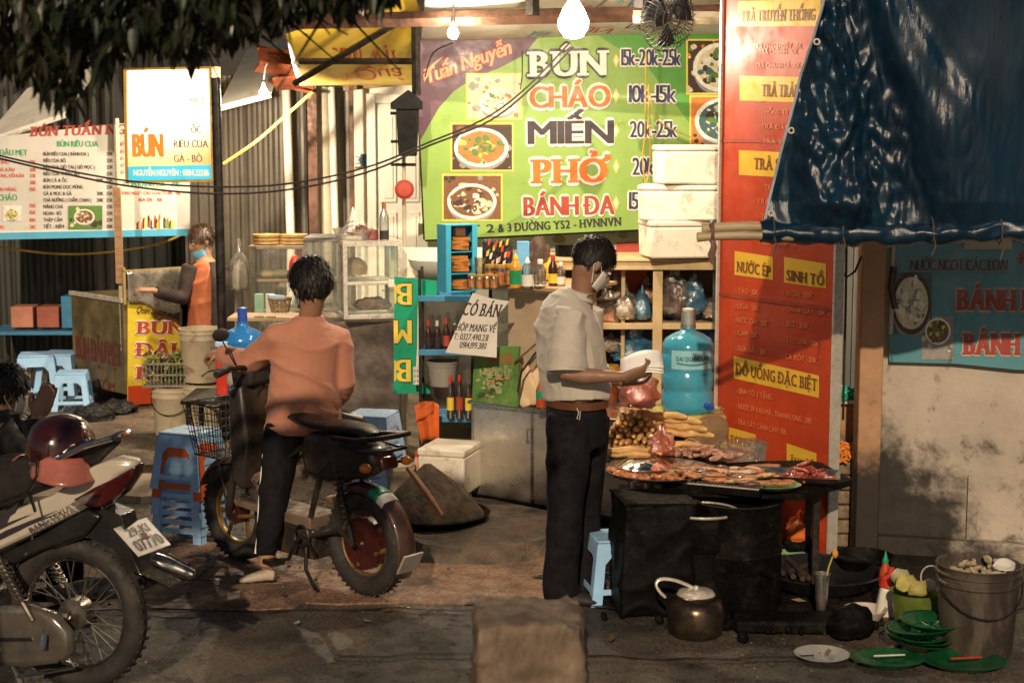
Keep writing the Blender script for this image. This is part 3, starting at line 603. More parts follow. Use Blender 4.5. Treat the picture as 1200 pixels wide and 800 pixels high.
# ---- lit box sign
LBY = 11.2
t = board('lit_box_sign', 'glowing yellow framed box sign with noodle words and blue strip', 'sign', P(146, 213, LBY), P(250, 211, LBY - .12))
def grad_em():
    ma = bpy.data.materials.new('lit_sign_face'); ma.use_nodes = True; nt = ma.node_tree; p = nt.nodes['Principled BSDF']
    tc = nt.nodes.new('ShaderNodeTexCoord'); vm = nt.nodes.new('ShaderNodeVectorMath'); vm.operation = 'DISTANCE'; vm.inputs[1].default_value = (.2, 0, .5)
    nt.links.new(tc.outputs['Object'], vm.inputs[0]); f = _map(nt, vm.outputs['Value'], .12, .62, 1, 0)
    sx_ = nt.nodes.new('ShaderNodeSeparateXYZ'); nt.links.new(tc.outputs['Object'], sx_.inputs[0]); c = _mx(nt, _map(nt, sx_.outputs['Z'], .12, .45), (1, .45, .16), (1, .86, .56)); nt.links.new(c, p.inputs['Emission Color']); nt.links.new(c, p.inputs['Base Color'])
    ml = nt.nodes.new('ShaderNodeMath'); ml.operation = 'MULTIPLY_ADD'; nt.links.new(f, ml.inputs[0]); ml.inputs[1].default_value = 2.6; ml.inputs[2].default_value = .45
    nt.links.new(ml.outputs[0], p.inputs['Emission Strength']); return ma
face = grad_em()
bo = [(146, 82), (248, 80), (250, 211), (148, 213)]
panel(t, 'box', [(145, 80), (249, 78), (251, 213), (147, 215)], mt('gold_frame', (.5, .3, .06), r=.4, var=.2, bump=.1), .14, .003)
panel(t, 'lit_face', [(149, 83), (246, 81), (248, 193), (149, 195)], face, .002, -.001)
def emt(name, c, e): return mt(name, c, r=.4, var=.06, bump=0, em=e)
panel(t, 'lit_strip', [(149, 195), (248, 193), (248, 210), (149, 212)], emt('lit_blue', (.05, .38, .5), .9), .002, -.001)
for a, b in (((146, 82), (149, 213)), ((246, 80), (250, 212))): panel(t, 'frame_bar', [(a[0], a[1]), (a[0] + 3.5, a[1]), (b[0] + 1.5, b[1]), (b[0] - 1, b[1])], mt('gold_frame', 0), .03, -.02)
mb = MB()
pt(t, mb, 'BÚN', 156, 184, 190, 27, 0, d=-.004, bold=.2); pt(t, mb, 'ỐC', 224, 156, 236, 8, 1, d=-.004, bold=.15); pt(t, mb, 'MẸT', 223, 122, 241, 7, 1, d=-.004, bold=.05)
pt(t, mb, 'RIÊU CUA', 204, 173, 244, 8.5, 1, d=-.004, bold=.14); pt(t, mb, 'GÀ - BÒ', 204, 190, 237, 8.5, 1, d=-.004, bold=.14)
pt(t, mb, 'NGUYỄN NGUYÊN : 0384.223.116', 157, 206, 245, 7, 2, d=-.004, bold=.12)
mb.build('lettering', [emt('lit_orange', (.7, .2, .03), .6), emt('lit_grey', (.12, .15, .17), .3), emt('lit_cream', (.7, .6, .4), .7)], t, smooth=0)
a = P(254, 212, LBY); mb = MB(); mb.tube([(a.x, a.y, 1.2), P(253, 92, LBY)], .024, 8); mb.build('post', mt('gold_frame', 0), label='yellow post at the right edge of the glowing sign', cat='post')
a = G(262, 500); a.y = 10.6; x = P(259, 300, 10.6).x; mb = MB(); mb.tube([(x, 10.6, 0), (x - .01, 10.6, 2.45)], .032, 10); mb.build('lamp_post', iron, label='slim black post in front of the woman', cat='post')
x = P(141, 300, 11.9).x; mb = MB(); mb.tube([(x, 11.9, .5), (x, 11.9, 2.2)], .02, 8); mb.m = 1; mb.box((x - .0, 11.86, 1.35), (.05, .03, .7)); mb.build('post', [cream, mt('wood_plank', 0)], label='cream post with a wood batten above the tofu cart', cat='post')
# ---- small round red tag, black speaker box and its pole
t = T('lamp_pole', 'thin grey pole with cross pegs holding the black box', 'pole', P(474, 300, 10.4) * 1)
t.location.z = 0; W[t.name] = M.Translation(t.location)
zz = lambda py, Y=10.4: P(474, py, Y).z
mb = MB(); mb.tube([(0, 0, 0), (0, 0, zz(120))], .014, 8); mb.build('pole', cream, t)
mb = None
for y in (133, 166, 193): MB().tube([(-.08, -.02, zz(y)), (.08, -.02, zz(y))], .011, 6).build('peg', iron, t)
t = T('black_lantern_box', 'black box with peaked cap fixed on the grey pole', 'box', P(478, 183, 10.25))
MB().box((0, 0, .15), (.11, .12, .3), tx=1.25, ty=1.2).build('body', mt('matt_black', (.008, .008, .008), r=.8, spec=.2), t, bevel=.006)
MB().prism([(-.1, .29), (.09, .29), (.09, .34), (.01, .41), (-.1, .33)], .17).build('cap', mt('matt_black', 0), t, bevel=.004)
mb = MB(); mb.lathe([(.058, 0), (.062, .01), (.02, .014), (.0, .012)], P(474, 222, 10.3), 20, (pi / 2, 0, 0)); mb.m = 1
mb.lathe([(.04, .012), (.045, .018), (.02, .02), (0, .02)], P(474, 222, 10.3), 16, (pi / 2, 0, 0)); mb.build('red_tag', [mt('red_plastic', (.3, .03, .02), r=.35, var=.1, bump=0), s_mar], label='round red tag hanging under the black lantern box', cat='tag')
# ---- orange drinks board
a, b = P(853, 540, 8.4), P(973, 560, 7.68)
t = board('drinks_board', 'tall orange drinks price board with yellow headings', 'sign', (a.x - .06, a.y, .05), (b.x, b.y, .05)); OB = t
Wd = hypot(b.x - a.x + .06, b.y - a.y); H = 3.0
orng = mt('orange_vinyl', (.46, .05, .012), r=.5, var=.14, sc=2, dirt=(.3, .03, .012), dsc=1.4, damt=.6, dth=.42, bump=.12, bsc=12)
MB().box((Wd / 2, .02, H / 2), (Wd, .04, H)).build('panel', orng, t)
mb = MB()
for x in (-.006, Wd + .006): mb.box((x, .015, H / 2), (.012, .06, H))
mb.build('frame', alu, t)
mb = MB(); ol = pm('old_yellow', (.66, .4, .04)); od = pm('brown_ink', (.17, .05, .02)); of = pm('faded_ink', (.6, .2, .08)); 
U = lambda f: f * Wd
boxes = ((865, -2, 948, 30, 'TRÀ TRUYỀN THỐNG', .04, 25), (867, 88, 940, 118, 'TRÀ TRÁI CÂY', .28, 0), (866, 177, 940, 205, 'TRÀ SỮA', .2, 0))
def yb(x0, x1, yt0, yt1, yb0, yb1, s, tx0, tx1, ty, cap, sl):
    pp(t, mb, [(x0, yt0), (x1, yt1), (x1, yb1), (x0, yb0)], 0, -.001); pt(t, mb, s, tx0, ty, tx1, cap, 1, slope=sl, serif=True, bold=.1, d=-.0025)
yb(865, 962, 2, -2, 31, 31, 'TRÀ TRUYỀN THỐNG', 869, 955, 26, 13, -.02)
yb(867, 965, 89, 91, 118, 121, 'TRÀ TRÁI CÂY', 893, 955, 113, 14, .02)
yb(866, 965, 176, 181, 205, 211, 'TRÀ SỮA', 884, 930, 198, 13, .05)
yb(861, 906, 294, 301, 322, 328, 'NƯỚC ÉP', 864, 903, 318, 12, .15)
yb(919, 968, 301, 309, 331, 338, 'SINH TỐ', 922, 966, 328, 12, .15)
yb(860, 960, 417, 440, 443, 466, 'ĐỒ UỐNG ĐẶC BIỆT', 863, 958, 438, 13, .21)
yb(854, 886, 500, 509, 522, 530, 'TOPING', 856, 884, 519, 10, .25)
yb(922, 957, 519, 531, 546, 556, 'ĂN VẶT', 926, 954, 545, 11, .28)
sm = ((('- TRÀ CHANH DÂY : 15K', 880, 940, 58), ('- TRÀ CHANH : 10K', 886, 935, 64), ('- TRÀ CHANH SẢ : 15K', 882, 938, 80), ('- HỒNG TRÀ : 20K', 893, 945, 134), ('- TRÀ ĐÀO : 20K', 888, 945, 151), ('- TRÀ VẢI : 20K', 889, 945, 168), ('- TRÀ SỮA : 20K', 892, 940, 222), ('- TRÀ THÁI : 25K', 883, 940, 238), ('- TRÀ DÂU : 25K', 888, 935, 256)),)
for grp in sm:
    for s, x0, x1, y in grp: pt(t, mb, s, x0, y, x1, 6, 2, slope=(y - 80) * .0006, d=-.002, bold=.05)
for s, x0, x1, y in (('- TRÀ CHANH : 15K', 889, 935, 287), ('- TÁO : 15K', 862, 889, 343), ('- DỨA : 15K', 861, 890, 361), ('- NƯỚC CAM : 20K', 861, 900, 377), ('- CAM : 15K', 862, 888, 392), ('- DƯA HẤU : 15K', 862, 898, 410), ('- XOÀI : 20K', 918, 953, 346), ('- CHANH DÂY : 20K', 918, 968, 364), ('- BƠ : 25K', 918, 948, 381), ('- TÁO DỨA : 20K', 918, 960, 400), ('- CÀ RỐT : 20K', 917, 958, 419), ('- SINH TỐ 2 TẦNG', 863, 905, 460), ('- NƯỚC ÉP RAU MÁ , THANH LONG : 20K', 863, 952, 478), ('- TRÀ CÁT CÁNH LÀM : 15K', 862, 922, 496)):
    pt(t, mb, s, x0, y, x1, 6, 2, slope=.05 + (y - 280) * .0008, d=-.002, bold=.05)
mb.build('lettering', [ol, od, of], t, smooth=0)
mb = MB(); z0 = onp(t, 900, 352)[1]; z1 = onp(t, 880, 165)[1]
for z in (z0, z1): MB().box((Wd / 2, -.0012, z), (Wd, .002, .02)).build('seam', mt('dull_orange', (.3, .04, .015), bump=0), t)
# ---- blue sign on the right wall
t = board('snack_signboard', 'blue snack sign with dark red lettering on the plaster wall', 'sign', P(1042, 424, 7.93), P(1240, 432, 7.72))
panel(t, 'sheet', [(1042, 286), (1300, 280), (1300, 436), (1190, 433), (1120, 426), (1042, 424)], pm('sea_blue', (.09, .27, .32), dirt=(.15, .17, .14), dsc=6, damt=.5, dth=.55), .006)
mb = MB()
pt(t, mb, 'NƯỚC NGỌT CÁC LOẠI', 1067, 317, 1180, 13, 0, d=-.004, bold=.1, gap=.05, out=1, outt=.07)
pt(t, mb, 'BÁNH KEM', 1122, 363, 1245, 24, 2, d=-.004, bold=.2, serif=True, out=1, outt=.1, slope=.01)
pt(t, mb, 'BÁNH SINH NHẬT', 1130, 415, 1330, 25, 2, d=-.004, bold=.2, serif=True, out=1, outt=.1, slope=.01)
pt(t, mb, 'KẸO', 1194, 309, 1240, 13, 2, d=-.004, bold=.2, out=1, outt=.1)
mb.build('lettering', [s_nv, pm('dull_cream', (.45, .38, .28)), pm('dull_red', (.32, .05, .04))], t, smooth=0)
pbowl(t, 'food_photo', 1046, 319, 1092, 392, [8, 8], (1068, 355, 23, 37), 6, [6, 6, 3, 11, 1], 12, frame=None, rim=3)
pbowl(t, 'food_photo', 1080, 370, 1117, 421, [11, 6], (1099, 388, 15, 16), 7, [4, 3, 9, 7], 13, frame=None)
panel(t, 'paper_patch', [(1130, 275), (1186, 275), (1186, 292), (1130, 292)], pm('dull_cream', 0), .003, -.004)
# ------------------------------------------------------------------ lamps
def lamp(name, label, p, r, watts, col, em, cord, rad=.05):
    t = T(name, label, 'lamp', p)
    g = mt('bulb_glass_%s' % name, (1, 1, 1), r=.3, var=0, bump=0, em=em, emc=col, rv=.05)
    MB().lathe([(0, -r * 1.25), (r * .6, -r * 1.12), (r, -r * .5), (r * 1.02, 0), (r * .7, r * .75), (r * .4, r * 1.2), (r * .35, r * 1.5)], n=20).build('bulb', g, t)
    MB().lathe([(r * .38, r * 1.4), (r * .45, r * 1.5), (r * .45, r * 2.4), (r * .2, r * 2.7), (0, r * 2.7)], n=14).build('socket', blackp, t)
    MB().tube([(0, 0, r * 2.6), (cord[0] * .5, cord[1] * .5, r * 2.6 + cord[2] * .5), (cord[0], cord[1], cord[2])], .006, 6).build('cord', blackp, t)
    l = bpy.data.lights.new('glow', 'POINT'); l.energy = watts; l.color = col; l.shadow_soft_size = rad
    lo = bpy.data.objects.new('glow', l); COL.objects.link(lo); lo.parent = t; lo.location = (0, -r * 2.2, -r * 1.2)
    return t
lamp('hanging_bulb', 'large glaring white bulb hanging over the green banner', P(672, 24, 8.85), .08, 88, (1, .83, .6), 60, (0, 0, .3), .07)
lamp('hanging_bulb', 'smaller glowing bulb hanging over the purple banner corner', P(531, 38, 9.7), .032, 34, (1, .82, .58), 60, (.02, 0, .25), .03)
lamp('lamp_bulb', 'small lit bulb under the roof edge above the corrugated wall', P(309, 108, 11.6), .03, 150, (1, .84, .62), 50, (.03, 0, .2), .03)
# electric fan hung at the top
t = T('wall_fan', 'black caged electric fan hanging over the green banner', 'fan', P(782, 22, 9.0), rot=(R(8), 0, R(32)))
mb = MB()
for k in range(36):
    a = k * pi / 18; mb.tube([(.03 * cos(a), -.07, .03 * sin(a)), (.12 * cos(a), -.065, .12 * sin(a)), (.17 * cos(a), -.03, .17 * sin(a)), (.178 * cos(a), .0, .178 * sin(a)), (.15 * cos(a), .05, .15 * sin(a)), (.05 * cos(a), .06, .05 * sin(a))], .0022, 4)
for r, y in ((.178, 0), (.13, -.062), (.08, -.068), (.13, .056)): mb.torus((0, y, 0), r, .003, n=32, m=4, rot=(pi / 2, 0, 0))
mb.build('cage', iron, t)
for k in range(3):
    mb = MB(); a0 = k * 2 * pi / 3
    mb.grid(lambda u, v: ((.03 + .125 * u) * cos(a0 + v * 1.2 * (1 - .1 * u)), -.02 + .04 * v, (.03 + .125 * u) * sin(a0 + v * 1.2)), 5, 5); mb.build('blade', mt('dark_blade', (.03, .03, .035), r=.3, bump=0), t, solid=.002)
MB().lathe([(0, -.085), (.022, -.084), (.03, -.075), (.03, -.06)], (0, 0, 0), 16, (-pi / 2 * -1, 0, 0)).build('badge', mt('red_plastic', 0), t)
mb = MB(); mb.lathe([(0, .06), (.05, .06), (.055, .1), (.045, .18), (0, .19)], (0, 0, 0), 16, (-pi / 2, 0, 0)); mb.build('motor', blackp, t)
mb = MB(); mb.tube([(0, .13, .05), (0, .16, .2), (-.02, .16, .4)], .016, 8); mb.build('stem', iron, t); MB().box((-.09, .1, .08), (.08, .08, .07)).build('switch_box', blackp, t)
# ------------------------------------------------------------------ shared builders for stall things
def plas_(name, c, r=.35, **k): return mt('plastic_' + name, c, r=r, var=k.pop('var', .1), sc=5, bump=k.pop('bump', .05), **k)
blueP = plas_('sky_blue', (.36, .62, .92), dirt=(.15, .3, .5), dsc=6, damt=.3); orP = plas_('orange', (.7, .12, .02)); whP = plas_('white', (.68, .64, .55), dirt=(.35, .25, .15), dsc=6, damt=.6)
lavP = plas_('pale_blue', (.42, .64, .9)); greenP = plas_('green', (.02, .3, .12), r=.3); redP = plas_('red', (.55, .04, .02)); yelP = plas_('mustard', (.5, .4, .1), dirt=(.3, .22, .05), dsc=5, damt=.4)
tealP = plas_('blue_tray', (.05, .22, .38)); dirtyB = plas_('bucket', (.5, .42, .29), r=.6, dirt=(.2, .12, .06), dsc=7, damt=.8, bump=.2)
greyB = plas_('old_bucket', (.1, .08, .06), r=.6, dirt=(.035, .026, .02), dsc=7, damt=.95, dth=.42, bump=.25, st=(1, 1, .4))
paper = mt('paper', (.7, .67, .6), r=.6, var=.06, sc=6, bump=.15, bsc=12, bd=.004)
foam = mt('foam_box', (.74, .68, .56), r=.75, var=.06, sc=3, dirt=(.3, .2, .12), dsc=7, damt=.75, dth=.52, bump=.3, bsc=200, bd=.001)
wood = mt('wood_plank', 0); wood2 = mt('pale_wood', (.45, .3, .15), r=.55, var=.22, sc=4, st=(1, 5, 5), dirt=(.2, .1, .05), dsc=4, damt=.6, bump=.25)
soot = mt('soot', (.004, .0036, .003), spec=.15, r=.65, var=.5, sc=10, dirt=(.03, .022, .018), dsc=12, damt=.6, bump=.6, bsc=40, bd=.006, m=.2)
glass = film('pane', (.93, .96, .93), .08, .05, haze=.1); dustyglass = film('dusty_pane', (.85, .88, .82), .1, .15, haze=.22)
clearbag = film('clear_bag', (.93, .92, .88), .2, .14, haze=.12, bump=1, bsc=30); pinkbag = film('pink_bag', (.98, .5, .36), .2, .14, haze=.5, bump=1, bsc=30)
orbag = film('orange_bag', (1, .38, .16), .25, .14, haze=.6, bump=1, bsc=30); bluebag = film('blue_bag', (.12, .5, .8), .22, .14, haze=.7, bump=1, bsc=26)
blackbag = mt('black_bag', (.015, .015, .017), r=.22, var=.2, bump=1, bsc=18, bd=.02)
def crump(mb, c, rad, amp=.22, f=7, seed=0, n=26, m=18, knot=True, flat=.25):
    c = V(c); o = V((seed * 3.7, seed * 1.3, seed)); vs0 = len(mb.v)
    t = MB(); t.ell((0, 0, 0), 1, n, m)
    out = []
    for p in t.v:
        p = V(p); k = 1 + amp * (noise.noise(p * f * .35 + o) * 1.3 + abs(noise.noise(p * f * .9 + o)) * .9 - .3)
        z = p.z
        if z < -flat * 1.6: p = V((p.x * 1.05, p.y * 1.05, -flat * 1.6 + (z + flat * 1.6) * .25))
        if knot and z > .72: p = V((p.x * (.5 + .6 * (z - .72)), p.y * (.5 + .6 * (z - .72)), z + (z - .72) * .9))
        out.append(c + V((p.x * k * rad[0], p.y * k * rad[1], p.z * k * rad[2])))
    mb.add(out, t.f); return mb
def bag(name, label, c, rad, mat, seed=1, fill=None, amp=.24, f=7, group=None, knot=True, n=26):
    c = V(c); t = T(name, label, 'bag', c - V((0, 0, rad[2] * .5)), group=group)
    crump(MB(), (0, 0, rad[2] * .5), rad, amp, f, seed, n=n, knot=knot).build('film', mat, t, smooth=50)
    if fill: crump(MB(), (0, 0, rad[2] * .32), (rad[0] * .8, rad[1] * .8, rad[2] * .66), .2, 12, seed + 5, knot=False).build('contents', fill, t, smooth=50)
    return t
def bottle(name, label, p, h, r, body, cap, capm, band=None, bandm=None, cone=False, group=None, n=16, prof=None):
    t = T(name, label, 'bottle', p, group=group)
    pr = prof or [(0, 0), (r * .9, 0), (r, h * .03), (r, h * .55), (r * .9, h * .66), (r * .42, h * .8), (r * .38, h * .84)]
    MB().lathe(pr, n=n).build('body', body, t)
    if cone: MB().lathe([(r * .5, h * .79), (r * .52, h * .84), (r * .3, h * .9), (r * .08, h), (0, h)], n=12).build('cap', capm, t)
    else: MB().lathe([(r * .46, h * .83), (r * .46, h * .97), (r * .4, h), (0, h)], n=12).build('cap', capm, t)
    if band: MB().lathe([(r * 1.02, h * band[0]), (r * 1.02, h * band[1])], n=n).build('paper_label', bandm, t)
    return t
def jar(name, label, p, h, r, fill, capm, group=None):
    t = T(name, label, 'jar', p, group=group)
    MB().lathe([(0, 0), (r, 0), (r, h * .8), (r * .85, h * .88)], n=14).build('jar_glass', film('jar', (.95, .93, .88), .25, .05), t)
    MB().lathe([(0, .004), (r * .92, .004), (r * .92, h * .66), (0, h * .68)], n=14).build('contents', fill, t)
    MB().lathe([(r * .9, h * .85), (r * .9, h), (0, h * 1.01)], n=14).build('lid', capm, t); return t
def bucket(name, label, p, h, r, mat, seed=0, handle=True, group=None, dark=None, tap=.84, side=-1):
    t = T(name, label, 'bucket', p, group=group)
    b = MB().lathe([(0, .004), (r * tap * .98, .004), (r * tap, .01), (r * .955, h * .78), (r * 1.0, h * .8), (r * 1.0, h * .83), (r * .965, h * .84), (r * .975, h * .9), (r * 1.03, h * .91), (r * 1.03, h * .93), (r * .98, h * .94), (r * .99, h * .98), (r * 1.02, h), (r * .96, h), (r * .94, h * .9), (r * tap * .9, h * .12), (0, h * .12)], n=36).build('body', mat, t)
    if handle:
        pts = [(r * 1.02 * cos(a), side * r * 1.06 * sin(a) * 1.0, h * .86 - h * .36 * sin(a)) for a in [pi * i / 14 for i in range(15)]]
        MB().tube(pts, .0035, 6).build('handle', iron, t)
    return t
def gcase(t, w_, d_, z0, z1, bars=(), fr=alu, s=.022, pane=glass, shelves=(), dark=None, doors=False):
    """glazed case: posts, rails, panes, shelves; local origin front left foot"""
    for x in (s / 2, w_ - s / 2):
        for y in (s / 2, d_ - s / 2): MB().box((x, y, (z0 + z1) / 2), (s, s, z1 - z0)).build('post', fr, t, bevel=.002)
    for z in (z0 + s / 2, z1 - s / 2):
        for y in (s / 2, d_ - s / 2): MB().box((w_ / 2, y, z), (w_ - 2 * s, s * .9, s)).build('rail', fr, t, bevel=.002)
        for x in (s / 2, w_ - s / 2): MB().box((x, d_ / 2, z), (s * .9, d_ - 2 * s, s)).build('rail', fr, t, bevel=.002)
    for x in bars: MB().box((x, s / 2, (z0 + z1) / 2), (s * .9, s * .9, z1 - z0 - 2 * s)).build('post', fr, t, bevel=.002)
    for z in shelves:
        MB().box((w_ / 2, d_ / 2, z), (w_ - 2 * s, d_ - 2 * s, .008)).build('shelf', fr, t)
        MB().box((w_ / 2, s * .5, z), (w_ - 2 * s, s * .8, .02)).build('rail', fr, t, bevel=.002)
    MB().box((w_ / 2, s * .6, (z0 + z1) / 2), (w_ - 2 * s, .003, z1 - z0 - 2 * s)).build('pane', pane, t, smooth=0)
    for x in (s * .6, w_ - s * .6): MB().box((x, d_ / 2, (z0 + z1) / 2), (.003, d_ - 2 * s, z1 - z0 - 2 * s)).build('pane', pane, t, smooth=0)
    MB().box((w_ / 2, d_ / 2, z1 + .002), (w_, d_, .004)).build('top', fr if dark is None else dark, t)
# ------------------------------------------------------------------ steel counter and glass case at centre left
a = P(352, 560, 9.9); b = P(470, 560, 9.85)
t = T('steel_counter', 'tall dull steel counter behind the rider, below the glass case', 'counter', (a.x, 9.85, .075))
zt = P(400, 377, 9.85).z - .075; cw = b.x - a.x
dsteel = mt('dull_steel', (.2, .165, .14), r=.36, m=.75, var=.3, sc=2, dirt=(.32, .2, .13), dsc=2.2, damt=.5, bump=.3, bsc=9, bd=.008, rv=.15)
MB().box((cw / 2, .3, zt / 2), (cw, .6, zt)).build('body', dsteel, t, bevel=.004)
mb = MB()
for x, z in ((.32, .3), (.52, .29)): mb.box((x, -.002, z), (.03, .003, .008), (0, .2, 0))
mb.build('paper_scrap', paper, t)
cz = P(403, 375, 9.7).z
t = T('glass_case', 'aluminium framed glass food case on the steel counter', 'glass case', (P(403, 375, 9.72).x, 9.72, cz), R(14))
gcase(t, .36, .5, 0, .5 - .035, shelves=(.215,), s=.026)
crump(MB(), (.1, .22, .29), (.08, .1, .07), .1, 6, 3, knot=False).build('bread_loaf', mt('bread', (.5, .33, .16), r=.7, var=.2, sc=9, dirt=(.3, .15, .06), dsc=9, bump=.3), t)
crump(MB(), (.22, .25, .06), (.11, .12, .045), .3, 12, 4, knot=False).build('meat_heap', mt('pale_meat', (.45, .22, .14), r=.5, var=.3, sc=20, bump=.4), t)
t = T('glass_case', 'darker trimmed glass case left of the aluminium one, half behind the rider', 'glass case', (P(357, 375, 9.95).x, 9.95, cz + .02), 0)
gcase(t, P(401, 375, 9.95).x - P(357, 375, 9.95).x, .4, 0, .455, s=.02, fr=mt('dull_alu', (.3, .27, .24), r=.4, m=.6), pane=dustyglass, shelves=(.2,), dark=iron)
# things on the glass case
ct = cz + .47
t = T('plastic_tub', 'clear tub holding a tissue peak and bags on the glass case', 'tub', (P(413, 283, 9.85).x, 9.9, ct))
MB().lathe([(0, 0), (.085, 0), (.11, .07), (.115, .07)], n=20, sx=1.15).build('tub', clearbag, t)
MB().lathe([(.055, .05), (.05, .09), (.02, .15), (.004, .2)], n=9).build('tissue', paper, t, smooth=20)
crump(MB(), (.03, .0, .05), (.07, .06, .04), .3, 9, 5, knot=False).build('contents', mt('dark_mix', (.16, .08, .06), r=.4, var=.4, sc=30), t)
bottle('bottle', 'tall clear bottle with a dark label and brown cap on the glass case', (P(450, 283, 9.85).x, 9.87, ct), .23, .029, film('clear_bottle', (.88, .92, .9), .3, .05, haze=.12), 0, mt('brown_cap', (.3, .12, .03), bump=0), (.02, .25), blackp)
t = T('dark_packet', 'reddish dark packet lying on the glass case beside the bottle', 'packet', (P(432, 280, 9.85).x, 9.93, ct)); MB().box((0, 0, .03), (.1, .1, .06), (0, 0, .2)).build('packet', mt('maroon_pack', (.2, .06, .05), r=.3), t, bevel=.01)
# grey-brown shelf cabinet with stacked trays behind
a = P(292, 350, 11.4)
t = T('shelf_cabinet', 'open shelf cabinet with plates, left of the rider head', 'cabinet', (a.x, 11.4, P(292, 372, 11.4).z - .3))
cb = P(358, 350, 11.4).x - a.x; z1 = P(292, 289, 11.4).z - t.location.z
gcase(t, cb, .4, 0, z1, shelves=(z1 - .24, z1 - .45), s=.018, pane=glass, fr=mt('dull_cream_metal', (.35, .28, .2), m=.4, r=.4))
for k in range(3): MB().ell((.1 + .1 * k, .18, z1 - .21 + .004 * k), (.07, .07, .03), 16, 8).build('bowl', mt('cream_bowl', (.6, .45, .25), bump=0), t)
z1 += t.location.z
for j, (x, lb) in enumerate(((309, 'left stack of bamboo trays on the shelf cabinet'), (341, 'right stack of bamboo trays on the shelf cabinet'))):
    tt = T('tray_stack', lb, 'trays', (P(x, 285, 11.4).x, 11.55, z1 + .004))
    for k in range(3): MB().lathe([(0, .004), (.08, .004), (.093, .008), (.095, .026), (.09, .026), (.085, .01)], (0, 0, k * .024), 20, sx=1.06).build('tray', mt('bamboo_tray', (.5, .33, .13), r=.55, var=.2, sc=20, bump=.2), tt)
MB().ell(P(346, 313, 11.2), (.045, .02, .085), 16, 10).build('paddle', redP, label='red paddle hanging left of the dark glass case', cat='paddle')
bag('plastic_bag', 'long clear bag hanging left of the shelf cabinet', P(281, 322, 11.2), (.07, .06, .2), clearbag, 3, amp=.15, fill=mt('white_stuff', (.6, .55, .45)))
# dark trolley with the lying water jug and small goods
z0 = P(262, 464, 10.0).z
t = T('trolley', 'black metal trolley table carrying the deep blue water jug', 'trolley', (P(262, 464, 10).x, 10.0, .075))
h = z0 - .075
MB().box((.14, .0, h), (.72, .5, .025)).build('top', iron, t, bevel=.004)
for x in (-.18, .46):
    for y in (-.2, .2): MB().box((x, y, h / 2), (.03, .03, h - .02)).build('leg', iron, t)
bwat = mt('deep_blue_jug', (.03, .24, .65), r=.16, var=.12, sc=9, tr=.3, bump=.2, bsc=8, coat=.4)
def jug(name, label, p, mat, capm, s=1, tap=False, lab=False, label_text=None):
    t = T(name, label, 'water jug', p)
    pr = [(0, .0), (.1, 0), (.125, .012), (.132, .04), (.132, .1), (.124, .115), (.124, .125), (.133, .14), (.133, .2), (.125, .212), (.125, .222), (.133, .236), (.133, .3), (.126, .312), (.133, .325), (.13, .35), (.115, .378), (.08, .4), (.04, .418), (.031, .43), (.031, .45)]
    b = MB().lathe([(a * s, z * s) for a, z in pr], n=40).build('body', mat, t, smooth=60)
    MB().lathe([(.028 * s, .44 * s), (.03 * s, .46 * s), (.028 * s, .53 * s), (0, .535 * s)], n=20).build('cap' if not tap else 'neck', capm, t)
    if tap:
        MB().lathe([(.034 * s, .425 * s), (.04 * s, .43 * s), (.033 * s, .52 * s), (.026 * s, .525 * s), (.0, .525 * s)], n=20).build('cap', film('cap_film', (.8, .85, .85), .3, .1, haze=.3), t)
        MB().tube([(.08, -.1, .05), (.105, -.13, .05), (.11, -.15, .045)], .014, 10).build('tap', mt('tap_blue', (.03, .08, .5), r=.3), t)
    return t
J = jug('water_jug', 'deep blue water jug on the black trolley, beside the rider arm', P(286, 464, 9.95), bwat, mt('jug_cap_blue', (.03, .08, .4), r=.35), 1.04)
t = T('red_crate', 'red plastic panel standing beside the deep blue jug', 'crate', P(262, 462, 9.85)); MB().box((0, 0, .15), (.07, .1, .3), tx=.95).build('body', redP, t, bevel=.008)
MB().box((0, 0, .315), (.075, .1, .03)).build('lid', blueP, t, bevel=.004)
# basket and packets behind jug
t = T('wicker_basket', 'small brown lattice basket of packets beside the rider head', 'basket', P(328, 366, 10.2))
zb = 0
mb = MB()
for j in range(3): mb.torus((0, 0, .02 + j * .032), .055 + j * .008, .004, n=20, m=5)
for k in range(16): a = k * pi / 8; mb.tube([(.052 * cos(a), .052 * sin(a), .0), (.073 * cos(a), .073 * sin(a), .09)], .004, 4)
mb.torus((0, 0, .092), .075, .006, n=20, m=5); mb.build('basket', wood2, t)
MB().box((-.02, 0, .1), (.1, .07, .02), (0, .1, .3)).build('packet', lavP, t, bevel=.003)
for x, c, lb in ((304, 'mint_pack', 'pale green packet left of the lattice basket'), (317, 'white_pack', 'white packet tucked left of the lattice basket')):
    p = P(x, 366, 10.3); tt = T('packet', lb, 'packet', p); MB().box((0, 0, .06), (.06, .03, .12), (0, 0, .2)).build('body', mt(c, (.3, .5, .35) if 'mint' in c else (.7, .68, .6), r=.4), tt, bevel=.006)
MB().box(P(312, 371, 10.35), (.45, .3, .02)).build('board', wood2, label='wooden board shelf behind the deep blue jug', cat='shelf')
for x in (281, 344): pass
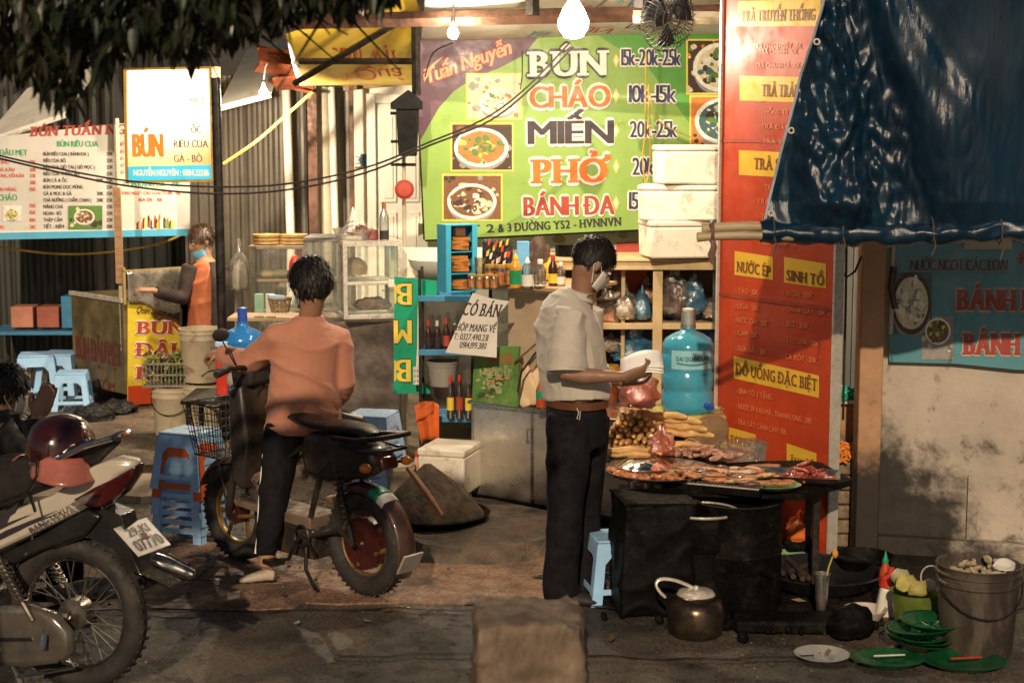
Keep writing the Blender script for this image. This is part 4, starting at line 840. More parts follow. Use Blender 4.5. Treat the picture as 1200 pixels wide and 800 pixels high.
# ------------------------------------------------------------------ green cloth banner (upside down letters)
t = board('cloth_banner', 'green hanging cloth banner with upside down yellow letters', 'banner', P(461, 461, 9.4), P(491, 461, 9.4))
def wavy(t, name, pts, mat, **k):
    return panel(t, name, pts, mat, .006, **k)
wavy(t, 'cloth', [(462, 324), (512, 329), (512, 352), (490, 345), (489, 400), (487, 440), (504, 458), (504, 461), (461, 461)], mt('green_cloth', (.0, .3, .15), r=.5, var=.1, bump=.2, bsc=10))
mb = MB(); yb_ = mt('yellow_print', (.75, .55, .07), bump=0)
for s, x0, x1, y, c in (('BÚN', 437, 482, 332, 25), ('MIẾN', 420, 482, 375, 27), ('BÚN', 437, 481, 421, 26)):
    a = onp(t, x1, y); b_ = onp(t, x1, y + c); cut = onp(t, 463, y)[0]
    tmp = MB(); L_ = onp(t, x1, y)[0] - onp(t, x0, y)[0]; 
    ss = s[0] if s[0] == 'B' else 'M'
    wpx = (0.13 if ss == 'B' else .13)
    text(mb, ss, a[0], a[1], a[1] - b_[1], w=onp(t, x1, y)[0] - onp(t, x1 - (17 if ss == 'B' else 19), y)[0], flip=True, d=-.003, bold=.12, mi=0, out=1, outt=.05)
    if ss == 'B':
        q0 = onp(t, 462, y)[0]; mb.m = 0; k = [(q0, a[1]), (q0 + .012, a[1] - .01), (q0 + .012, b_[1] + .015), (q0, b_[1])]; mb.add([(x, -.004, z) for x, z in k], [(3, 2, 1, 0)])
mb.build('lettering', [yb_, blackp], t, smooth=0)
# ------------------------------------------------------------------ tall blue-shelved rack with bottles, upper glass box, steel cart
a = P(491, 580, 9.3)
t = T('tray_rack', 'dark rack with three blue trays behind the green banner', 'rack', (P(491, 500, 9.25).x, 9.25, .01))
rw = P(556, 500, 9.25).x - P(491, 500, 9.25).x
for py in (352, 415, 493):
    z = P(500, py, 9.25).z - .01; mb = MB(); mb.box((rw / 2, .12, z), (rw, .26, .012)); mb.box((rw / 2, -.01, z + .012), (rw, .012, .035)); mb.box((rw / 2, .25, z + .012), (rw, .012, .035)); mb.build('tray', tealP, t, bevel=.003)
for x in (.01, rw - .01):
    for y in (0, .24): MB().box((x, y, .66), (.018, .018, 1.3)).build('post', iron, t)
MB().box((rw / 2, .27, .75), (rw, .004, 1.0)).build('back', film('dark_film', (.3, .3, .26), .2, .2, haze=.15), t)
cola = mt('cola', (.05, .015, .01), r=.12, var=.2, bump=0, coat=.6)
petb = film('pet', (.8, .75, .7), .35, .06, haze=.15)
def small_bottles(px, py, Y, n, lab, grp, mat, dx=.03, h=.17, seed=1, capm=None):
    rn = random.Random(seed)
    for k in range(n):
        p = P(px, py, Y); p.x += (k % 5) * .052; p.y += (k // 5) * .055
        bottle('bottle', ['leftmost ', 'second from left ', 'third from left ', 'fourth from left ', 'rightmost '][k] + lab, p, h * rn.uniform(.92, 1.05), .021, mat, 0, capm or rn.choice([redP, whP, s_dk]), (.2, .5), rn.choice([s_mar, s_dk, s_ye]), group=grp, n=10)
small_bottles(502, 413, 9.33, 5, 'small dark drink bottle standing in the middle blue tray', 'dark bottles on the middle tray', cola, h=.2)
small_bottles(528, 490, 9.2, 4, 'clear dark cola bottle on the lowest blue tray', 'bottles on the lowest blue tray', film('cola_pet', (.45, .25, .2), .35, .05, haze=.2), h=.26, seed=4)
bucket('pail', 'grey plastic pail under the middle blue tray', P(519, 452, 9.35), .15, .09, plas_('grey_pail', (.3, .27, .24)), handle=False)
# power strip stuck on the banner
t = T('socket_box', 'cream socket box with dark holes at the banner foot', 'socket', P(488, 448, 9.3)); MB().box((0, 0, .04), (.035, .03, .105)).build('body', whP, t, bevel=.003)
mb = MB()
for k in range(3):
    for x in (-.008, .008): mb.box((x, -.0155, .01 + k * .03), (.006, .002, .01))
mb.build('socket_hole', blackp, t)
# steel cart, yawed a little so its right end is nearer
A_, B_ = P(554, 560, 9.05), P(725, 560, 8.45)
yaw = atan2(B_.y - A_.y, B_.x - A_.x); cl_ = hypot(B_.x - A_.x, B_.y - A_.y)
CARTZ = .05; t = T('steel_cart', 'shiny steel food cart with casters behind the standing man', 'cart', (A_.x, A_.y, CARTZ), yaw); CART = t
ht = P(560, 472, 9.05).z - CARTZ; hb = P(555, 578, 9.05).z - CARTZ
MB().box((cl_ / 2, .26, (ht + hb) / 2), (cl_, .52, ht - hb)).build('body', mt('shiny_steel', (.6, .55, .48), r=.3, m=.75, var=.12, sc=3, dirt=(.3, .2, .12), dsc=3, damt=.35, bump=.35, bsc=7, bd=.012, rv=.12), t, bevel=.006)
mb = MB(); mb.box((cl_ / 2, .25, ht + .008), (cl_ + .03, .56, .018)); mb.build('worktop', steel, t, bevel=.004)
for z in (hb - .008,): MB().box((cl_ / 2, .26, z), (cl_ + .01, .53, .02)).build('base_rail', iron, t, bevel=.003)
for x in (.004, .42, .43): MB().box((x, -.003, (ht + hb) / 2), (.012, .008, ht - hb)).build('edge_strip', steel, t)
MB().tube([(.408, -.01, ht - .1), (.404, -.028, ht - .1), (.404, -.028, ht - .17), (.408, -.01, ht - .17)], .005, 6).build('handle', steel, t)
for x in (.06, cl_ - .06):
    for y in (.06, .45): mb = MB(); mb.box((x, y, hb * .6), (.03, .05, hb * .7)); mb.lathe([(0, -.014), (.035, -.014), (.035, .014), (0, .014)], (x, y + .02, .0), 14, (0, pi / 2, 0)); mb.build('caster', iron, t)
# upper box with steel sides and pale panel, glass shelf
uz = P(600, 337, 8.95).z - CARTZ
t2 = T('counter_box', 'upright counter box on the steel cart with pale side and dark glass', 'box', (A_.x, A_.y, CARTZ + ht + .018), yaw)
uh = uz - ht - .02
MB().box((.34, .3, uh / 2), (.33, .4, uh)).build('panel', mt('pale_steel', (.62, .47, .32), r=.4, m=.3, var=.12, sc=3, dirt=(.35, .22, .12), dsc=5, bump=.15), t2, bevel=.004)
MB().box((.09, .34, uh / 2), (.17, .34, uh - .01)).build('dark_side', dustyglass, t2)
for x in (.005, .175): MB().box((x, .16, uh / 2), (.014, .014, uh)).build('post', iron, t2)
MB().box((.09, .45, uh / 2), (.17, .01, uh)).build('back', mt('dark_inside', (.08, .06, .05), var=.5, sc=12), t2)
MB().box((.3, .27, uh + .012), (.62, .56, .022)).build('counter_top', wood2, t2, bevel=.004)
MB().box((.3, .27, uh - .008), (.58, .5, .012)).build('under_rail', alu, t2)
CT = CARTZ + ht + .018 + uh + .024       # height of the counter top
# leaning green poster
t = board('poster', 'small green poster of vegetables leaning on the steel cart', 'poster', P(553, 472, 8.92), P(605, 478, 8.78))
panel(t, 'board', [(556, 406), (608, 406), (606, 477), (553, 470)], pm('moss', (.1, .22, .05), var=.4, dirt=(.3, .28, .12), dsc=14), .02)
rn = random.Random(5); mb = MB()
for k in range(60):
    x, y = rn.gauss(580, 8), rn.gauss(447, 8)
    if 558 < x < 600 and 425 < y < 468: pp(t, mb, ellpts(x, y, rn.uniform(1.5, 4), rn.uniform(1, 3), 7), rn.choice([0, 1, 2]), -.002 - k * .0001)
pt(t, mb, 'RAU MÁ', 572, 426, 602, 11, 3, d=-.003, bold=.15)
pt(t, mb, 'NƯỚC ÉP', 563, 440, 600, 8, 0, d=-.003, bold=.1)
mb.build('print', [pm('pale_moss', (.35, .38, .18)), pm('dark_moss', (.05, .1, .03)), pm('tan', (.4, .25, .12)), pm('rust_ink', (.35, .12, .05))], t, smooth=0)
# white notice hanging askew
t = board('paper_notice', 'tilted white paper notice with phone numbers taped to the counter', 'notice', P(522, 412, 8.7), P(582, 419, 8.7))
panel(t, 'sheet', [(554, 343), (577, 350), (597, 353), (583, 370), (582, 419), (522, 413)], paper, .0015)
mb = MB()
pt(t, mb, 'CÓ BÁN', 541, 369, 584, 15, 0, shear=.28, d=-.001, bold=.08, serif=True, slope=.06)
pt(t, mb, 'HỘP MANG VỀ', 534, 387, 580, 8.5, 0, shear=.2, d=-.001, bold=.08, serif=True, slope=.05)
pt(t, mb, 'T: 0327.490.231', 531, 397.5, 571, 7.5, 0, shear=.2, d=-.001, bold=.06, slope=.05)
pt(t, mb, '0914.199.380', 538, 407.5, 569, 7.5, 0, shear=.2, d=-.001, bold=.06, slope=.05)
mb.build('lettering', [s_dk], t, smooth=0)
# blue cookie display
t = T('display_box', 'tall blue cardboard display of brown cookie packs on the counter', 'display', P(536, 341, 8.95), R(28))
cy = mt('cyan_card', (.06, .42, .62), r=.35, var=.08, bump=0)
mb = MB(); mb.box((0, .055, .185), (.19, .006, .37)); mb.box((-.094, 0, .185), (.006, .11, .37)); mb.box((.094, 0, .185), (.006, .11, .37)); mb.box((0, 0, .003), (.19, .11, .006)); mb.box((0, 0, .368), (.19, .11, .006))
for z in (.1, .22): mb.box((0, 0, z), (.184, .1, .005))
mb.box((-.08, -.055, .185), (.03, .004, .37)); mb.box((.08, -.055, .185), (.03, .004, .37)); mb.build('carton', cy, t)
ck = mt('cookie_pack', (.4, .16, .04), r=.35, var=.35, sc=25, bump=.2)
rn = random.Random(2); me = MB().box((0, 0, 0), (.1, .05, .017)).mesh('pack', ck)
for z0_, n in ((.01, 3), (.108, 5), (.228, 4)):
    for k in range(n): inst(me, 'cookie_pack', t, (rn.uniform(-.008, .008), -.02, z0_ + .012 + k * .0175), (0, rn.uniform(-.05, .1), rn.uniform(-.2, .2)))
MB().box((0, -.03, .33), (.06, .03, .05)).build('cookie_pack', mt('dark_cookie', (.1, .05, .02), bump=0), t, bevel=.004)
mb = MB(); text(mb, 'BÁNH', .055, .16, .03, w=.11, mi=0, d=-.112, bold=.1, rot=0); 
for v in range(len(mb.v)): x, y, z = mb.v[v]; mb.v[v] = (.0975, (z - .175) * 1 , .1 + (x - .05) * 1.0)
mb.build('lettering', s_wh, t, smooth=0)
# sauces and jars on the counter
ys = 8.85
def onc(px, Y): p = P(px, 330, Y); p.z = CT; return p
sauce = mt('yellow_sauce', (.75, .35, .03), r=.25, bump=0, coat=.3)
bottle('sauce_bottle', 'yellow squeeze sauce bottle with green label on the counter', onc(604, 8.72), .19, .032, sauce, 0, mt('sauce_cap', (.8, .5, .03), bump=0), (.1, .5), greenP, cone=True)
bottle('sauce_bottle', 'clear squeeze bottle with white label, middle of three', onc(618, 8.74), .165, .031, film('clear_bottle', 0), 0, s_wh, (.05, .42), s_wh, cone=True)
bottle('pump_bottle', 'clear pump bottle, rightmost of the three on the counter', onc(633, 8.76), .15, .034, petb, 0, s_wh, (.05, .1), s_wh)
jf = mt('pickle_mix', (.6, .28, .05), r=.4, var=.5, sc=60, bump=.3); lidm = mt('gold_lid', (.55, .32, .05), r=.35, m=.3)
for k, (px, Y, lb) in enumerate(((553, 8.7, 'leftmost of the small pickle jars on the counter'), (562, 8.66, 'second small pickle jar from the blue display'), (571, 8.7, 'third small pickle jar from the blue display'), (579, 8.67, 'fourth small pickle jar from the blue display'))): jar('pickle_jar', lb, onc(px, Y), .075, .026, jf, lidm, group='small pickle jars')
for px, Y, lb in ((574, 8.85, 'left larger jar of orange pickle behind the small jars'), (586, 8.83, 'middle larger jar of orange pickle behind the small jars'), (596, 8.88, 'right larger jar of orange pickle beside the yellow sauce')): jar('pickle_jar', lb, onc(px, Y), .115, .032, mt('orange_pickle', (.7, .25, .04), var=.3, sc=50), lidm, group='larger pickle jars')
t = T('drinking_glass', 'clear glass tumbler standing behind the pickle jars', 'glass', onc(563, 8.9)); MB().lathe([(0, .003), (.024, .003), (.033, .15), (.031, .15), (.022, .01)], n=16).build('glass', film('jar', 0), t)
t = T('black_box', 'black packet with colourful print behind the jars', 'packet', onc(583, 9.0)); MB().box((0, 0, .12), (.17, .06, .25), (0, 0, -.1)).build('packet', blackbag, t, bevel=.02)
mb = MB(); cm = [s_ye, s_red, s_wh, s_pk]; rn = random.Random(7)
for k in range(14): mb.m = k % 4; mb.add([(x + (k - 7) * .009, -.042 - .001 * (k % 3), .15 + .06 * sin(k * 1.7) + z) for x, z in ((0, 0), (.012, .004), (.02, .04), (.004, .03))], [(0, 1, 2, 3)])
mb.build('print', cm, t, smooth=0, kind='stuff')
t = T('blue_folder', 'upright pale blue folder behind the sauce bottles', 'folder', onc(613, 9.1)); MB().box((0, 0, .11), (.07, .03, .23)).build('folder', mt('folder_blue', (.15, .42, .72), bump=0), t, bevel=.004)
bag('cloth_bundle', 'brown hanging cloth bundle right of the blue folder', onc(631, 9.15) + V((0, 0, .1)), (.07, .05, .15), mt('brown_cloth', (.09, .05, .035), var=.4, bump=.5), 8, knot=False)
bag('snack_bag', 'small yellow snack bag behind the pump bottle', onc(645, 9.1) + V((0, 0, .05)), (.05, .04, .07), mt('yellow_snack', (.7, .42, .04), r=.3, bump=.6), 9)
t = T('small_sink', 'white rounded pan behind the green banner top', 'pan', P(520, 303, 9.8)); MB().lathe([(0, -.12), (.12, -.11), (.2, -.05), (.22, 0), (.2, 0), (.1, -.04)], n=28).build('pan', white, t); MB().ell((.06, 0, .03), (.09, .06, .045), 16, 8).build('lid', blackp, t)
t = T('pan_shelf', 'pale shelf under the white pan behind the counter', 'shelf', P(505, 322, 9.9)); MB().box((.2, 0, -.04), (.9, .3, .04)).build('shelf', white, t); MB().box((.1, .1, .06), (.7, .03, .2)).build('back', white, t)
# newspapers and cleaver tools leaning near man
t = T('folded_paper', 'crumpled cream paper wrapping on the cart worktop', 'paper', P(622, 476, 8.85)); rn = random.Random(3)
for k in range(5):
    mb = MB(); mb.grid(lambda u, v: ((u - .5) * .17, .02 * sin(u * 5 + k) + v * .03, v * .2 + .02 * sin(u * 7 + k)), 6, 6); o = mb.build('sheet', mt('cream_wrap', (.66, .48, .3), r=.6, var=.1, bump=.3), t, solid=.001); o.rotation_euler = (-.2, rn.uniform(-.8, .8), rn.uniform(-.3, .3)); o.location = (rn.uniform(-.05, .05), -.03 + k * .02, .02)
t = T('long_tool', 'long dark handled blade leaning behind the man back', 'tool', P(611, 425, 8.75)); MB().tube([(-.04, 0, 0), (.12, 0, .14)], (.012, .014), 4, flat=.4).build('blade', mt('tool_wood', (.12, .06, .03)), t)
MB().tube([(-.02, -.01, -.16), (.0, -.01, -.05), (.08, -.01, .06)], .006, 6).build('handle', iron, t)
bottle('sauce_bottle', 'red chilli sauce bottle beside the man back on the cart', P(634, 477, 8.6), .16, .027, mt('chilli', (.5, .07, .02), r=.25, bump=0, coat=.4), 0, s_or, (.3, .6), greenP, cone=True)
# ------------------------------------------------------------------ wide glass cabinet at the right with foam boxes on top
CY = 9.3; a = P(690, 480, CY); b = P(864, 480, CY)
zt = P(770, 309, CY).z; fr = wood2; t = T('wooden_cabinet', 'wooden framed open cabinet full of bags behind the blue jug', 'cabinet', (a.x - .3, CY, .01)); CAB = t
Wc = b.x - a.x + .3; ox = a.x - .3
sh1_ = P(770, 384, CY).z
def cx(px): return P(px, 400, CY).x - ox
frame = mt('cabinet_frame', (.52, .38, .2), r=.5, var=.15, sc=5, dirt=(.25, .15, .08), dsc=5, bump=.15)
MB().box((Wc / 2, .0, zt - .02), (Wc, .045, .05)).build('top_rail', frame, t, bevel=.004)
MB().box((Wc / 2, .24, zt + .012), (Wc, .55, .014)).build('top', frame, t, bevel=.003)
for px, w_ in ((770, .055), (862, .04), (731, .022)): MB().box((cx(px), .0 if px != 731 else .1, (zt - .05) / 2), (w_, .04, zt - .055)).build('post', frame, t, bevel=.003)
MB().box((.02, 0, (zt - .05) / 2), (.04, .04, zt - .055)).build('post', frame, t, bevel=.003)
for py in (384, 482):
    z = P(770, py, CY).z; MB().box((Wc / 2, .23, z), (Wc - .02, .42, .016)).build('shelf', frame, t, bevel=.002); MB().box((Wc / 2, -.004, z), (Wc - .02, .022, .035)).build('shelf_rail', frame, t, bevel=.002)
MB().box((cx(735), .485, (zt + sh1_) / 2), (.3, .008, zt - sh1_)).build('red_back', mt('red_board', (.5, .09, .06), var=.15, dirt=(.25, .1, .06), dsc=5), t)
MB().box((Wc / 2, .49, zt / 2), (Wc, .01, zt - .02)).build('back', mt('cabinet_back', (.13, .075, .045), var=.3, sc=4, dirt=(.05, .03, .02), dsc=3), t)
MB().box((cx(846), -.018, (zt + P(770, 384, CY).z) / 2 - .02), (.12, .003, zt - P(770, 384, CY).z - .08)).build('pane', dustyglass, t)
sh1 = P(770, 384, CY).z + .01; sh2 = P(770, 482, CY).z + .01
def cb(name, label, px, py, rad, mat, seed, fill=None, Y=CY + .17, **k): return bag(name, label, P(px, py, Y), rad, mat, seed, fill, **k)
orfill = mt('orange_noodles', (.7, .22, .05), r=.5, var=.4, sc=40, bump=.4, bsc=60); whfill = mt('pale_noodles', (.62, .5, .36), r=.55, var=.2, sc=30, bump=.4)
cb('plastic_bag', 'clear bag of orange food, nearest the man face', 712, 366, (.13, .09, .1), clearbag, 11, orfill)
cb('plastic_bag', 'white knotted bag in the cabinet between orange and blue bags', 733, 362, (.07, .07, .11), clearbag, 12, whfill, Y=CY + .1)
cb('plastic_bag', 'small blue and white bag at the cabinet upper shelf post', 752, 362, (.055, .06, .11), bluebag, 13, whfill, Y=CY + .12)
cb('plastic_bag', 'large clear bag of crumpled film on the upper right shelf', 790, 350, (.1, .1, .17), clearbag, 14, mt('dark_mix', 0))
cb('plastic_bag', 'dark blue bag upper right, beside the large clear bag', 812, 352, (.08, .08, .13), bluebag, 15, None)
cb('plastic_bag', 'pale clear bag at the far right of the upper shelf', 840, 362, (.09, .08, .09), clearbag, 16, whfill)
cb('plastic_bag', 'big bright blue bag on the lower left shelf', 744, 412, (.13, .1, .12), bluebag, 17, None, amp=.35)
cb('plastic_bag', 'small white box bag left of the big blue bag', 716, 405, (.07, .07, .06), clearbag, 18, whfill)
cb('plastic_bag', 'blue bag hanging right of the pale blue jug', 826, 402, (.07, .06, .11), bluebag, 19, None)
cb('plastic_bag', 'dim blue bag low behind the orange board edge', 838, 430, (.07, .07, .13), bluebag, 20, None)
t = T('red_tin', 'orange and red tin standing below the blue bag', 'tin', P(714, 470, 9.15)); MB().lathe([(0, 0), (.05, 0), (.05, .18), (.045, .2), (0, .2)], n=18).build('tin', mt('tin_orange', (.6, .14, .03), r=.35, var=.6, sc=16, bump=0), t); MB().lathe([(.052, .18), (.052, .21), (0, .21)], n=18).build('lid', lidm, t)
t = T('stacked_goods', 'stack of small printed boxes behind the man forearm', 'boxes', P(727, 478, 9.2))
for k in range(4): MB().box((rn.uniform(-.02, .02), 0, .03 + k * .06), (.16, .12, .055), (0, 0, rn.uniform(-.2, .2))).build('box', mt('goods_%d' % k, [(.55, .2, .05), (.1, .05, .04), (.6, .45, .3), (.5, .08, .04)][k], var=.5, sc=20), t, bevel=.003)
# red and white panel behind the cabinet
t = board('wall_poster', 'white and red poster on the wall behind the man head', 'poster', P(560, 420, 10.8), P(770, 420, 10.8))
panel(t, 'white_field', [(490, 262), (780, 250), (780, 292), (490, 296)], pm('poster_white', (.62, .58, .5)), .02)
panel(t, 'red_field', [(722, 284), (780, 283), (780, 480), (700, 480), (700, 318), (722, 318)], pm('poster_red', (.55, .09, .06)), .01, -.012)
mb = MB(); pt(t, mb, 'MÓN NGON', 686, 276, 742, 7, 0, bold=.1, d=-.002)
for x, y, r in ((655, 280, 5), (730, 275, 4)): pp(t, mb, ellpts(x, y, r * 1.6, r, 12), 1, -.002)
mb.build('print', [pm('faint_blue', (.35, .42, .5)), pm('tan', 0)], t, smooth=0)
t = T('black_pot', 'black pot on the counter behind the man hair', 'pot', P(668, 305, 9.5)); MB().lathe([(0, 0), (.085, 0), (.09, .09), (.095, .095), (0, .1)], n=22).build('pot', soot, t)
# foam boxes
def foambox(label, px0, px1, py0, py1, Y, d, rz=0, lid=True):
    a = P(px0, py1, Y); b = P(px1, py0, Y); w_ = b.x - a.x; h = b.z - a.z
    t = T('foam_box', label, 'foam box', ((a.x + b.x) / 2, Y + d / 2, a.z), rz, group='foam boxes')
    rn_ = random.Random(px0 + py0); mb = MB(); mb.box((0, 0, h * .42), (w_ * .97, d * .97, h * .84), tx=1.02, ty=1.02); o = mb.build('body', foam, t, bevel=.012)
    MB().box((0, 0, h * .92), (w_, d, h * .155)).build('lid', foam, t, bevel=.01); return t
foambox('lowest white foam box on the wooden cabinet', 756, 866, 259, 303, 9.2, .34, R(8))
foambox('middle white foam box of the stack on the cabinet', 752, 853, 217, 259, 9.2, .34, R(-9))
foambox('topmost white foam box beside the orange board', 772, 876, 170, 216, 9.2, .34, R(6))
foambox('grubby white foam box on the ground beside the steel cart', 497, 555, 527, 582, 8.75, .33, R(-16))
# orange cloth hanging
t = T('rag', 'orange cloth hanging over the foam box', 'cloth', P(500, 520, 9.1)); mb = MB()
mb.grid(lambda u, v: ((u - .5) * (.1 + .04 * v) + .02 * (1 - v), .02 * sin(u * 9), v * .22 + .03 * sin(u * 3)), 10, 8); mb.grid(lambda u, v: (-.06 + u * .1, -.015 + .01 * sin(u * 8), .2 - v * .07 + u * .05), 6, 4); mb.build('cloth', mt('orange_cloth', (.6, .12, .02), r=.6, bump=.3), t, solid=.003)
bottle('bottle', 'small red and white bottle left of the foam box', P(488, 562, 8.8), .16, .016, mt('milk_glass', (.6, .3, .25), r=.2), 0, redP)
bucket('paint_pail', 'white lidded pail behind the right stool stack', G(468, 606), .3, .085, dirtyB, handle=False)

# more goods packed on the cabinet shelves and counter
cb('plastic_bag', 'clear bag of brown noodles left of the cabinet post', 757, 345, (.06, .06, .09), clearbag, 31, orfill, Y=CY + .32)
cb('plastic_bag', 'pale bag at the back of the upper left shelf', 722, 350, (.09, .07, .12), clearbag, 32, whfill, Y=CY + .34)
cb('plastic_bag', 'cyan bag wedged behind the large clear bag', 800, 372, (.1, .07, .09), bluebag, 33, mt('cyan_fill', (.2, .5, .65), var=.3, bump=.4), Y=CY + .3)
cb('plastic_bag', 'second bright blue bag behind the first on the lower shelf', 756, 430, (.11, .1, .11), bluebag, 34, mt('cyan_fill', 0), Y=CY + .3)
cb('plastic_bag', 'green and white bag low beside the pale blue jug', 846, 470, (.08, .07, .1), clearbag, 35, mt('greens', (.12, .2, .05), var=.5, sc=20), Y=CY + .1)
for k, (px, c_) in enumerate(((702, (.6, .1, .03)), (738, (.7, .5, .1)), (752, (.5, .06, .04)))):
    t = T('canister', ['red capped canister on the lower cabinet shelf by the man', 'yellow canister on the lower cabinet shelf', 'dark red canister beside the cabinet post'][k], 'canister', V((P(px, 480, CY + .08).x, CY + .08, sh2))); MB().lathe([(0, 0), (.036, 0), (.036, .13), (.03, .14), (0, .14)], n=16).build('body', mt('can_%d' % k, c_, r=.3, var=.5, sc=14), t); MB().lathe([(.034, .138), (.034, .165), (0, .166)], n=14).build('lid', [redP, yelP, whP][k], t)
for k, (px, h_, lb) in enumerate(((648, .17, 'brown bottle at the right end of the counter row'), (657, .13, 'short pale bottle beside the brown bottle on the counter'))):
    bottle('bottle', lb, onc(px, 8.82), h_, .026, [cola, petb][k], 0, [redP, s_wh][k], (.1, .4), [s_ye, s_wh][k])
# ------------------------------------------------------------------ people
skin = mt('skin', (.36, .19, .11), r=.5, var=.08, sc=12, bump=.12, bsc=300, bd=.001, sss=.15)
skin_d = mt('tanned_skin', (.27, .14, .085), r=.5, var=.08, sc=12, bump=.12, bsc=300, bd=.001, sss=.1)
hairm = mt('black_hair', (.01, .008, .007), r=.58, var=.4, sc=40, bump=.6, bsc=120, bd=.004, st=(1, 1, .3))
hairb = mt('brown_hair', (.05, .025, .015), r=.4, var=.4, sc=40, bump=.6, bsc=120, bd=.004)
eyew = mt('eye_white', (.6, .58, .55), r=.2, bump=0); eyed = mt('eye_dark', (.015, .01, .01), r=.15, bump=0); lipm = mt('lips', (.35, .12, .1), bump=0)
def frame_of(f, u=(0, 0, 1), tilt=0):
    f = V(f).normalized(); u = V(u); x = f.cross(u).normalized(); u = x.cross(f)
    q = M((x, f, u)).transposed()
    return q @ M.Rotation(tilt, 3, 'X')
def hand(mb, w_, d, nrm, s=1.0, curl=.6, spread=.12, thumb=1):
    """palm and five fingers; d = direction of the hand, nrm = back of the hand, thumb = +1 / -1 side"""
    d = V(d).normalized(); nrm = (V(nrm) - d * V(nrm).dot(d)).normalized(); sd = d.cross(nrm) * thumb; w_ = V(w_)
    mb.tube([w_ - d * .02 * s, w_ + d * .02 * s, w_ + d * .055 * s, w_ + d * .088 * s], [(.024 * s, .02 * s), (.034 * s, .017 * s), (.041 * s, .016 * s), (.038 * s, .012 * s)], 12, up=nrm)
    for k, (off, L) in enumerate(((.03, .07), (.01, .078), (-.01, .073), (-.029, .058))):
        p = w_ + d * .082 * s + sd * off * s; a = curl * (.75 + .12 * k); dd = (d + sd * off * spread * 8).normalized(); pts = [p - dd * .02 * s, p]
        for j in range(3):
            ang = a * (j + 1) * .75; v = dd * cos(ang) - nrm * sin(ang); p = p + v * L * s * (.42, .32, .26)[j]; pts.append(p.copy())
        mb.tube(pts, [.0085 * s, .0092 * s, .0085 * s, .008 * s, .0065 * s], 8)
    p = w_ + d * .02 * s + sd * .026 * s; v = (d * .6 + sd * .7 - nrm * .35).normalized(); p2 = p + v * .035 * s; v2 = (d * .85 + sd * .25 - nrm * .5 * (curl + .3)).normalized()
    mb.tube([p - v * .012 * s, p, p2, p2 + v2 * .03 * s, p2 + v2 * .028 * s + (v2 - nrm * .4 * curl) * .022 * s], [.014 * s, .013 * s, .0105 * s, .0095 * s, .007 * s], 8)
def head(mb, c, q, s=1.0):
    c = V(c); A = lambda p: c + q @ (V(p) * s)
    om = mb.T; mb.T = M.Translation(c) @ q.to_4x4() @ M.Scale(s, 4)
    mb.ell((0, -.012, .035), (.074, .093, .083), 20, 14); mb.ell((0, .02, -.03), (.058, .068, .07), 18, 12); mb.ell((0, .048, -.07), (.032, .032, .028), 12, 8)
    mb.ell((0, -.01, -.02), (.062, .07, .07), 16, 10)
    mb.tube([(0, .083, .028), (0, .097, .0), (0, .104, -.014), (0, .09, -.022)], [.008, .012, .015, .01], 8)
    for x in (-1, 1):
        mb.ell((.074 * x, -.01, -.004), (.01, .02, .032), 10, 8, (0, .15 * x, -.35 * x)); mb.ell((.066 * x, .0, -.012), (.014, .012, .016), 8, 6)
        mb.ell((.034 * x, .062, -.008), (.022, .018, .018), 10, 6); mb.ell((.03 * x, .074, .036), (.022, .01, .007), 8, 5)
    mb.ell((0, .083, -.045), (.022, .01, .007), 10, 6); mb.T = om
def face_bits(t, par, c, q, s=1.0):
    T4 = M.Translation(V(c)) @ q.to_4x4() @ M.Scale(s, 4)
    for x in (-1, 1):
        mb = MB(); mb.T = T4; mb.ell((.031 * x, .077, .014), (.012, .009, .007), 10, 8); mb.m = 1; mb.ell((.031 * x, .0845, .013), (.0048, .0025, .0048), 8, 6)
        mb.build('eye', [eyew, eyed], par, world=True); mb = MB(); mb.T = T4
        mb.tube([(.016 * x, .087, .032), (.03 * x, .087, .037), (.046 * x, .078, .033)], [.003, .0035, .002], 6); mb.build('eyebrow', hairm, par, world=True)
    mb = MB(); mb.T = T4; mb.ell((0, .091, -.042), (.018, .006, .004), 10, 6); mb.ell((0, .09, -.05), (.015, .006, .005), 10, 6); mb.build('lips', lipm, par, world=True)
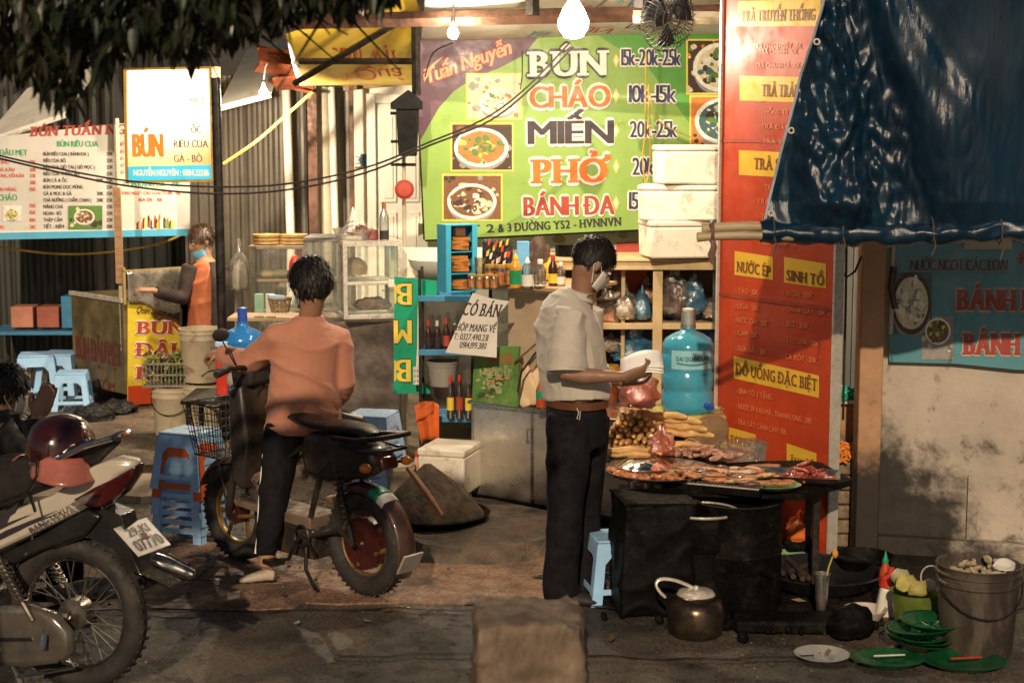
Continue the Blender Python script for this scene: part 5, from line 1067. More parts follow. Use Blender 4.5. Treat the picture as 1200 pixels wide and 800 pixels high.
def hair(t, c, q, mat, s=1.0, back=-.062, front=.045, n=700, L=.035, seed=1, side=.0, jit=.5):
    """short hair: a cap over the skull with many tapered locks; q columns = right, forward, up"""
    rnd_ = random.Random(seed); T4 = M.Translation(V(c)) @ q.to_4x4() @ M.Scale(s, 4); mb = MB(); mb.T = T4
    C0 = V((0, -.014, .036)); Rr = V((.083, .103, .092))
    def keep(p):                                       # hairline
        lim = back if p.y < -.03 else (back + (side - back) * min(1, (p.y + .03) / .05) if p.y < .02 else side + (front - side) * min(1, (p.y - .02) / .04))
        return p.z > lim
    N, Mm = 32, 22; idx = {}; vs = []; fs = []
    for i in range(Mm + 1):
        for j in range(N):
            th = -pi / 2 + pi * i / Mm; ph = 2 * pi * j / N; d_ = V((cos(th) * cos(ph), cos(th) * sin(ph), sin(th)))
            k = 1 + .05 * noise.noise(d_ * 5 + V((seed, 0, 0))); vs.append(V((d_.x * Rr.x, d_.y * Rr.y, d_.z * Rr.z)) * k + C0)
    for i in range(Mm):
        for j in range(N):
            f_ = (i * N + j, i * N + (j + 1) % N, (i + 1) * N + (j + 1) % N, (i + 1) * N + j)
            if all(keep(vs[a]) for a in f_): fs.append(f_)
    mb.add(vs, fs); cnt = 0
    while cnt < n:
        th = rnd_.uniform(-.9, pi / 2); ph = rnd_.uniform(0, 2 * pi); d_ = V((cos(th) * cos(ph), cos(th) * sin(ph), sin(th)))
        p = V((d_.x * Rr.x, d_.y * Rr.y, d_.z * Rr.z)) * .985 + C0
        if not keep(p - V((0, 0, .006))): continue
        cnt += 1; cr = V((.1, -.06, .95)); fl = (p - C0 - V((0, -.02, .07))); fl.z -= .03; fl = (fl - d_ * fl.dot(d_)).normalized()
        dr = (fl * 1.0 + d_ * rnd_.uniform(.12, .5) + V((rnd_.gauss(0, jit), rnd_.gauss(0, jit), rnd_.gauss(0, jit * .7))) * .5).normalized(); l = L * rnd_.uniform(.5, 1.2)
        sd = dr.cross(d_).normalized() * rnd_.uniform(.003, .006); m_ = p + dr * l * .55; e = p + dr * l - d_ * l * .22
        mb.add([p - sd, p + sd, m_ + sd * .8, m_ - sd * .8, e], [(0, 1, 2, 3), (3, 2, 4)])
    return mb.build('hair', mat, t, world=True, smooth=60)
def mask(t, c, q, mat, s=1.0, low=0):
    mb = MB(); mb.T = M.Translation(V(c)) @ q.to_4x4() @ M.Scale(s, 4)
    def fn(u, v):
        a = (u - .5) * 2.3; z = -.075 + .085 * v - low; r = .078 + .0 * v; b = .1 + .012 * cos((u - .5) * 3) * (1 - abs(v - .5))
        pl_ = .0015 * ((round(v * 8)) % 2)
        return (r * sin(a) * .94, -.01 + b * cos(a) * (1 - .1 * (1 - v)) + pl_ + (.014 * max(0, 1 - abs(u - .5) * 6) * v), z)
    mb.grid(fn, 16, 8)
    o = mb.build('mask', mat, t, world=True, solid=.0015)
    for x in (-1, 1):
        mb = MB(); mb.T = M.Translation(V(c)) @ q.to_4x4() @ M.Scale(s, 4)
        mb.tube([(.066 * x, .03, .0 - low), (.078 * x, .0, .012), (.084 * x, -.022, .012), (.084 * x, -.03, -.01), (.075 * x, -.012, -.03), (.068 * x, .018, -.062 - low)], .0022, 5); mb.build('ear_loop', mat, o, world=True)
def fold(a, fx, fz, seed=0, b=.0):
    o = V((seed, seed * 2, 0))
    def f(co):
        p = V((co.x * fx, co.y * fx, co.z * fz)) + o; p += V((0, 0, .6 * noise.noise(co * 4 + o)))
        r = 1 - abs(noise.noise(p)) * 2.2
        p2 = V(((co.x + co.y) * 8 + co.z * 6, (co.x - co.y) * 5, co.z * 15)) + o * 2 + V((0, 0, 1.2 * noise.noise(co * 6 + o))); r2 = 1 - abs(noise.noise(p2)) * 3.2
        return a * (max(0, r) ** 2 * 1.4 - .5) + b * noise.noise(co * 5 + o) + .42 * a * max(0, r2) ** 1.5 * max(0, min(1, .55 + 1.4 * noise.noise(co * 3.3 + o)))
    return f
def body(t, mat, c, q, s, neck, torso, arms, legs, hands, vox=.007, shoes=None):
    mb = MB(); head(mb, c, q, s); mb.tube([V(c) + q @ V((0, -.03, -.03)) * s] + neck, [.052 * s, .05 * s, .055 * s, .07 * s][:len(neck) + 1], 14)
    mb.tube([p for p, r in torso], [r for p, r in torso], 18, up=t['f'] if 'f' in t else (0, 1, 0))
    for a in arms: mb.tube(a, [.04 * s, .044 * s, .036 * s, .037 * s, .027 * s, .022 * s][:len(a)] if len(a) > 3 else [.046 * s, .038 * s, .024 * s], 12)
    for l in legs: mb.tube(l[0], l[1], 14)
    for h_ in hands: hand(mb, **h_)
    return mb.build('body', mat, t, world=True, remesh=vox, sm=3)
def L4(a, b, c): a, b, c = V(a), V(b), V(c); return [a, a.lerp(b, .5), b, b.lerp(c, .3), b.lerp(c, .75), c]
def shoe(mb, ank, f, s=1.0, r=.045):
    f = V(f).normalized(); a = V(ank); g = V((a.x, a.y, 0))
    z = a.z
    mb.tube([a - f * .055 * s + V((0, 0, -z + .04)), a + V((0, 0, -z + .045)), a + f * .07 * s + V((0, 0, -z + .035)), a + f * .14 * s + V((0, 0, -z + .026)), a + f * .175 * s + V((0, 0, -z + .022))], [(.03 * s, .035 * s), (.037 * s, .04 * s), (.042 * s, .032 * s), (.04 * s, .024 * s), (.022 * s, .015 * s)], 12, up=(0, 0, 1))
# ---- the standing man
Ym = 7.2; p0 = G(672, 712); p0.y = Ym; p0.z = 0
t = T('person', 'standing man in a pale T-shirt, dark jeans and mask, reading a white paper', 'person', p0); f = V((.93, .36, 0)); f.normalize(); q = frame_of(f, tilt=R(-38))
t['f'] = (f.x, f.y, f.z)
hc = P(694, 311, Ym); X = lambda a, b, Y=Ym: P(a, b, Y)
sR, eR, wR = X(664, 372, 7.04), X(664, 440, 6.98), X(733, 441, 6.93); sL, eL, wL = X(686, 368, 7.4), X(692, 440, 7.44), X(731, 447, 7.2)
hipR, knR, anR = X(668, 486, 7.1), X(663, 590, 7.08), X(657, 694, 7.05); hipL, knL, anL = X(688, 486, 7.3), X(684, 590, 7.28), X(682, 690, 7.27)
del t['f']
torso = [(X(672, 482), (.15, .1)), (X(672, 440), (.14, .1)), (X(670, 400), (.16, .11)), (X(668, 372), (.17, .1)), (X(676, 352), (.09, .07))]
t['f'] = 0; del t['f']
def lofts(mb, rings, f, n=20): mb.tube([r[0] for r in rings], [r[1] for r in rings], n, up=f)
def mkbody(t, mat, c, q, s, f, neck, torso, arms, legs, hands, vox):
    mb = MB(); head(mb, c, q, s); mb.tube([V(c) + q @ V((0, -.03, -.03)) * s] + neck, [.05 * s, .05 * s, .06 * s][:len(neck) + 1], 14)
    lofts(mb, torso, f)
    for a in arms: mb.tube(a, [.042 * s, .043 * s, .035 * s, .037 * s, .027 * s, .023 * s], 12)
    for l in legs: mb.tube(l, [.085 * s, .07 * s, .05 * s, .052 * s, .038 * s, .034 * s], 14)
    for h_ in hands: hand(mb, **h_)
    return mb.build('body', mat, t, world=True, remesh=vox, sm=3)
B = mkbody(t, skin_d, hc, q, 1.0, f, [X(682, 340), X(680, 356)], torso, [L4(sR, eR, wR), L4(sL, eL, wL)], [L4(hipR, knR, anR), L4(hipL, knL, anL)],
    [dict(w_=wR, d=(.95, .05, .25), nrm=(0, -.8, -.7), curl=.75, thumb=1), dict(w_=wL, d=(.9, -.3, .1), nrm=(0, .3, -1), curl=.6, thumb=-1)], .0062)
face_bits(t, B, hc, q); hair(t, hc, q, hairm, 1.0, seed=3, n=1200, L=.034, front=.05, jit=.22)
mask(t, hc, q, mt('mask_white', (.62, .62, .58), r=.6, bump=.1), low=.012)
shirt = mt('pale_tshirt', (.5, .45, .38), r=.75, var=.06, sc=5, bump=.25, bsc=500, bd=.0006, sheen=.2)
mb = MB(); lofts(mb, [(X(676, 464), (.185, .14)), (X(674, 440), (.18, .15)), (X(668, 410), (.19, .148)), (X(665, 385), (.2, .132)), (X(668, 366), (.19, .11)), (X(673, 353), (.125, .08)), (X(678, 346), (.075, .065))], f)
for s_, e in ((sR, eR), (sL, eL)):
    mb.tube([s_ + (e - s_) * -.12 + V((.02, 0, .0)), s_ + (e - s_) * .15, s_ + (e - s_) * .5, s_ + (e - s_) * .92], [(.07, .065), (.078, .07), (.078, .072), (.086, .08)], 16)
mb.build('t_shirt', shirt, t, world=True, remesh=.0075, sm=6, post=fold(.013, 4, 5.5, 3, .008))
mb = MB(); lofts(mb, [(X(678, 348), (.078, .068)), (X(680, 343.5), (.07, .062)), (X(680, 344), (.064, .056))], f, 28); mb.build('neckband', shirt, t, world=True, smooth=60)
for s_, e in ((sR, eR), (sL, eL)): d_ = (e - s_).normalized(); mb = MB(); mb.tube([s_ + (e - s_) * .86, s_ + (e - s_) * .93], [(.089, .083), (.089, .083)], 28); mb.build('sleeve_hem', shirt, t, world=True)
jean = mt('dark_jeans', (.009, .0085, .01), r=.85, var=.4, sc=10, spec=.2, dirt=(.015, .015, .017), dsc=8, bump=.3, bsc=300, bd=.001)
mb = MB(); lofts(mb, [(X(676, 474), (.165, .13)), (X(676, 500), (.17, .14)), (X(675, 520), (.15, .12))], f)
for h_, k_, a_ in ((hipR, knR, anR), (hipL, knL, anL)): mb.tube([h_, h_.lerp(k_, .4), k_, k_.lerp(a_, .45), a_ + V((0, 0, .03)), a_ + V((.01, 0, -.015))], [.105, .1, .083, .078, .082, .088], 16)
mb.build('jeans', jean, t, world=True, remesh=.01, sm=6, post=fold(.005, 6, 5, 8, .006))
mb = MB(); lofts(mb, [(X(676, 465.5), (.173, .134)), (X(676, 474), (.173, .136))], f, 28); mb.build('belt', mt('brown_belt', (.12, .045, .02), r=.45, bump=.2), t, world=True)
mb = MB(); p = X(676, 478, 7.0); mb.tube([p, p + V((.008, -.01, -.02)), p + V((.0, -.01, -.045)), p + V((.012, -.008, -.05)), p + V((.015, -.01, -.01))], .0022, 5); mb.build('key_clip', alu, t, world=True)
for a_ in (anR, anL): mb = MB(); shoe(mb, a_, (1, -.12, 0)); mb.build('shoe', blackp, t, world=True, remesh=.006, sm=3)
p = X(752, 436, 6.98); tt = T('paper', 'white folded paper held in the standing man hand', 'paper', p); mb = MB()
for k, (a0, b0) in enumerate(((0, 0), (.012, .1), (.022, -.08))):
    mb.grid(lambda u, v: ((u - .5) * .18, (v - .5) * .11, a0 + .02 * sin(u * 3 + b0) + (v - .5) * .06 + u * .03), 8, 5)
mb.build('sheet', mt('bright_paper', (.78, .76, .72), r=.6, bump=.1), tt, solid=.0015)
# ---- e-bike
a = G(430, 698); b = G(280, 656); hd = V((b.x - a.x, b.y - a.y, 0)); LB = hd.length; yawb = atan2(hd.y, hd.x)
t = T('electric_bicycle', 'dark electric bicycle with wire basket ridden by the boy', 'electric bicycle', (a.x, a.y, .006), yawb); EB = t
tyre = mt('tyre_rubber', (.03, .026, .024), r=.75, var=.3, sc=12, dirt=(.09, .07, .05), dsc=10, damt=.5, bump=.5, bsc=60)
bk = mt('worn_black_paint', (.03, .024, .02), r=.38, var=.3, sc=9, dirt=(.1, .05, .025), dsc=7, damt=.6, bump=.2, coat=.3); gold = mt('gold_rim', (.2, .12, .04), r=.45, m=.5, var=.2, dirt=(.1, .05, .02), dsc=9)
hub = mt('maroon_hub', (.055, .012, .01), r=.4, var=.3, dirt=(.04, .02, .015), dsc=9, coat=.2)
def wheel(t, x, r, w_, spokes, rimm, hubm, hubr, yy=0, rw=.022, front=False):
    wt = MB().torus((x, yy, r), r - w_, w_, w_ * .95, 48, 14, (pi / 2, 0, 0)).build('tyre', tyre, t)
    mb = MB()
    for k in range(46):
        a_ = k * 2 * pi / 46
        for y_ in (-1, 1): mb.box((x + (r - .004) * cos(a_), yy + y_ * w_ * .42, r + (r - .004) * sin(a_)), (.012, w_ * .6, .006), (0, -a_ - pi / 2, .4 * y_))
    mb.build('tread', tyre, wt, kind='stuff')
    mb = MB(); ri = r - 2 * w_ + .004
    mb.torus((x, yy, r), ri - .006, .009, rw, 48, 8, (pi / 2, 0, 0)); rm = mb.build('rim', rimm, t)
    mb = MB()
    for k in range(spokes):
        a_ = k * 2 * pi / spokes; sd = 1 if k % 2 else -1; a2 = a_ + .35 * (1 if (k // 2) % 2 else -1)
        mb.tube([(x + hubr * .8 * cos(a2), yy + sd * .03, r + hubr * .8 * sin(a2)), (x + ri * cos(a_), yy, r + ri * sin(a_))], .0022 if spokes > 12 else .011, 5)
    mb.build('spokes', mt('dull_spoke', (.2, .18, .15), m=.8, r=.45) if spokes > 12 else rimm, rm)
    MB().lathe([(0, -.04), (.012, -.045), (.02, -.035), (hubr, -.03), (hubr, .03), (.02, .035), (.012, .045), (0, .045)], (x, yy, r), 28, (pi / 2, 0, 0)).build('hub', hubm, t)
wheel(t, 0, .243, .046, 6, gold, hub, .12, rw=.016); wheel(t, LB, .243, .044, 6, gold, hub, .06, rw=.016)
E_ = lambda px, py: onp(EB, px, py)
def arc(cx, cz, r, a0, a1, n=14): return [(cx + r * cos(R(a0 + (a1 - a0) * i / n)), cz + r * sin(R(a0 + (a1 - a0) * i / n))) for i in range(n + 1)]
def fender(t, name, cx, cz, r, w_, a0, a1, mat, n=20):
    mb = MB(); mb.grid(lambda u, v: (cx + (r + .018 * cos((v - .5) * pi)) * cos(R(a0 + (a1 - a0) * u)), (v - .5) * w_ * (1 if abs(v - .5) < .4 else .96), cz + (r + .018 * cos((v - .5) * pi) - .02 * (abs(v - .5) > .4)) * sin(R(a0 + (a1 - a0) * u))), n, 8)
    return mb.build(name, mat, t, solid=.003)
fender(t, 'rear_fender', 0, .243, .262, .115, 60, 205, mt('brown_fender', (.07, .035, .025), r=.35, var=.3, dirt=(.03, .02, .02), dsc=6, coat=.5))
fender(t, 'white_band', 0, .243, .2655, .117, 118, 128, s_wh, 4); fender(t, 'green_band', 0, .243, .2655, .117, 105, 117.5, mt('band_green', (.02, .22, .14), r=.35, bump=0), 4)
fender(t, 'front_fender', LB, .243, .262, .1, 20, 150, mt('speckled_fender', (.12, .07, .05), r=.5, var=.7, sc=40, dirt=(.03, .02, .015), dsc=14))
mb = MB(); mb.box((-.285, 0, .2), (.012, .12, .1), (0, -.5, 0)); mb.build('mud_flap', mt('grey_flap', (.3, .27, .23), r=.5), t, bevel=.003)
mb = MB()
for s_ in (-1, 1):
    mb.tube([(LB, s_ * .055, .243), (LB - .04, s_ * .055, .45), (LB - .09, s_ * .05, .62)], .013, 8); mb.tube([(LB - .005, s_ * .058, .26), (LB - .035, s_ * .058, .4)], .02, 10)
mb.tube([(LB - .09, -.06, .62), (LB - .09, .06, .62)], .018, 8); mb.build('fork', bk, t)
MB().tube([(LB - .085, 0, .6), (LB - .16, 0, .86), (LB - .2, 0, .98)], .02, 10).build('steering_column', bk, t)
mb = MB(); hb = [(LB - .27, .31, .985), (LB - .24, .22, 1.0), (LB - .2, .07, .985), (LB - .2, -.07, .985), (LB - .24, -.22, 1.0), (LB - .27, -.31, .985)]; mb.tube(hb, .012, 8); mb.build('handlebar', iron, t)
for s_ in (0, -1): mb = MB(); a_, b_ = V(hb[s_]), V(hb[s_ + (1 if s_ == 0 else -1)]); mb.tube([a_ + (a_ - b_) * .1, a_.lerp(b_, .9)], .018, 10); mb.build('grip', blackp, t)
for s_ in (-1, 1): MB().tube([(LB - .2, s_ * .2, 1.0), (LB - .14, s_ * .27, .98), (LB - .18, s_ * .33, .97)], .005, 6).build('brake_lever', iron, t)
for s_ in (1,): mb = MB(); mb.tube([(LB - .2, s_ * .15, 1.0), (LB - .17, s_ * .2, 1.12)], .004, 6); mb.ell((LB - .17, s_ * .21, 1.15), (.012, .05, .032), 14, 8); mb.build('mirror', blackp, t)
mb = MB(); mb.prism([(LB - .22, .9), (LB - .08, .86), (LB - .06, .95), (LB - .12, 1.02), (LB - .22, 1.02)], .16); mb.build('dash', blackp, t, bevel=.02)
mb = MB(); mb.prism([(LB - .16, .38), (LB - .08, .42), (LB - .06, .86), (LB - .16, .9), (LB - .2, .62)], .2); mb.build('leg_shield', bk, t, bevel=.02)
MB().lathe([(0, 0), (.05, 0), (.058, .03), (.05, .05), (0, .055)], (LB - .05, 0, .9), 18, (0, pi / 2, 0)).build('headlamp', alu, t)
# wire basket
mb = MB(); bx, bz = LB + .1, .52
def ring(z, hx, hy): c = [(bx - hx, -hy), (bx + hx, -hy), (bx + hx, hy), (bx - hx, hy)]; return [(x, y, z) for x, y in c]
for k in range(8):
    f_ = k / 7; r_ = ring(bz + .26 * f_, .09 + .035 * f_, .11 + .04 * f_); mb.tube(r_ + [r_[0]], .005 if k in (0, 7) else .0022, 4)
for i in range(4):
    a0, b0 = V(ring(bz, .09, .11)[i]), V(ring(bz, .09, .11)[(i + 1) % 4]); a1, b1 = V(ring(bz + .26, .125, .15)[i]), V(ring(bz + .26, .125, .15)[(i + 1) % 4])
    for k in range(9): mb.tube([a0.lerp(b0, k / 9), a1.lerp(b1, k / 9)], .0022, 4)
for k in range(8): mb.tube([(bx - .09 + .0257 * k, -.11, bz), (bx - .09 + .0257 * k, .11, bz)], .0022, 4)
mb.build('basket', iron, t)
mb = MB(); mb.tube([(LB, .06, .26), (LB + .04, .08, .5), (LB + .02, .08, bz)], .005, 5); mb.tube([(LB, -.06, .26), (LB + .04, -.08, .5), (LB + .02, -.08, bz)], .005, 5); mb.build('basket_stay', iron, t)
# body
MB().prism([(.28, .27), (LB - .1, .3), (LB - .08, .33), (.28, .33)], .19).build('footboard', mt('board_rubber', (.16, .11, .075), r=.7, dirt=(.05, .04, .03), dsc=6), t, bevel=.008)
MB().box((.45, 0, .2), (.36, .17, .15)).build('battery_box', bk, t, bevel=.015)
mb = MB()
for s_ in (-1, 1): mb.tube([(LB - .1, s_ * .05, .34), (.3, s_ * .09, .24), (.1, s_ * .07, .3), (-.0, s_ * .075, .243)], .014, 8); mb.tube([(.3, s_ * .08, .3), (.22, s_ * .07, .55), (.1, s_ * .06, .68)], .014, 8); mb.tube([(.02, s_ * .07, .26), (.14, s_ * .07, .62)], .011, 8); mb.tube([(LB - .12, s_ * .03, .36), (.36, s_ * .05, .66)], .009, 8)
mb.build('frame', bk, t)
mb = MB()
for s_ in (-1, 1):
    pts = []
    for k in range(70): u = k / 69; a_ = k * .9; pts.append((.035 + .08 * u + .018 * cos(a_), s_ * .085 + .018 * sin(a_), .34 + .24 * u))
    mb.tube(pts, .004, 5)
mb.build('shock_spring', iron, t)
body_o = [(-.14, .6), (-.02, .5), (.18, .44), (.34, .46), (.4, .62), (.34, .72), (.1, .74), (-.12, .7)]
MB().prism([(-.14, .62), (-.02, .55), (.18, .5), (.34, .52), (.38, .64), (.34, .72), (.1, .74), (-.12, .7)], .15).build('tail_body', bk, t, bevel=.03)
mb = MB(); mb.tube([(-.08, 0, .75), (.02, 0, .765), (.16, 0, .762), (.3, 0, .76), (.46, 0, .775), (.56, 0, .76)], [(.04, .014), (.08, .024), (.095, .028), (.085, .026), (.06, .024), (.03, .014)], 18, up=(0, 0, 1))
mb.build('seat', mt('seat_vinyl', (.02, .017, .016), r=.35, bump=.3, bsc=120), t)
mb = MB(); mb.tube([(.1, .11, .73), (-.08, .12, .74), (-.19, .09, .76), (-.215, 0, .765), (-.19, -.09, .76), (-.08, -.12, .74), (.1, -.11, .73)], .012, 8); mb.tube([(.05, .11, .7), (-.1, .1, .69), (-.2, .06, .7), (-.2, -.06, .7), (-.1, -.1, .69), (.05, -.11, .7)], .008, 8); mb.build('grab_rail', iron, t)
MB().box((-.15, 0, .635), (.03, .1, .06), (0, .3, 0)).build('tail_lamp', mt('dull_red_lens', (.12, .03, .02), r=.2), t, bevel=.012)
for s_ in (-1, 1): mb = MB(); mb.tube([(-.11, s_ * .06, .62), (-.13, s_ * .1, .625)], .008, 6); mb.m = 1; mb.ell((-.135, s_ * .125, .625), (.03, .026, .022), 14, 10); mb.build('indicator', [iron, mt('amber_lens', (.65, .2, .03), r=.2, bump=0)], t)
mb = MB(); mb.tube([(.3, .1, .2), (.26, .14, .1), (.16, .17, .03)], .009, 6); mb.tube([(.26, .12, .22), (.18, .15, .17)], .007, 6); mb.build('kick_stand', iron, t)
mb = MB(); mb.torus((.32, .11, .24), .05, .006, n=20, m=4, rot=(pi / 2, 0, 0)); mb.tube([(.32, .13, .24), (.37, .15, .13), (.42, .16, .12)], .009, 6); mb.box((.43, .19, .115), (.09, .06, .02)); mb.build('pedal_crank', iron, t)
# ---- the boy riding it
p0 = G(345, 690); t = T('person', 'boy in a salmon sweatshirt seen from behind, astride the electric bicycle', 'person', (p0.x, 7.55, 0))
f = V((-.3, .95, 0)).normalized(); fh = V((-.6, .8, 0)).normalized(); q = frame_of(fh, tilt=R(-12)); hc = P(364, 338, 7.6); X = lambda a, b, Y=7.62: P(a, b, Y)
gr = EB.matrix_world; Wg = W[EB.name] @ V(hb[0])
sL, eL, wL = X(326, 396, 7.6), X(291, 426, 7.68), X(260, 413, 7.8); sR, eR, wR = X(394, 398, 7.68), X(402, 446, 7.66), X(386, 478, 7.88)
hipL, knL, anL = X(334, 500, 7.6), X(320, 588, 7.46), G(312, 684); hipR, knR, anR = X(374, 498, 7.72), X(416, 500, 7.95), X(402, 575, 7.95)
anL.z = .08
torso = [(X(354, 500), (.14, .1)), (X(354, 460), (.13, .1)), (X(358, 420), (.15, .1)), (X(361, 395), (.15, .09)), (X(362, 380), (.08, .06))]
B = mkbody(t, skin, hc, q, 1.07, f, [X(363, 370), X(362, 386)], torso, [L4(sL, eL, wL), L4(sR, eR, wR)], [L4(hipL, knL, anL), L4(hipR, knR, anR)],
    [dict(w_=wL, d=(-.75, .3, -.15), nrm=(-.2, -.2, .9), curl=1.7, thumb=-1, s=.92), dict(w_=wR, d=(-.4, .9, -.2), nrm=(0, 0, 1), curl=.8, thumb=-1, s=.92)], .007)
face_bits(t, B, hc, q, 1.07); hair(t, hc, q, hairm, 1.16, seed=5, n=1500, L=.04, front=.03, back=-.05, jit=.28)
mask(t, hc, q, mt('mask_blue', (.2, .42, .5), r=.6, bump=.1), .97, low=.01)
sweat = mt('salmon_sweatshirt', (.47, .2, .125), r=.8, var=.06, sc=5, bump=.3, bsc=400, bd=.0008, sheen=.15)
mb = MB(); lofts(mb, [(X(355, 503), (.185, .14)), (X(355, 492), (.178, .145)), (X(356, 470), (.172, .145)), (X(357, 440), (.165, .135)), (X(359, 415), (.168, .125)), (X(361, 396), (.16, .105)), (X(362, 383), (.125, .085)), (X(363, 373), (.076, .07))], f, 24)
mb.tube([sL + V((.05, 0, .0)), sL + V((.0, 0, 0)), sL.lerp(eL, .5), eL, eL.lerp(wL, .5), wL.lerp(eL, .08), wL + V((-.008, .01, 0))], [.075, .075, .066, .062, .056, .05, .04], 16)
mb.tube([sR + V((-.05, 0, 0)), sR, sR.lerp(eR, .5), eR, eR.lerp(wR, .5), wR.lerp(eR, .05), wR], [.075, .076, .068, .064, .055, .048, .038], 16)
mb.build('sweatshirt', sweat, t, world=True, remesh=.0075, sm=6, post=fold(.0105, 3.5, 5, 1, .007))
mb = MB(); lofts(mb, [(X(363, 377), (.078, .072)), (X(363, 370), (.068, .064))], f, 22); mb.build('collar', sweat, t, world=True)
mb = MB(); lofts(mb, [(X(355, 505), (.17, .13)), (X(355, 503.5), (.18, .138)), (X(355, 497), (.182, .14)), (X(355, 495), (.176, .136))], f, 40); mb.build('hem_band', sweat, t, world=True, smooth=60)
mb = MB(); mb.tube([wL.lerp(eL, .0), wL.lerp(eL, .16)], [.041, .044], 16); mb.build('cuff', sweat, t, world=True)
mb = MB(); lofts(mb, [(X(354, 492), (.15, .125)), (X(354, 512), (.15, .125))], f)
for h_, k_, a_ in ((hipL, knL, anL + V((0, 0, .06))), (hipR, knR, anR + V((0, 0, .05)))): mb.tube([h_, h_.lerp(k_, .4), k_, k_.lerp(a_, .45), a_], [.095, .088, .07, .06, .05], 16)
mb.build('track_trousers', mt('black_trousers', (.009, .0085, .009), r=.85, spec=.2, var=.3, bump=.3), t, world=True, remesh=.01, sm=5, post=fold(.005, 6, 6, 4, .004))
mb = MB(); sd = V((-.95, -.3, 0)).normalized()
mb.tube([hipL.lerp(knL, .35) + sd * .083, knL + sd * .066, knL.lerp(anL, .5) + sd * .055, anL + V((0, 0, .07)) + sd * .048], .0055, 6); mb.build('side_stripe', s_wh, t, world=True)
mb = MB(); up_ = V((.5, -.4, .75)).normalized(); mb.tube([hipR.lerp(knR, .3) + up_ * .088, hipR.lerp(knR, .7) + up_ * .08, knR + up_ * .07], .009, 6); mb.build('side_stripe', s_wh, t, world=True)
mb = MB(); shoe(mb, anL, (-.8, -.1, 0), .72); mb.build('shoe', mt('cream_shoe', (.5, .42, .32), r=.6, dirt=(.2, .15, .1), dsc=10), t, world=True, remesh=.006, sm=3)
mb = MB(); mb.T = M.Translation((0, 0, anR.z - .09)); a2 = anR.copy(); a2.z = .08; shoe(mb, a2, (-.5, .7, 0), .88); mb.build('shoe', mt('tan_shoe', (.35, .2, .12), r=.6), t, world=True, remesh=.006, sm=3)
# ---- woman behind the tofu cart
YW = 11.9; p0 = P(243, 500, YW); t = T('person', 'woman in rust top and dark cardigan, blue mask under her chin', 'person', (p0.x, YW, .075))
f = V((-.6, -.75, 0)).normalized(); q = frame_of(V((-.85, -.5, 0)), tilt=R(-22)); X = lambda a, b, Y=YW: P(a, b, Y); hc = X(236, 283)
sR, eR, wR = X(224, 312, YW - .05), X(214, 350, YW - .12), X(178, 340, YW - .3); sL, eL, wL = X(258, 312, YW), X(264, 352, YW), X(250, 385, YW - .15)
hR, kR, aR = X(234, 400), X(234, 445), X(234, 482); hL, kL, aL = X(252, 400), X(252, 445), X(252, 482)
torso = [(X(243, 402), (.15, .11)), (X(243, 365), (.13, .1)), (X(242, 335), (.15, .11)), (X(241, 315), (.15, .09)), (X(240, 304), (.08, .06))]
B = mkbody(t, skin, hc, q, .98, f, [X(240, 298), X(241, 308)], torso, [L4(sR, eR, wR), L4(sL, eL, wL)], [L4(hR, kR, aR), L4(hL, kL, aL)],
    [dict(w_=wR, d=(-.9, -.2, .1), nrm=(0, -.2, 1), curl=.8, thumb=1), dict(w_=wL, d=(-.3, -.5, -.8), nrm=(1, 0, 0), curl=.6, thumb=1)], .009)
face_bits(t, B, hc, q, .98); hair(t, hc, q, hairb, 1.0, seed=9, n=500, L=.05, front=.05, back=-.075, jit=.25)
mb = MB(); mb.ell(V(hc) + q @ V((0, -.11, .01)), (.05, .05, .045), 14, 10); mb.build('hair_bun', hairb, t, world=True)
mask(t, hc, q, mt('mask_sky', (.12, .4, .6), r=.6, bump=.1), .9, low=.06)
mb = MB(); lofts(mb, [(X(243, 455), (.22, .17)), (X(243, 420), (.2, .155)), (X(243, 395), (.18, .14)), (X(243, 360), (.16, .13)), (X(242, 335), (.17, .14)), (X(241, 315), (.165, .11)), (X(240, 306), (.09, .075))], f)
mb.build('rust_top', mt('rust_top', (.4, .12, .05), r=.7, var=.12, bump=.2), t, world=True, remesh=.012, sm=4, post=fold(.01, 5, 8, 2))
knit = mt('dark_cardigan', (.03, .02, .018), r=.85, var=.4, bump=.3)
mb = MB(); sdv = V((-f.y, f.x, 0)) * -1
rt = V((f.y, -f.x, 0))
for s_, sx, e, w_ in ((1, sR, eR, wR), (-1, sL, eL, wL)):
    mb.tube([sx, sx.lerp(e, .5), e, e.lerp(w_, .5), w_.lerp(e, .12)], [.07, .062, .056, .052, .045], 14)
def card(u, v):
    a_ = -2.2 + 4.9 * u; z = X(243, 306 + 88 * v); r_ = .0
    k = min(1, .45 + v * 2.6); return z - f * 0 + rt * (.21 * k * sin(a_)) + (-f) * (.185 * k * cos(a_))
mb2 = MB(); mb2.grid(card, 24, 12); mb2.build('cardigan_back', knit, t, world=True, solid=.008)
mb.build('cardigan_sleeves', knit, t, world=True, remesh=.012, sm=3)
mb = MB(); rn = random.Random(6); L_ = [mt('crochet', (.45, .33, .24), r=.8, bump=.2)]
for k in range(46):
    u = rn.random(); a_ = rn.uniform(0, 2 * pi); c_ = sL.lerp(eL, u); d_ = (eL - sL).normalized(); x_, y_, _z = basis(d_); c_ = c_ + (x_ * cos(a_) + y_ * sin(a_)) * (.068 - .01 * u); mb.torus(c_, .013, .0035, n=8, m=4, rot=(pi / 2, 0, rn.uniform(-.4, .4)))
mb.build('crochet_pattern', L_, t, world=True)
mb = MB()
for a_ in (aR, aL): shoe(mb, V((a_.x, a_.y, .08)), (-.3, -.9, 0), .9)
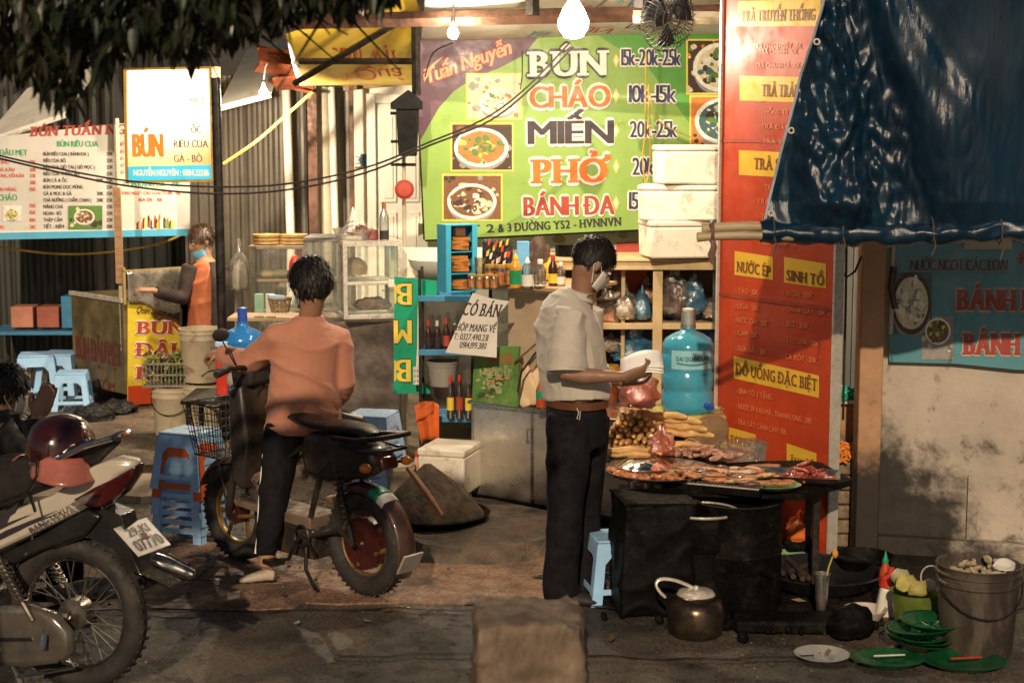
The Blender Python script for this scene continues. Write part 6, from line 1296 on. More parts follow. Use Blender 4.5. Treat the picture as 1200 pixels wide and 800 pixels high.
mb.T = M.Identity(4); mb.v = [(x, y, z + .075) for x, y, z in mb.v]; mb.build('shoe', blackp, t, world=True)
# ---- child at the left edge, behind the motorbike, on a low stool
YC = 6.95; p0 = P(8, 500, YC); t = T('person', 'crouched figure in black with praying hands, at the left edge', 'person', (p0.x, YC, 0))
f = V((.8, .55, 0)).normalized(); q = frame_of(V((.85, .5, 0)), tilt=R(-14)); X = lambda a, b, Y=YC: P(a, b, Y); hc = X(8, 461)
zs = lambda a, z, Y=YC: V((X(a, 400, Y).x, Y, z))
sR, eR, wR = zs(-8, .86, YC - .16), zs(26, .68, YC - .12), zs(40, .88, YC - .03); sL, eL, wL = zs(8, .86, YC + .16), zs(32, .68, YC + .12), zs(46, .88, YC + .04)
hR, kR, aR = zs(-30, .33, YC - .1), zs(62, .42, YC - .14), zs(60, .08, YC - .14); hL, kL, aL = zs(-22, .33, YC + .1), zs(74, .42, YC + .16), zs(74, .08, YC + .16)
torso = [(zs(-30, .33), (.15, .12)), (zs(-24, .5), (.14, .11)), (zs(-10, .75), (.16, .11)), (zs(-3, .88), (.15, .09)), (zs(2, .93), (.07, .06))]
B = mkbody(t, skin, hc, q, .98, f, [zs(4, .93), zs(0, .9)], torso, [L4(sR, eR, wR), L4(sL, eL, wL)], [L4(hR, kR, aR), L4(hL, kL, aL)],
    [dict(w_=wR, d=(.35, .2, .9), nrm=(.3, -1, 0), curl=.12, thumb=-1, s=.95), dict(w_=wL, d=(.3, .05, .9), nrm=(-.3, 1, 0), curl=.12, thumb=1, s=.95)], .007)
face_bits(t, B, hc, q, .98); hair(t, hc, q, hairm, 1.04, seed=12, n=900, L=.04, front=.03, back=-.05, jit=.3); mask(t, hc, q, s_wh, .98)
mb = MB(); lofts(mb, [(zs(-32, .27), (.19, .17)), (zs(-28, .45), (.19, .16)), (zs(-14, .7), (.2, .15)), (zs(-6, .84), (.19, .13)), (zs(-1, .92), (.1, .085))], f)
for sx, e, w_ in ((sR, eR, wR), (sL, eL, wL)): mb.tube([sx, sx.lerp(e, .5), e, e.lerp(w_, .5), w_.lerp(e, .1)], [.075, .07, .064, .058, .046], 14)
mb.build('jacket', mt('black_jacket', (.012, .012, .013), r=.6, bump=.3), t, world=True, remesh=.011, sm=4, post=fold(.01, 5, 8, 6))
mb = MB()
for h_, k_, a_ in ((hR, kR, aR), (hL, kL, aL)): mb.tube([h_, h_.lerp(k_, .5), k_, k_.lerp(a_, .5), a_ + V((0, 0, .03))], [.1, .09, .075, .065, .055], 14)
mb.build('trousers', jean, t, world=True, remesh=.011, sm=3)
for a_ in (aR, aL): mb = MB(); shoe(mb, a_, (1, .1, 0), .9); mb.build('shoe', blackp, t, world=True, remesh=.008, sm=2)
# ------------------------------------------------------------------ plastic stools
def stool(name, label, p, rz, mat, h=.27, top=.1, bot=.145, group='plastic stools'):
    t = T(name, label, 'stool', p, rz, group=group); th = .004
    MB().box((0, 0, h - .006), (2 * top, 2 * top, .012)).build('seat', mat, t, bevel=.006)
    def at_(z): return top + (bot - top) * (1 - z / h)
    for sx, sy in ((1, 1), (-1, 1), (-1, -1), (1, -1)):
        mb = MB(); wt, wb = .045, .05
        for ax in (0, 1):
            vs = []
            for z, w_ in ((0, wb), (h - .012, wt)):
                o = at_(z)
                for off in (0, w_):
                    for d_ in (0, th):
                        a_, b_ = (o - off), (o - d_)
                        vs.append((sx * (a_ if ax == 0 else b_), sy * (b_ if ax == 0 else a_), z))
            mb.add(vs, [(0, 2, 6, 4), (1, 5, 7, 3), (0, 4, 5, 1), (2, 3, 7, 6), (4, 6, 7, 5), (0, 1, 3, 2)])
        mb.build('leg', mat, t)
    for z0, z1, nm in ((h - .075, h - .012, 'apron'), (.05, .075, 'rail')):
        for k in range(4):
            mb = MB(); mb.T = M.Rotation(k * pi / 2, 4, 'Z'); a0, a1 = at_(z0) - .001, at_(z1) - .001
            if nm == 'apron': vs = [(-a0 + .045, -a0, z0 - .03), (-a0 + .07, -a0, z0), (a0 - .07, -a0, z0), (a0 - .045, -a0, z0 - .03), (a1, -a1, z1), (-a1, -a1, z1)]
            else: vs = [(-a0 + .04, -a0, z0), (a0 - .04, -a0, z0), (a1 - .04, -a1, z1), (-a1 + .04, -a1, z1)]
            n_ = len(vs); mb.add(vs + [(x, y + th, z) for x, y, z in vs], [tuple(range(n_)), tuple(range(2 * n_ - 1, n_ - 1, -1))] + [(i, i + n_, (i + 1) % n_ + n_, (i + 1) % n_) for i in range(n_)]); mb.build(nm, mat, t)
    return t
def rematerial(root, mat):
    for ch in [x for x in bpy.data.objects if x.parent == root]:
        ch.data = ch.data.copy(); ch.data.materials.clear(); ch.data.materials.append(mat)
p = G(226, 630); ords = ['lowest', 'second lowest', 'third from the bottom', 'fourth from the bottom', 'third from the top', 'second from the top', 'topmost']
S0 = stool('plastic_stool', 'lowest blue stool of the left stack by the bicycle', (p.x, p.y, .008), R(-22), blueP, .29, .115, .15)
lst = []
NS = 7; names = ['second lowest', 'third from the bottom', 'fourth from the bottom', 'fifth from the bottom', 'second from the top', 'topmost']
cols = [None, None, None, None, None, orP, None, None]
for k in range(1, NS):
    lb = '%s %s stool of the left stack by the bicycle' % (names[k - 1], 'orange' if cols[k] else 'blue')
    c = clone(S0, (p.x + .003 * (k % 3 - 1), p.y, .008 + k * .046), R(-22 + (k % 3 - 1) * .8), lb)
    if k in (1, 3, 5): rematerial(c, lavP)
    if cols[k]: rematerial(c, cols[k])
p2 = G(438, 600)
for k in range(7):
    c = clone(S0, (p2.x, p2.y, .006 + k * .045), R(-14 + (k % 2)), '%s pale blue stool of the right stack behind the bicycle' % ['lowest', 'second lowest', 'third from the bottom', '', 'third from the top', 'second from the top', 'topmost'][k] if k != 3 else 'middle pale blue stool of the right stack behind the bicycle')
    rematerial(c, lavP)
p3 = G(722, 700); c = clone(S0, (p3.x, p3.y, .006), R(10), 'single low blue stool behind the man legs, under the grill table', (1, 1, 1.0))
p4 = G(8, 640); p4.y = 6.95; clone(S0, (P(-30, 500, 6.95).x, 6.95, .006), R(15), 'low stool under the crouched figure at the left edge')
for px, py, s_, rz, lb in ((45, 464, 1.15, 12, 'far blue stool left, below the red boxes'), (73, 462, 1.15, -6, 'far blue stool right, beside the dark cart'), (86, 478, .95, 8, 'nearer pale blue stool beside the dark cart')):
    g = G(px, py, .075); clone(S0, g, R(rz), lb, s_)
# low far table with boxes
p = P(58, 415, 13.2); t = T('low_table', 'low blue table behind the far stools', 'table', (p.x, 13.2, .075)); MB().box((0, 0, .42), (.9, .5, .03)).build('top', tealP, t, bevel=.004)
for x in (-.4, .4):
    for y in (-.2, .2): MB().box((x, y, .2), (.03, .03, .41)).build('leg', iron, t)
for k, (x, m_, lb) in enumerate(((-.17, mt('pink_box', (.5, .2, .13)), 'pinkish box left on the far blue table'), (.04, mt('brick_box', (.35, .1, .06)), 'brick red box in the middle of the far blue table'), (.3, tealP, 'dim blue crate right on the far blue table'))):
    MB().box((p.x + x, 13.15, .52 + .075 + .02 + (.04 if k == 2 else 0)), (.18 if k < 2 else .3, .2, .17 if k < 2 else .26)).build('box', m_, label=lb, cat='box', bevel=.006)
# ------------------------------------------------------------------ tofu cart at the left
g = G(148, 478, .075); th = R(42); t = T('tofu_cart', 'dark food cart with yellow noodle and tofu front and clear sheet', 'food cart', (g.x, g.y, .075), th); TC = t
zt = onp(t, 148, 352)[1]; wf = onp(t, 222, 470)[0]; wsd = .82
cartm = mt('grimy_cart', (.13, .1, .045), r=.5, var=.4, sc=4, dirt=(.05, .035, .02), dsc=3, damt=.6, bump=.3)
yl = pm('cart_yellow', (.66, .5, .04), dirt=(.45, .3, .04), dsc=4); rdp = pm('cart_red', (.5, .06, .02))
MB().box((wf / 2, wsd / 2, zt / 2 + .05), (wf, wsd, zt - .1)).build('body', cartm, t, bevel=.006)
for x in (.05, wf - .05):
    for y in (.06, wsd - .06): MB().box((x, y, .03), (.035, .035, .06)).build('foot', iron, t)
panel(t, 'front_board', [(149, 352), (222, 352), (222, 470), (149, 474)], yl, .01, -.012); panel(t, 'red_strip', [(149, 452), (222, 449), (222, 470), (149, 474)], rdp, .003, -.016)
mb = MB()
pt(t, mb, 'BÚN', 160, 391, 214, 15, 0, bold=.24, serif=True, d=-.016, out=1, outt=.08); pt(t, mb, 'ĐẬU', 159, 417, 216, 16, 0, bold=.24, serif=True, d=-.016, out=1, outt=.08); pt(t, mb, 'MẸT', 159, 444, 216, 15, 0, bold=.24, serif=True, d=-.016, out=1, outt=.08)
pt(t, mb, 'Quán Ngon', 158, 366, 190, 8, 2, slope=.12, shear=.3, d=-.016); pt(t, mb, 'TÍN', 189, 362, 203, 8, 2, d=-.016)
mb.build('lettering', [s_mar, s_wh, s_dk], t, smooth=0)
mb = MB()                                            # lettering on the side that faces left
for s_, y0, h_, w_ in (('BÚN ĐẬU MẸT', .33, .13, .7), ('MẮM TÔM', .1, .07, .6)): text(mb, s_, 0, 0, h_, w=w_, mi=0, d=0, bold=.15)
mb.v = [(-.004 + y, -x, z) for x, y, z in mb.v]
mb2 = MB()
for s_, y0, h_, w_ in (('BÚN ĐẬU MẸT', .3, .17, .7), ('MẮM TÔM', .1, .07, .6)):
    m3 = MB(); text(m3, s_, 0, y0, h_, w=w_, mi=0, d=0, bold=.15); mb2.add([(-.003 + y, wsd - .06 - x, z) for x, y, z in m3.v], m3.f)
mb2.build('lettering', [mt('side_red', (.12, .03, .02), bump=0)], t, smooth=0)
sheet = film('cloudy_sheet', (.8, .74, .64), .4, .12, haze=.55, bump=.6, bsc=5)
mb = MB(); a0 = onp(t, 147, 318); a1 = onp(t, 222, 316); c0 = onp(t, 149, 400)
mb.grid(lambda u, v: (a0[0] + (a1[0] - a0[0]) * u, -.03 - .012 * sin(u * 7) * v, a0[1] - (a0[1] - c0[1]) * v * (.45 + .5 * max(0, u * 1.25 - .25))), 14, 10); mb.build('plastic_sheet', sheet, t, solid=.002)
mb = MB()
for x in (.01, wf - .01): mb.box((x, -.005, (zt + a0[1]) / 2), (.02, .02, a0[1] - zt + .06))
mb.box((wf / 2, -.005, a0[1]), (wf, .02, .02)); mb.build('sheet_frame', mt('cart_edge', (.3, .22, .1), r=.4), t)
mb = MB(); mb.box((-.002, wsd / 2, zt), (.03, wsd, .03)); mb.build('top_edge', alu, t)
# buckets beside the cart
gb = G(204, 514, .04); B1 = bucket('bucket', 'white paint bucket under the vegetable crate', (gb.x, gb.y, .045), .36, .142, dirtyB, group='white buckets')
gb = G(244, 503, .075); clone(B1, (gb.x + .03, 10.75, .075), R(60), 'lower white bucket behind the black post'); clone(B1, (gb.x, 10.78, .44), R(140), 'upper white bucket stacked behind the black post')
cz0 = .405; t = T('vegetable_crate', 'clear crate of green herbs resting on the white bucket', 'crate', (P(206, 455, G(204, 514, .04).y).x, G(204, 514, .04).y, .408), R(4))
mb = MB()
for k in range(3): z = .01 + k * .075; mb.tube([(-.2, -.12, z), (.2, -.12, z), (.2, .12, z), (-.2, .12, z), (-.2, -.12, z)], .006, 4)
for k in range(17): x = -.2 + k * .025; mb.tube([(x, -.12, 0), (x, -.12, .16)], .003, 4); mb.tube([(x, .12, 0), (x, .12, .16)], .003, 4)
mb.box((0, 0, .006), (.4, .24, .006)); mb.build('basket', mt('grey_wire', (.3, .27, .22), r=.4), t)
mb = MB(); rn = random.Random(21)
for k in range(900):
    x, y, z = rn.uniform(-.2, .2), rn.uniform(-.125, .115), rn.uniform(.02, .19) + .05 * rn.random(); a_ = rn.uniform(0, 6.3); l = rn.uniform(.015, .042); e_ = rn.uniform(-.3, 1.0)
    d_ = V((cos(a_) * cos(e_), sin(a_) * cos(e_), sin(e_))); s_ = d_.cross(V((0, 0, 1))).normalized() * l * .35; c_ = V((x, y, z)); mb.m = k % 3; mb.add([c_ - d_ * l, c_ + s_, c_ + d_ * l, c_ - s_], [(0, 1, 2, 3)])
mb.build('herbs', [mt('herb', (.16, .28, .05), r=.6, var=.4, bump=0), mt('pale_herb', (.32, .38, .12), r=.6, bump=0), mt('purple_herb', (.12, .05, .06), r=.6, bump=0)], t, smooth=0)
# dark clutter under the cart
rn = random.Random(31)
for k, (px, py, s_, lb) in enumerate(((110, 500, .16, 'dark sack on the ground below the tofu cart corner'), (140, 492, .14, 'black bundle under the tofu cart'), (85, 490, .1, 'silvery crumpled foil below the tofu cart corner'))):
    g = G(px, py, .02); bag('sack', lb, g + V((0, 0, s_ * .4)), (s_, s_ * .8, s_ * .6), blackbag if k < 2 else steel, 40 + k, knot=False)
# ------------------------------------------------------------------ things on the ground by the steel cart
g = G(512, 640); t = T('wok_lid_heap', 'sooty domed sack heap lying on a round black pan by the stools', 'heap', (P(508, 600, 8.35).x, 8.4, .02))
MB().lathe([(0, .0), (.2, .0), (.27, .05), (.3, .09), (.285, .095), (.24, .05), (0, .03)], n=40).build('pan', soot, t)
mb = MB(); t_ = MB(); t_.lathe([(.275, .07), (.25, .12), (.19, .19), (.12, .26), (.06, .31), (.02, .34), (0, .345)], n=36); mb.add([(x * (1 + .1 * noise.noise(V((x, y, z)) * 9)) - .05 * z * 2, y * (1 + .1 * noise.noise(V((y, x, z)) * 9)), z + .015 * noise.noise(V((x, y, z)) * 14)) for x, y, z in t_.v], t_.f)
mb.build('sack', mt('burnt_sack', (.1, .07, .045), r=.8, var=.5, sc=14, dirt=(.22, .12, .05), dsc=9, bump=.8, bsc=50, bd=.01), t, smooth=60)
t = T('dustpan_stick', 'wooden stick leaning on the sooty heap', 'stick', P(497, 565, 8.25)); MB().tube([P(478, 548, 8.15) - P(497, 565, 8.25), P(500, 578, 8.05) - P(497, 565, 8.25), P(518, 604, 8.0) - P(497, 565, 8.25)], (.014, .018, .012), 8).build('stick', mt('broom_wood', (.4, .2, .1), r=.55, bump=.3, st=(4, 4, 1)), t)
t = T('scissors', 'metal poker lying in the shadow under the steel cart', 'poker', G(575, 592)); MB().tube([(-.06, 0, .02), (.05, 0, .01)], (.006, .01), 6).build('rod', alu, t)
# ------------------------------------------------------------------ grill table, trays and food
YT = 7.25; zT = P(850, 562, YT).z
def gx(px, Y=YT): return P(px, 560, Y).x
t = T('grill_table', 'low sooty table carrying the charcoal grill and trays', 'table', (gx(850), YT, 0)); hT = zT - .02
tp = [(gx(778) - gx(850), -.12), (gx(930) - gx(850), -.2), (gx(1005) - gx(850), .1), (gx(985) - gx(850), .55), (gx(770) - gx(850), .5)]
mb = MB(); k = len(tp); mb.add([(x, y, hT) for x, y in tp] + [(x, y, hT - .03) for x, y in tp], [tuple(range(k)), tuple(range(2 * k - 1, k - 1, -1))] + [(i, i + k, (i + 1) % k + k, (i + 1) % k) for i in range(k)]); mb.build('top', soot, t, bevel=.004)
for px, y in ((792, 0), (960, .05), (790, .42), (970, .45)): MB().box((gx(px) - gx(850), y, hT / 2 - .02), (.03, .03, hT - .03)).build('leg', iron, t)
# round steel tray left with meat, bag and pan
def P3(px, py, z): a_, b_ = (px - 600) / FPX, (400 - py) / FPX; d_ = V((a_, _c + b_ * _s, -_s + b_ * _c)); return V((0, 0, CAMZ)) + d_ * ((z - CAMZ) / d_.z)
c0 = P3(772, 548, .57); t = T('meat_tray', 'wide shallow steel tray of reddish meat pieces on thin legs', 'tray', (c0.x, c0.y, 0)); zt_ = .57
MB().lathe([(0, zt_ - .02), (.22, zt_ - .02), (.25, zt_ - .003), (.26, zt_ - .002), (.26, zt_ - .006), (.225, zt_ - .026), (0, zt_ - .026)], n=40).build('tray', mt('dark_steel', (.16, .12, .1), r=.35, m=.8, var=.3), t)
for a_ in (200, 290, 340, 110): MB().tube([(.13 * cos(R(a_)), .13 * sin(R(a_)), 0), (.13 * cos(R(a_)), .13 * sin(R(a_)), zt_ - .026)], .011, 8).build('leg', alu, t)
meat = mt('grilled_meat', (.42, .17, .07), r=.35, var=.6, sc=30, dirt=(.08, .03, .02), dsc=25, bump=.6, bsc=90, bd=.004, coat=.35); meatp = mt('pale_sausage', (.58, .34, .16), r=.35, var=.4, sc=25, dirt=(.2, .08, .04), dsc=25, bump=.4, coat=.3); meatb = mt('dark_meat', (.1, .04, .03), r=.35, var=.5, sc=30, bump=.6, coat=.3)
chop = mt('orange_meat', (.5, .17, .06), r=.4, var=.5, sc=40, dirt=(.2, .05, .02), dsc=30, bump=.6, bsc=100, coat=.2)
def lump(rn, L=.03, W_=.014, c=(0, 0, 0), rz=None, n=10):
    mb = MB(); t_ = MB(); t_.ell((0, 0, 0), (L, W_, W_ * .8), n, 7); o = V((rn.random() * 9, 0, 0))
    mb.add([tuple(V(p) * (1 + .25 * noise.noise(V(p) / W_ * .9 + o))) for p in t_.v], t_.f); return mb
rn = random.Random(51); pieces = [lump(rn, rn.uniform(.02, .03), rn.uniform(.01, .014)).mesh('meat_piece', chop, 60) for _ in range(5)]
for k in range(95):
    a_, r_ = rn.uniform(pi * .9, 2.15 * pi), .225 * sqrt(rn.uniform(.25, 1)); inst(pieces[k % 5], 'meat_piece', t, (r_ * cos(a_), r_ * sin(a_), zt_ - .02 + rn.uniform(0, .018)), (rn.uniform(-.3, .3), rn.uniform(-.3, .3), rn.uniform(0, 3)))
c1 = P3(755, 543, .59); tt = T('plastic_cover', 'clear plastic cover lying on the meat tray', 'cover', (c1.x, c1.y, .582)); MB().lathe([(0, .035), (.08, .03), (.12, .006), (.135, .0), (.135, .003)], n=28).build('lid', film('lid_film', (.92, .92, .92), .5, .06, haze=.25), tt)
bag('orange_bag', 'small bright orange plastic bag on the meat tray', P(776, 522, 7.42), (.06, .05, .07), orbag, 61, None, amp=.4, f=8)
bag('pink_bag', 'pinkish orange bag hanging under the man hands', P(748, 462, 7.75), (.095, .08, .11), pinkbag, 62, mt('salmon_fill', (.6, .2, .12), r=.5, var=.3, sc=20, bump=.3), amp=.3)
bag('orange_bag', 'orange and clear bag hanging below the meat tray', P(752, 578, 7.65), (.12, .08, .08), clearbag, 63, mt('orange_fill', (.7, .15, .03), r=.5, var=.3, sc=20), amp=.3)
# bread sticks
yb0 = 7.75; zb0 = P(745, 531, yb0).z; t = T('bread_tray', 'steel tray table under the pile of bread sticks', 'tray', (gx(742, yb0), yb0, 0))
MB().box((.02, .1, zb0 - .02), (.52, .4, .02)).build('tray', steel, t, bevel=.004); 
for x in (-.2, .24): MB().box((x, .24, (zb0 - .03) / 2), (.03, .03, zb0 - .03)).build('leg', iron, t)
MB().box((.02, -.09, zb0 - .0), (.52, .012, .04)).build('rim', steel, t)
bread = mt('bread_stick', (.68, .4, .15), r=.6, var=.25, sc=14, dirt=(.7, .5, .26), dsc=14, damt=.5, bump=.3, bsc=60, bd=.003)
rn = random.Random(71)
def stick(L, r):
    mb = MB(); pts = [(0, -L / 2 + L * k / 9, .004 * sin(k * 1.2 + L * 90)) for k in range(10)]; mb.tube(pts, [r * .45] + [r * (.92 + .12 * sin(k * 2.2)) for k in range(8)] + [r * .45], 10); return mb.mesh('bread_stick', bread, 60)
bm = [stick(.24, .016), stick(.26, .017), stick(.22, .018)]; cnt = 0
tb = P(0, 0, 1)
labs = []
PB = T('bread_pile', 'golden pile of bread sticks stacked on the tray behind the man', 'bread', (gx(752, yb0), yb0, zb0 - .008))
for row in range(7):
    n_ = 10 - row
    for k in range(n_):
        x = -.19 + .036 * (k + row * .45) + rn.uniform(-.004, .004); inst(bm[cnt % 3], 'bread_stick', PB, (x - .0, .03 + rn.uniform(-.015, .015), .018 + row * .03), (rn.uniform(-.06, .06), rn.uniform(0, 3), rn.uniform(-.12, .12) - .15)); cnt += 1
for px, py, rz in ((800, 500, 60), (792, 492, 66), (806, 508, 72), (790, 520, 80), (775, 486, 68)):
    p = P(px, py, 7.72) - PB.location; inst(bm[1], 'bread_stick', PB, (p.x, p.y, max(.018, p.z)), (0, 0, R(rz)))
for k, (px, py, rz, lb) in enumerate(((740, 532, 84, 'single bread stick lying in front of the pile'), (728, 527, 96, 'pale flat bread stick at the left of the tray front'))):
    o = inst(bm[k], 'loose_bread_stick', None, P(px, py, 7.55), (0, 0, R(rz))); tag(o, lb, 'bread stick')
# grill
c0 = P3(842, 562, zT + .01); t = T('charcoal_grill', 'long charcoal grill rack loaded with sausages and skewers', 'grill', (c0.x, c0.y, zT), R(-24)); GR = t
gl, gd = .44, .24
mb = MB()
for k in range(30): x = -gl / 2 + gl * k / 29; mb.tube([(x, -gd / 2, .012), (x, gd / 2, .012)], .0022, 4)
for y in (-gd / 2, 0, gd / 2): mb.tube([(-gl / 2, y, .008), (gl / 2, y, .008)], .004, 5)
mb.build('grate', alu, t); mb = MB()
for y in (-gd / 2, gd / 2): mb.box((0, y, -.01), (gl, .006, .03))
for x in (-gl / 2, gl / 2): mb.box((x, 0, -.01), (.006, gd, .03))
mb.box((0, 0, -.018), (gl - .01, gd - .01, .004)); mb.build('firebox', soot, t)
sm = [lump(rn, .075, .013, n=12).mesh('sausage', meatp, 60), lump(rn, .06, .015, n=12).mesh('sausage', meat, 60), lump(rn, .05, .018, n=12).mesh('skewer', meatb, 60), lump(rn, .085, .012, n=12).mesh('sausage', mt('brown_sausage', (.34, .17, .08), r=.35, var=.4, sc=25, bump=.4, coat=.3), 60)]
for k in range(52):
    x = rn.uniform(-gl * .48, gl * .46); y = rn.uniform(-gd * .45, gd * .45); m_ = sm[3] if x < -.05 and k % 2 else rn.choice(sm)
    inst(m_, 'sausage', t, (x, y, .026 + rn.uniform(0, .022)), (rn.uniform(-.2, .2), rn.uniform(-.2, .2), rn.gauss(.25, .3)))
c1 = P3(868, 557, zT + .02)
for k in range(5): p = P3(845 + k * 9, 549 + (k % 2) * 4, zT + .04) ; o = inst(lump(rn, .05, .014, n=12).mesh('fish_cake', mt('white_cake', (.6, .5, .36), r=.4, var=.2, dirt=(.3, .15, .06), dsc=20, bump=.3), 60), 'fish_cake', GR, tuple(W[GR.name].inverted() @ p), (0, 0, .25))
c2 = P3(905, 569, zT + .01); t = T('green_plate', 'pale green plate with a grilled skewer at the table front', 'plate', (c2.x, c2.y, zT)); MB().lathe([(0, .004), (.08, .004), (.115, .018), (.118, .018), (.082, 0), (0, 0)], n=28, sx=1.1, sy=.8).build('plate', mt('pale_green', (.25, .4, .2), r=.35), t)
for k in range(9): inst(sm[(k % 2) * 2 + 1], 'skewer', t, (rn.uniform(-.07, .07), rn.uniform(-.03, .03), .026), (0, 0, rn.uniform(-.3, .5)), .8)
c3 = P3(935, 559, zT + .01); t = T('skewer_tray', 'shallow rectangular steel tray heaped with red skewers', 'tray', (c3.x, c3.y, zT + .001), R(-12)); 
mb = MB(); wx, wy = .19, .11; q4 = [(-wx, -wy), (wx, -wy), (wx, wy), (-wx, wy)]; i4 = [(x * .82, y * .78) for x, y in q4]
mb.add([(x, y, .03) for x, y in q4] + [(x, y, .004) for x, y in i4] + [(x * .96, y * .94, .03) for x, y in q4] + [(x * .95, y * .94, .008) for x, y in i4], [(0, 4, 5, 1)[::-1], (1, 5, 6, 2)[::-1], (2, 6, 7, 3)[::-1], (3, 7, 4, 0)[::-1], (4, 7, 6, 5), (8, 9, 13, 12), (9, 10, 14, 13), (10, 11, 15, 14), (11, 8, 12, 15), (12, 13, 14, 15), (0, 1, 9, 8), (1, 2, 10, 9), (2, 3, 11, 10), (3, 0, 8, 11)]); mb.build('tray', steel, t)
rsk = lump(rn, .045, .011, n=10).mesh('skewer', mt('red_skewer', (.3, .05, .03), r=.3, var=.5, sc=30, bump=.5, coat=.4), 60)
for k in range(46): x, y = rn.gauss(.03, .04), rn.gauss(0, .03); inst(rsk, 'skewer', t, (x, y, .022 + max(0, .065 - 1.1 * hypot(x - .03, y)) * rn.random()), (rn.uniform(-.6, .6), rn.uniform(-.5, .5), rn.uniform(0, 3.1)))
c4 = P3(890, 550, zT + .01); t = T('brown_sausage_row', 'row of dark sausages between the grill and red skewers', 'sausages', (c4.x, c4.y, zT))
for k in range(5): inst(sm[3], 'sausage', t, (k * .012 - .02, .025 * k - .04, .016), (0, 0, rn.uniform(-.1, .15)), 1.0)
c5 = P3(810, 533, zT + .02); t = T('pork_heap', 'heap of pinkish cooked pieces behind the grill', 'meat', (c5.x, c5.y, zT + .02))
pk = [lump(rn, .04, .017).mesh('pork_piece', mt('pink_meat', (.48, .26, .18), r=.4, var=.4, sc=30, dirt=(.3, .12, .07), dsc=20, bump=.5), 60) for _ in range(3)]
for k in range(52): x = rn.gauss(0, .1); y = rn.gauss(0, .06) - x * .2; inst(pk[k % 3], 'pork_piece', t, (x, y, .01 + rn.uniform(0, .05) * max(.1, 1 - abs(x) * 6)), (rn.uniform(-.4, .4), rn.uniform(-.4, .4), rn.uniform(0, 3)))
c6 = P3(868, 533, zT + .02); t = T('plastic_box', 'small clear box behind the grill in front of the orange board', 'box', (c6.x, c6.y, zT)); MB().box((0, 0, .045), (.2, .13, .09), (0, 0, .3), tx=1.08).build('box', clearbag, t)
# coil on stand behind yellow stool
p = P(832, 505, 8.0); t = T('mosquito_coil', 'brown coil ring standing behind the mustard stool leg', 'coil', p, rot=(R(-70), 0, R(10)))
mb = MB(); pts = [((.02 + .0135 * a_ / 1.0) * cos(a_), (.02 + .0135 * a_) * sin(a_), 0) for a_ in [k * .3 for k in range(0, 23)]]
for k in range(5): mb.torus((0, 0, 0), .018 + k * .014, .005, n=32, m=6)
mb.torus((0, 0, 0), .09, .009, n=36, m=6); mb.build('ring', mt('coil_brown', (.28, .15, .08), r=.5), t); MB().lathe([(0, -.01), (.085, -.01), (.085, -.004), (0, -.004)], n=32).build('disc', mt('coil_plate', (.45, .3, .17), r=.4, m=.4), t)
# mustard stool and pale blue jug
p = P(805, 483, 8.15); zs_ = p.z; t = T('mustard_stool', 'tall mustard yellow plastic stool carrying the pale blue jug', 'stool', (p.x, 8.2, .0))
MB().box((0, 0, zs_ - .015), (.38, .3, .03)).build('seat', yelP, t, bevel=.012)
for sx in (-1, 1):
    for sy in (-1, 1): MB().tube([(sx * .16, sy * .12, zs_ - .02), (sx * .185, sy * .145, zs_ * .6), (sx * .215, sy * .175, 0)], [(.035, .028), (.03, .024), (.024, .02)], 8, up=(1, 0, 0)).build('leg', yelP, t)
MB().box((0, -.135, zs_ - .055), (.3, .01, .06)).build('apron', yelP, t, bevel=.003)
lw = mt('pale_blue_jug', (.1, .56, .78), r=.1, var=.08, sc=9, tr=.5, bump=.25, bsc=9, bd=.006, coat=.4)
J = jug('water_jug', 'pale blue water jug with printed label on the mustard stool', (P(806, 483, 8.13).x, 8.17, zs_), lw, whP, 1.0, tap=True)
mb = MB(); 
mb.grid(lambda u, v: (.1345 * sin((u - .5) * 1.7 + .1), -.1345 * cos((u - .5) * 1.7 + .1), .235 + v * .095), 12, 1); mb.build('paper_label', mt('label_pale', (.3, .6, .68), r=.3, var=.08, bump=0), J)
def wrap_text(par, s_, z, h, w_, r, a0, mat, name='lettering', bold=.12):
    m3 = MB(); text(m3, s_, -w_ / 2, z, h, w=w_, mi=0, d=0, bold=bold, serif=True); mb = MB()
    mb.add([((r + .001 - y) * sin(x / r + a0), -(r + .001 - y) * cos(x / r + a0), z_) for x, y, z_ in m3.v], m3.f); return mb.build(name, mat, par, smooth=0)
wrap_text(J, 'DAI QUANG LÂM', .278, .022, .17, .1355, .1, mt('label_ink', (.02, .12, .16), bump=0)); 
mb = MB(); mb.grid(lambda u, v: (.136 * sin((u - .5) * 1.25 + .1), -.136 * cos((u - .5) * 1.25 + .1), .262 - .008 * sin(u * pi) + v * .009), 12, 1); mb.build('swoosh', mt('label_teal', (.03, .25, .3), bump=0), J)
MB().tube([(.1, -.12, .03), (.15, -.16, .05), (.17, -.13, .035), (.12, -.1, .02)], .004, 6).build('tap_wire', alu, J)
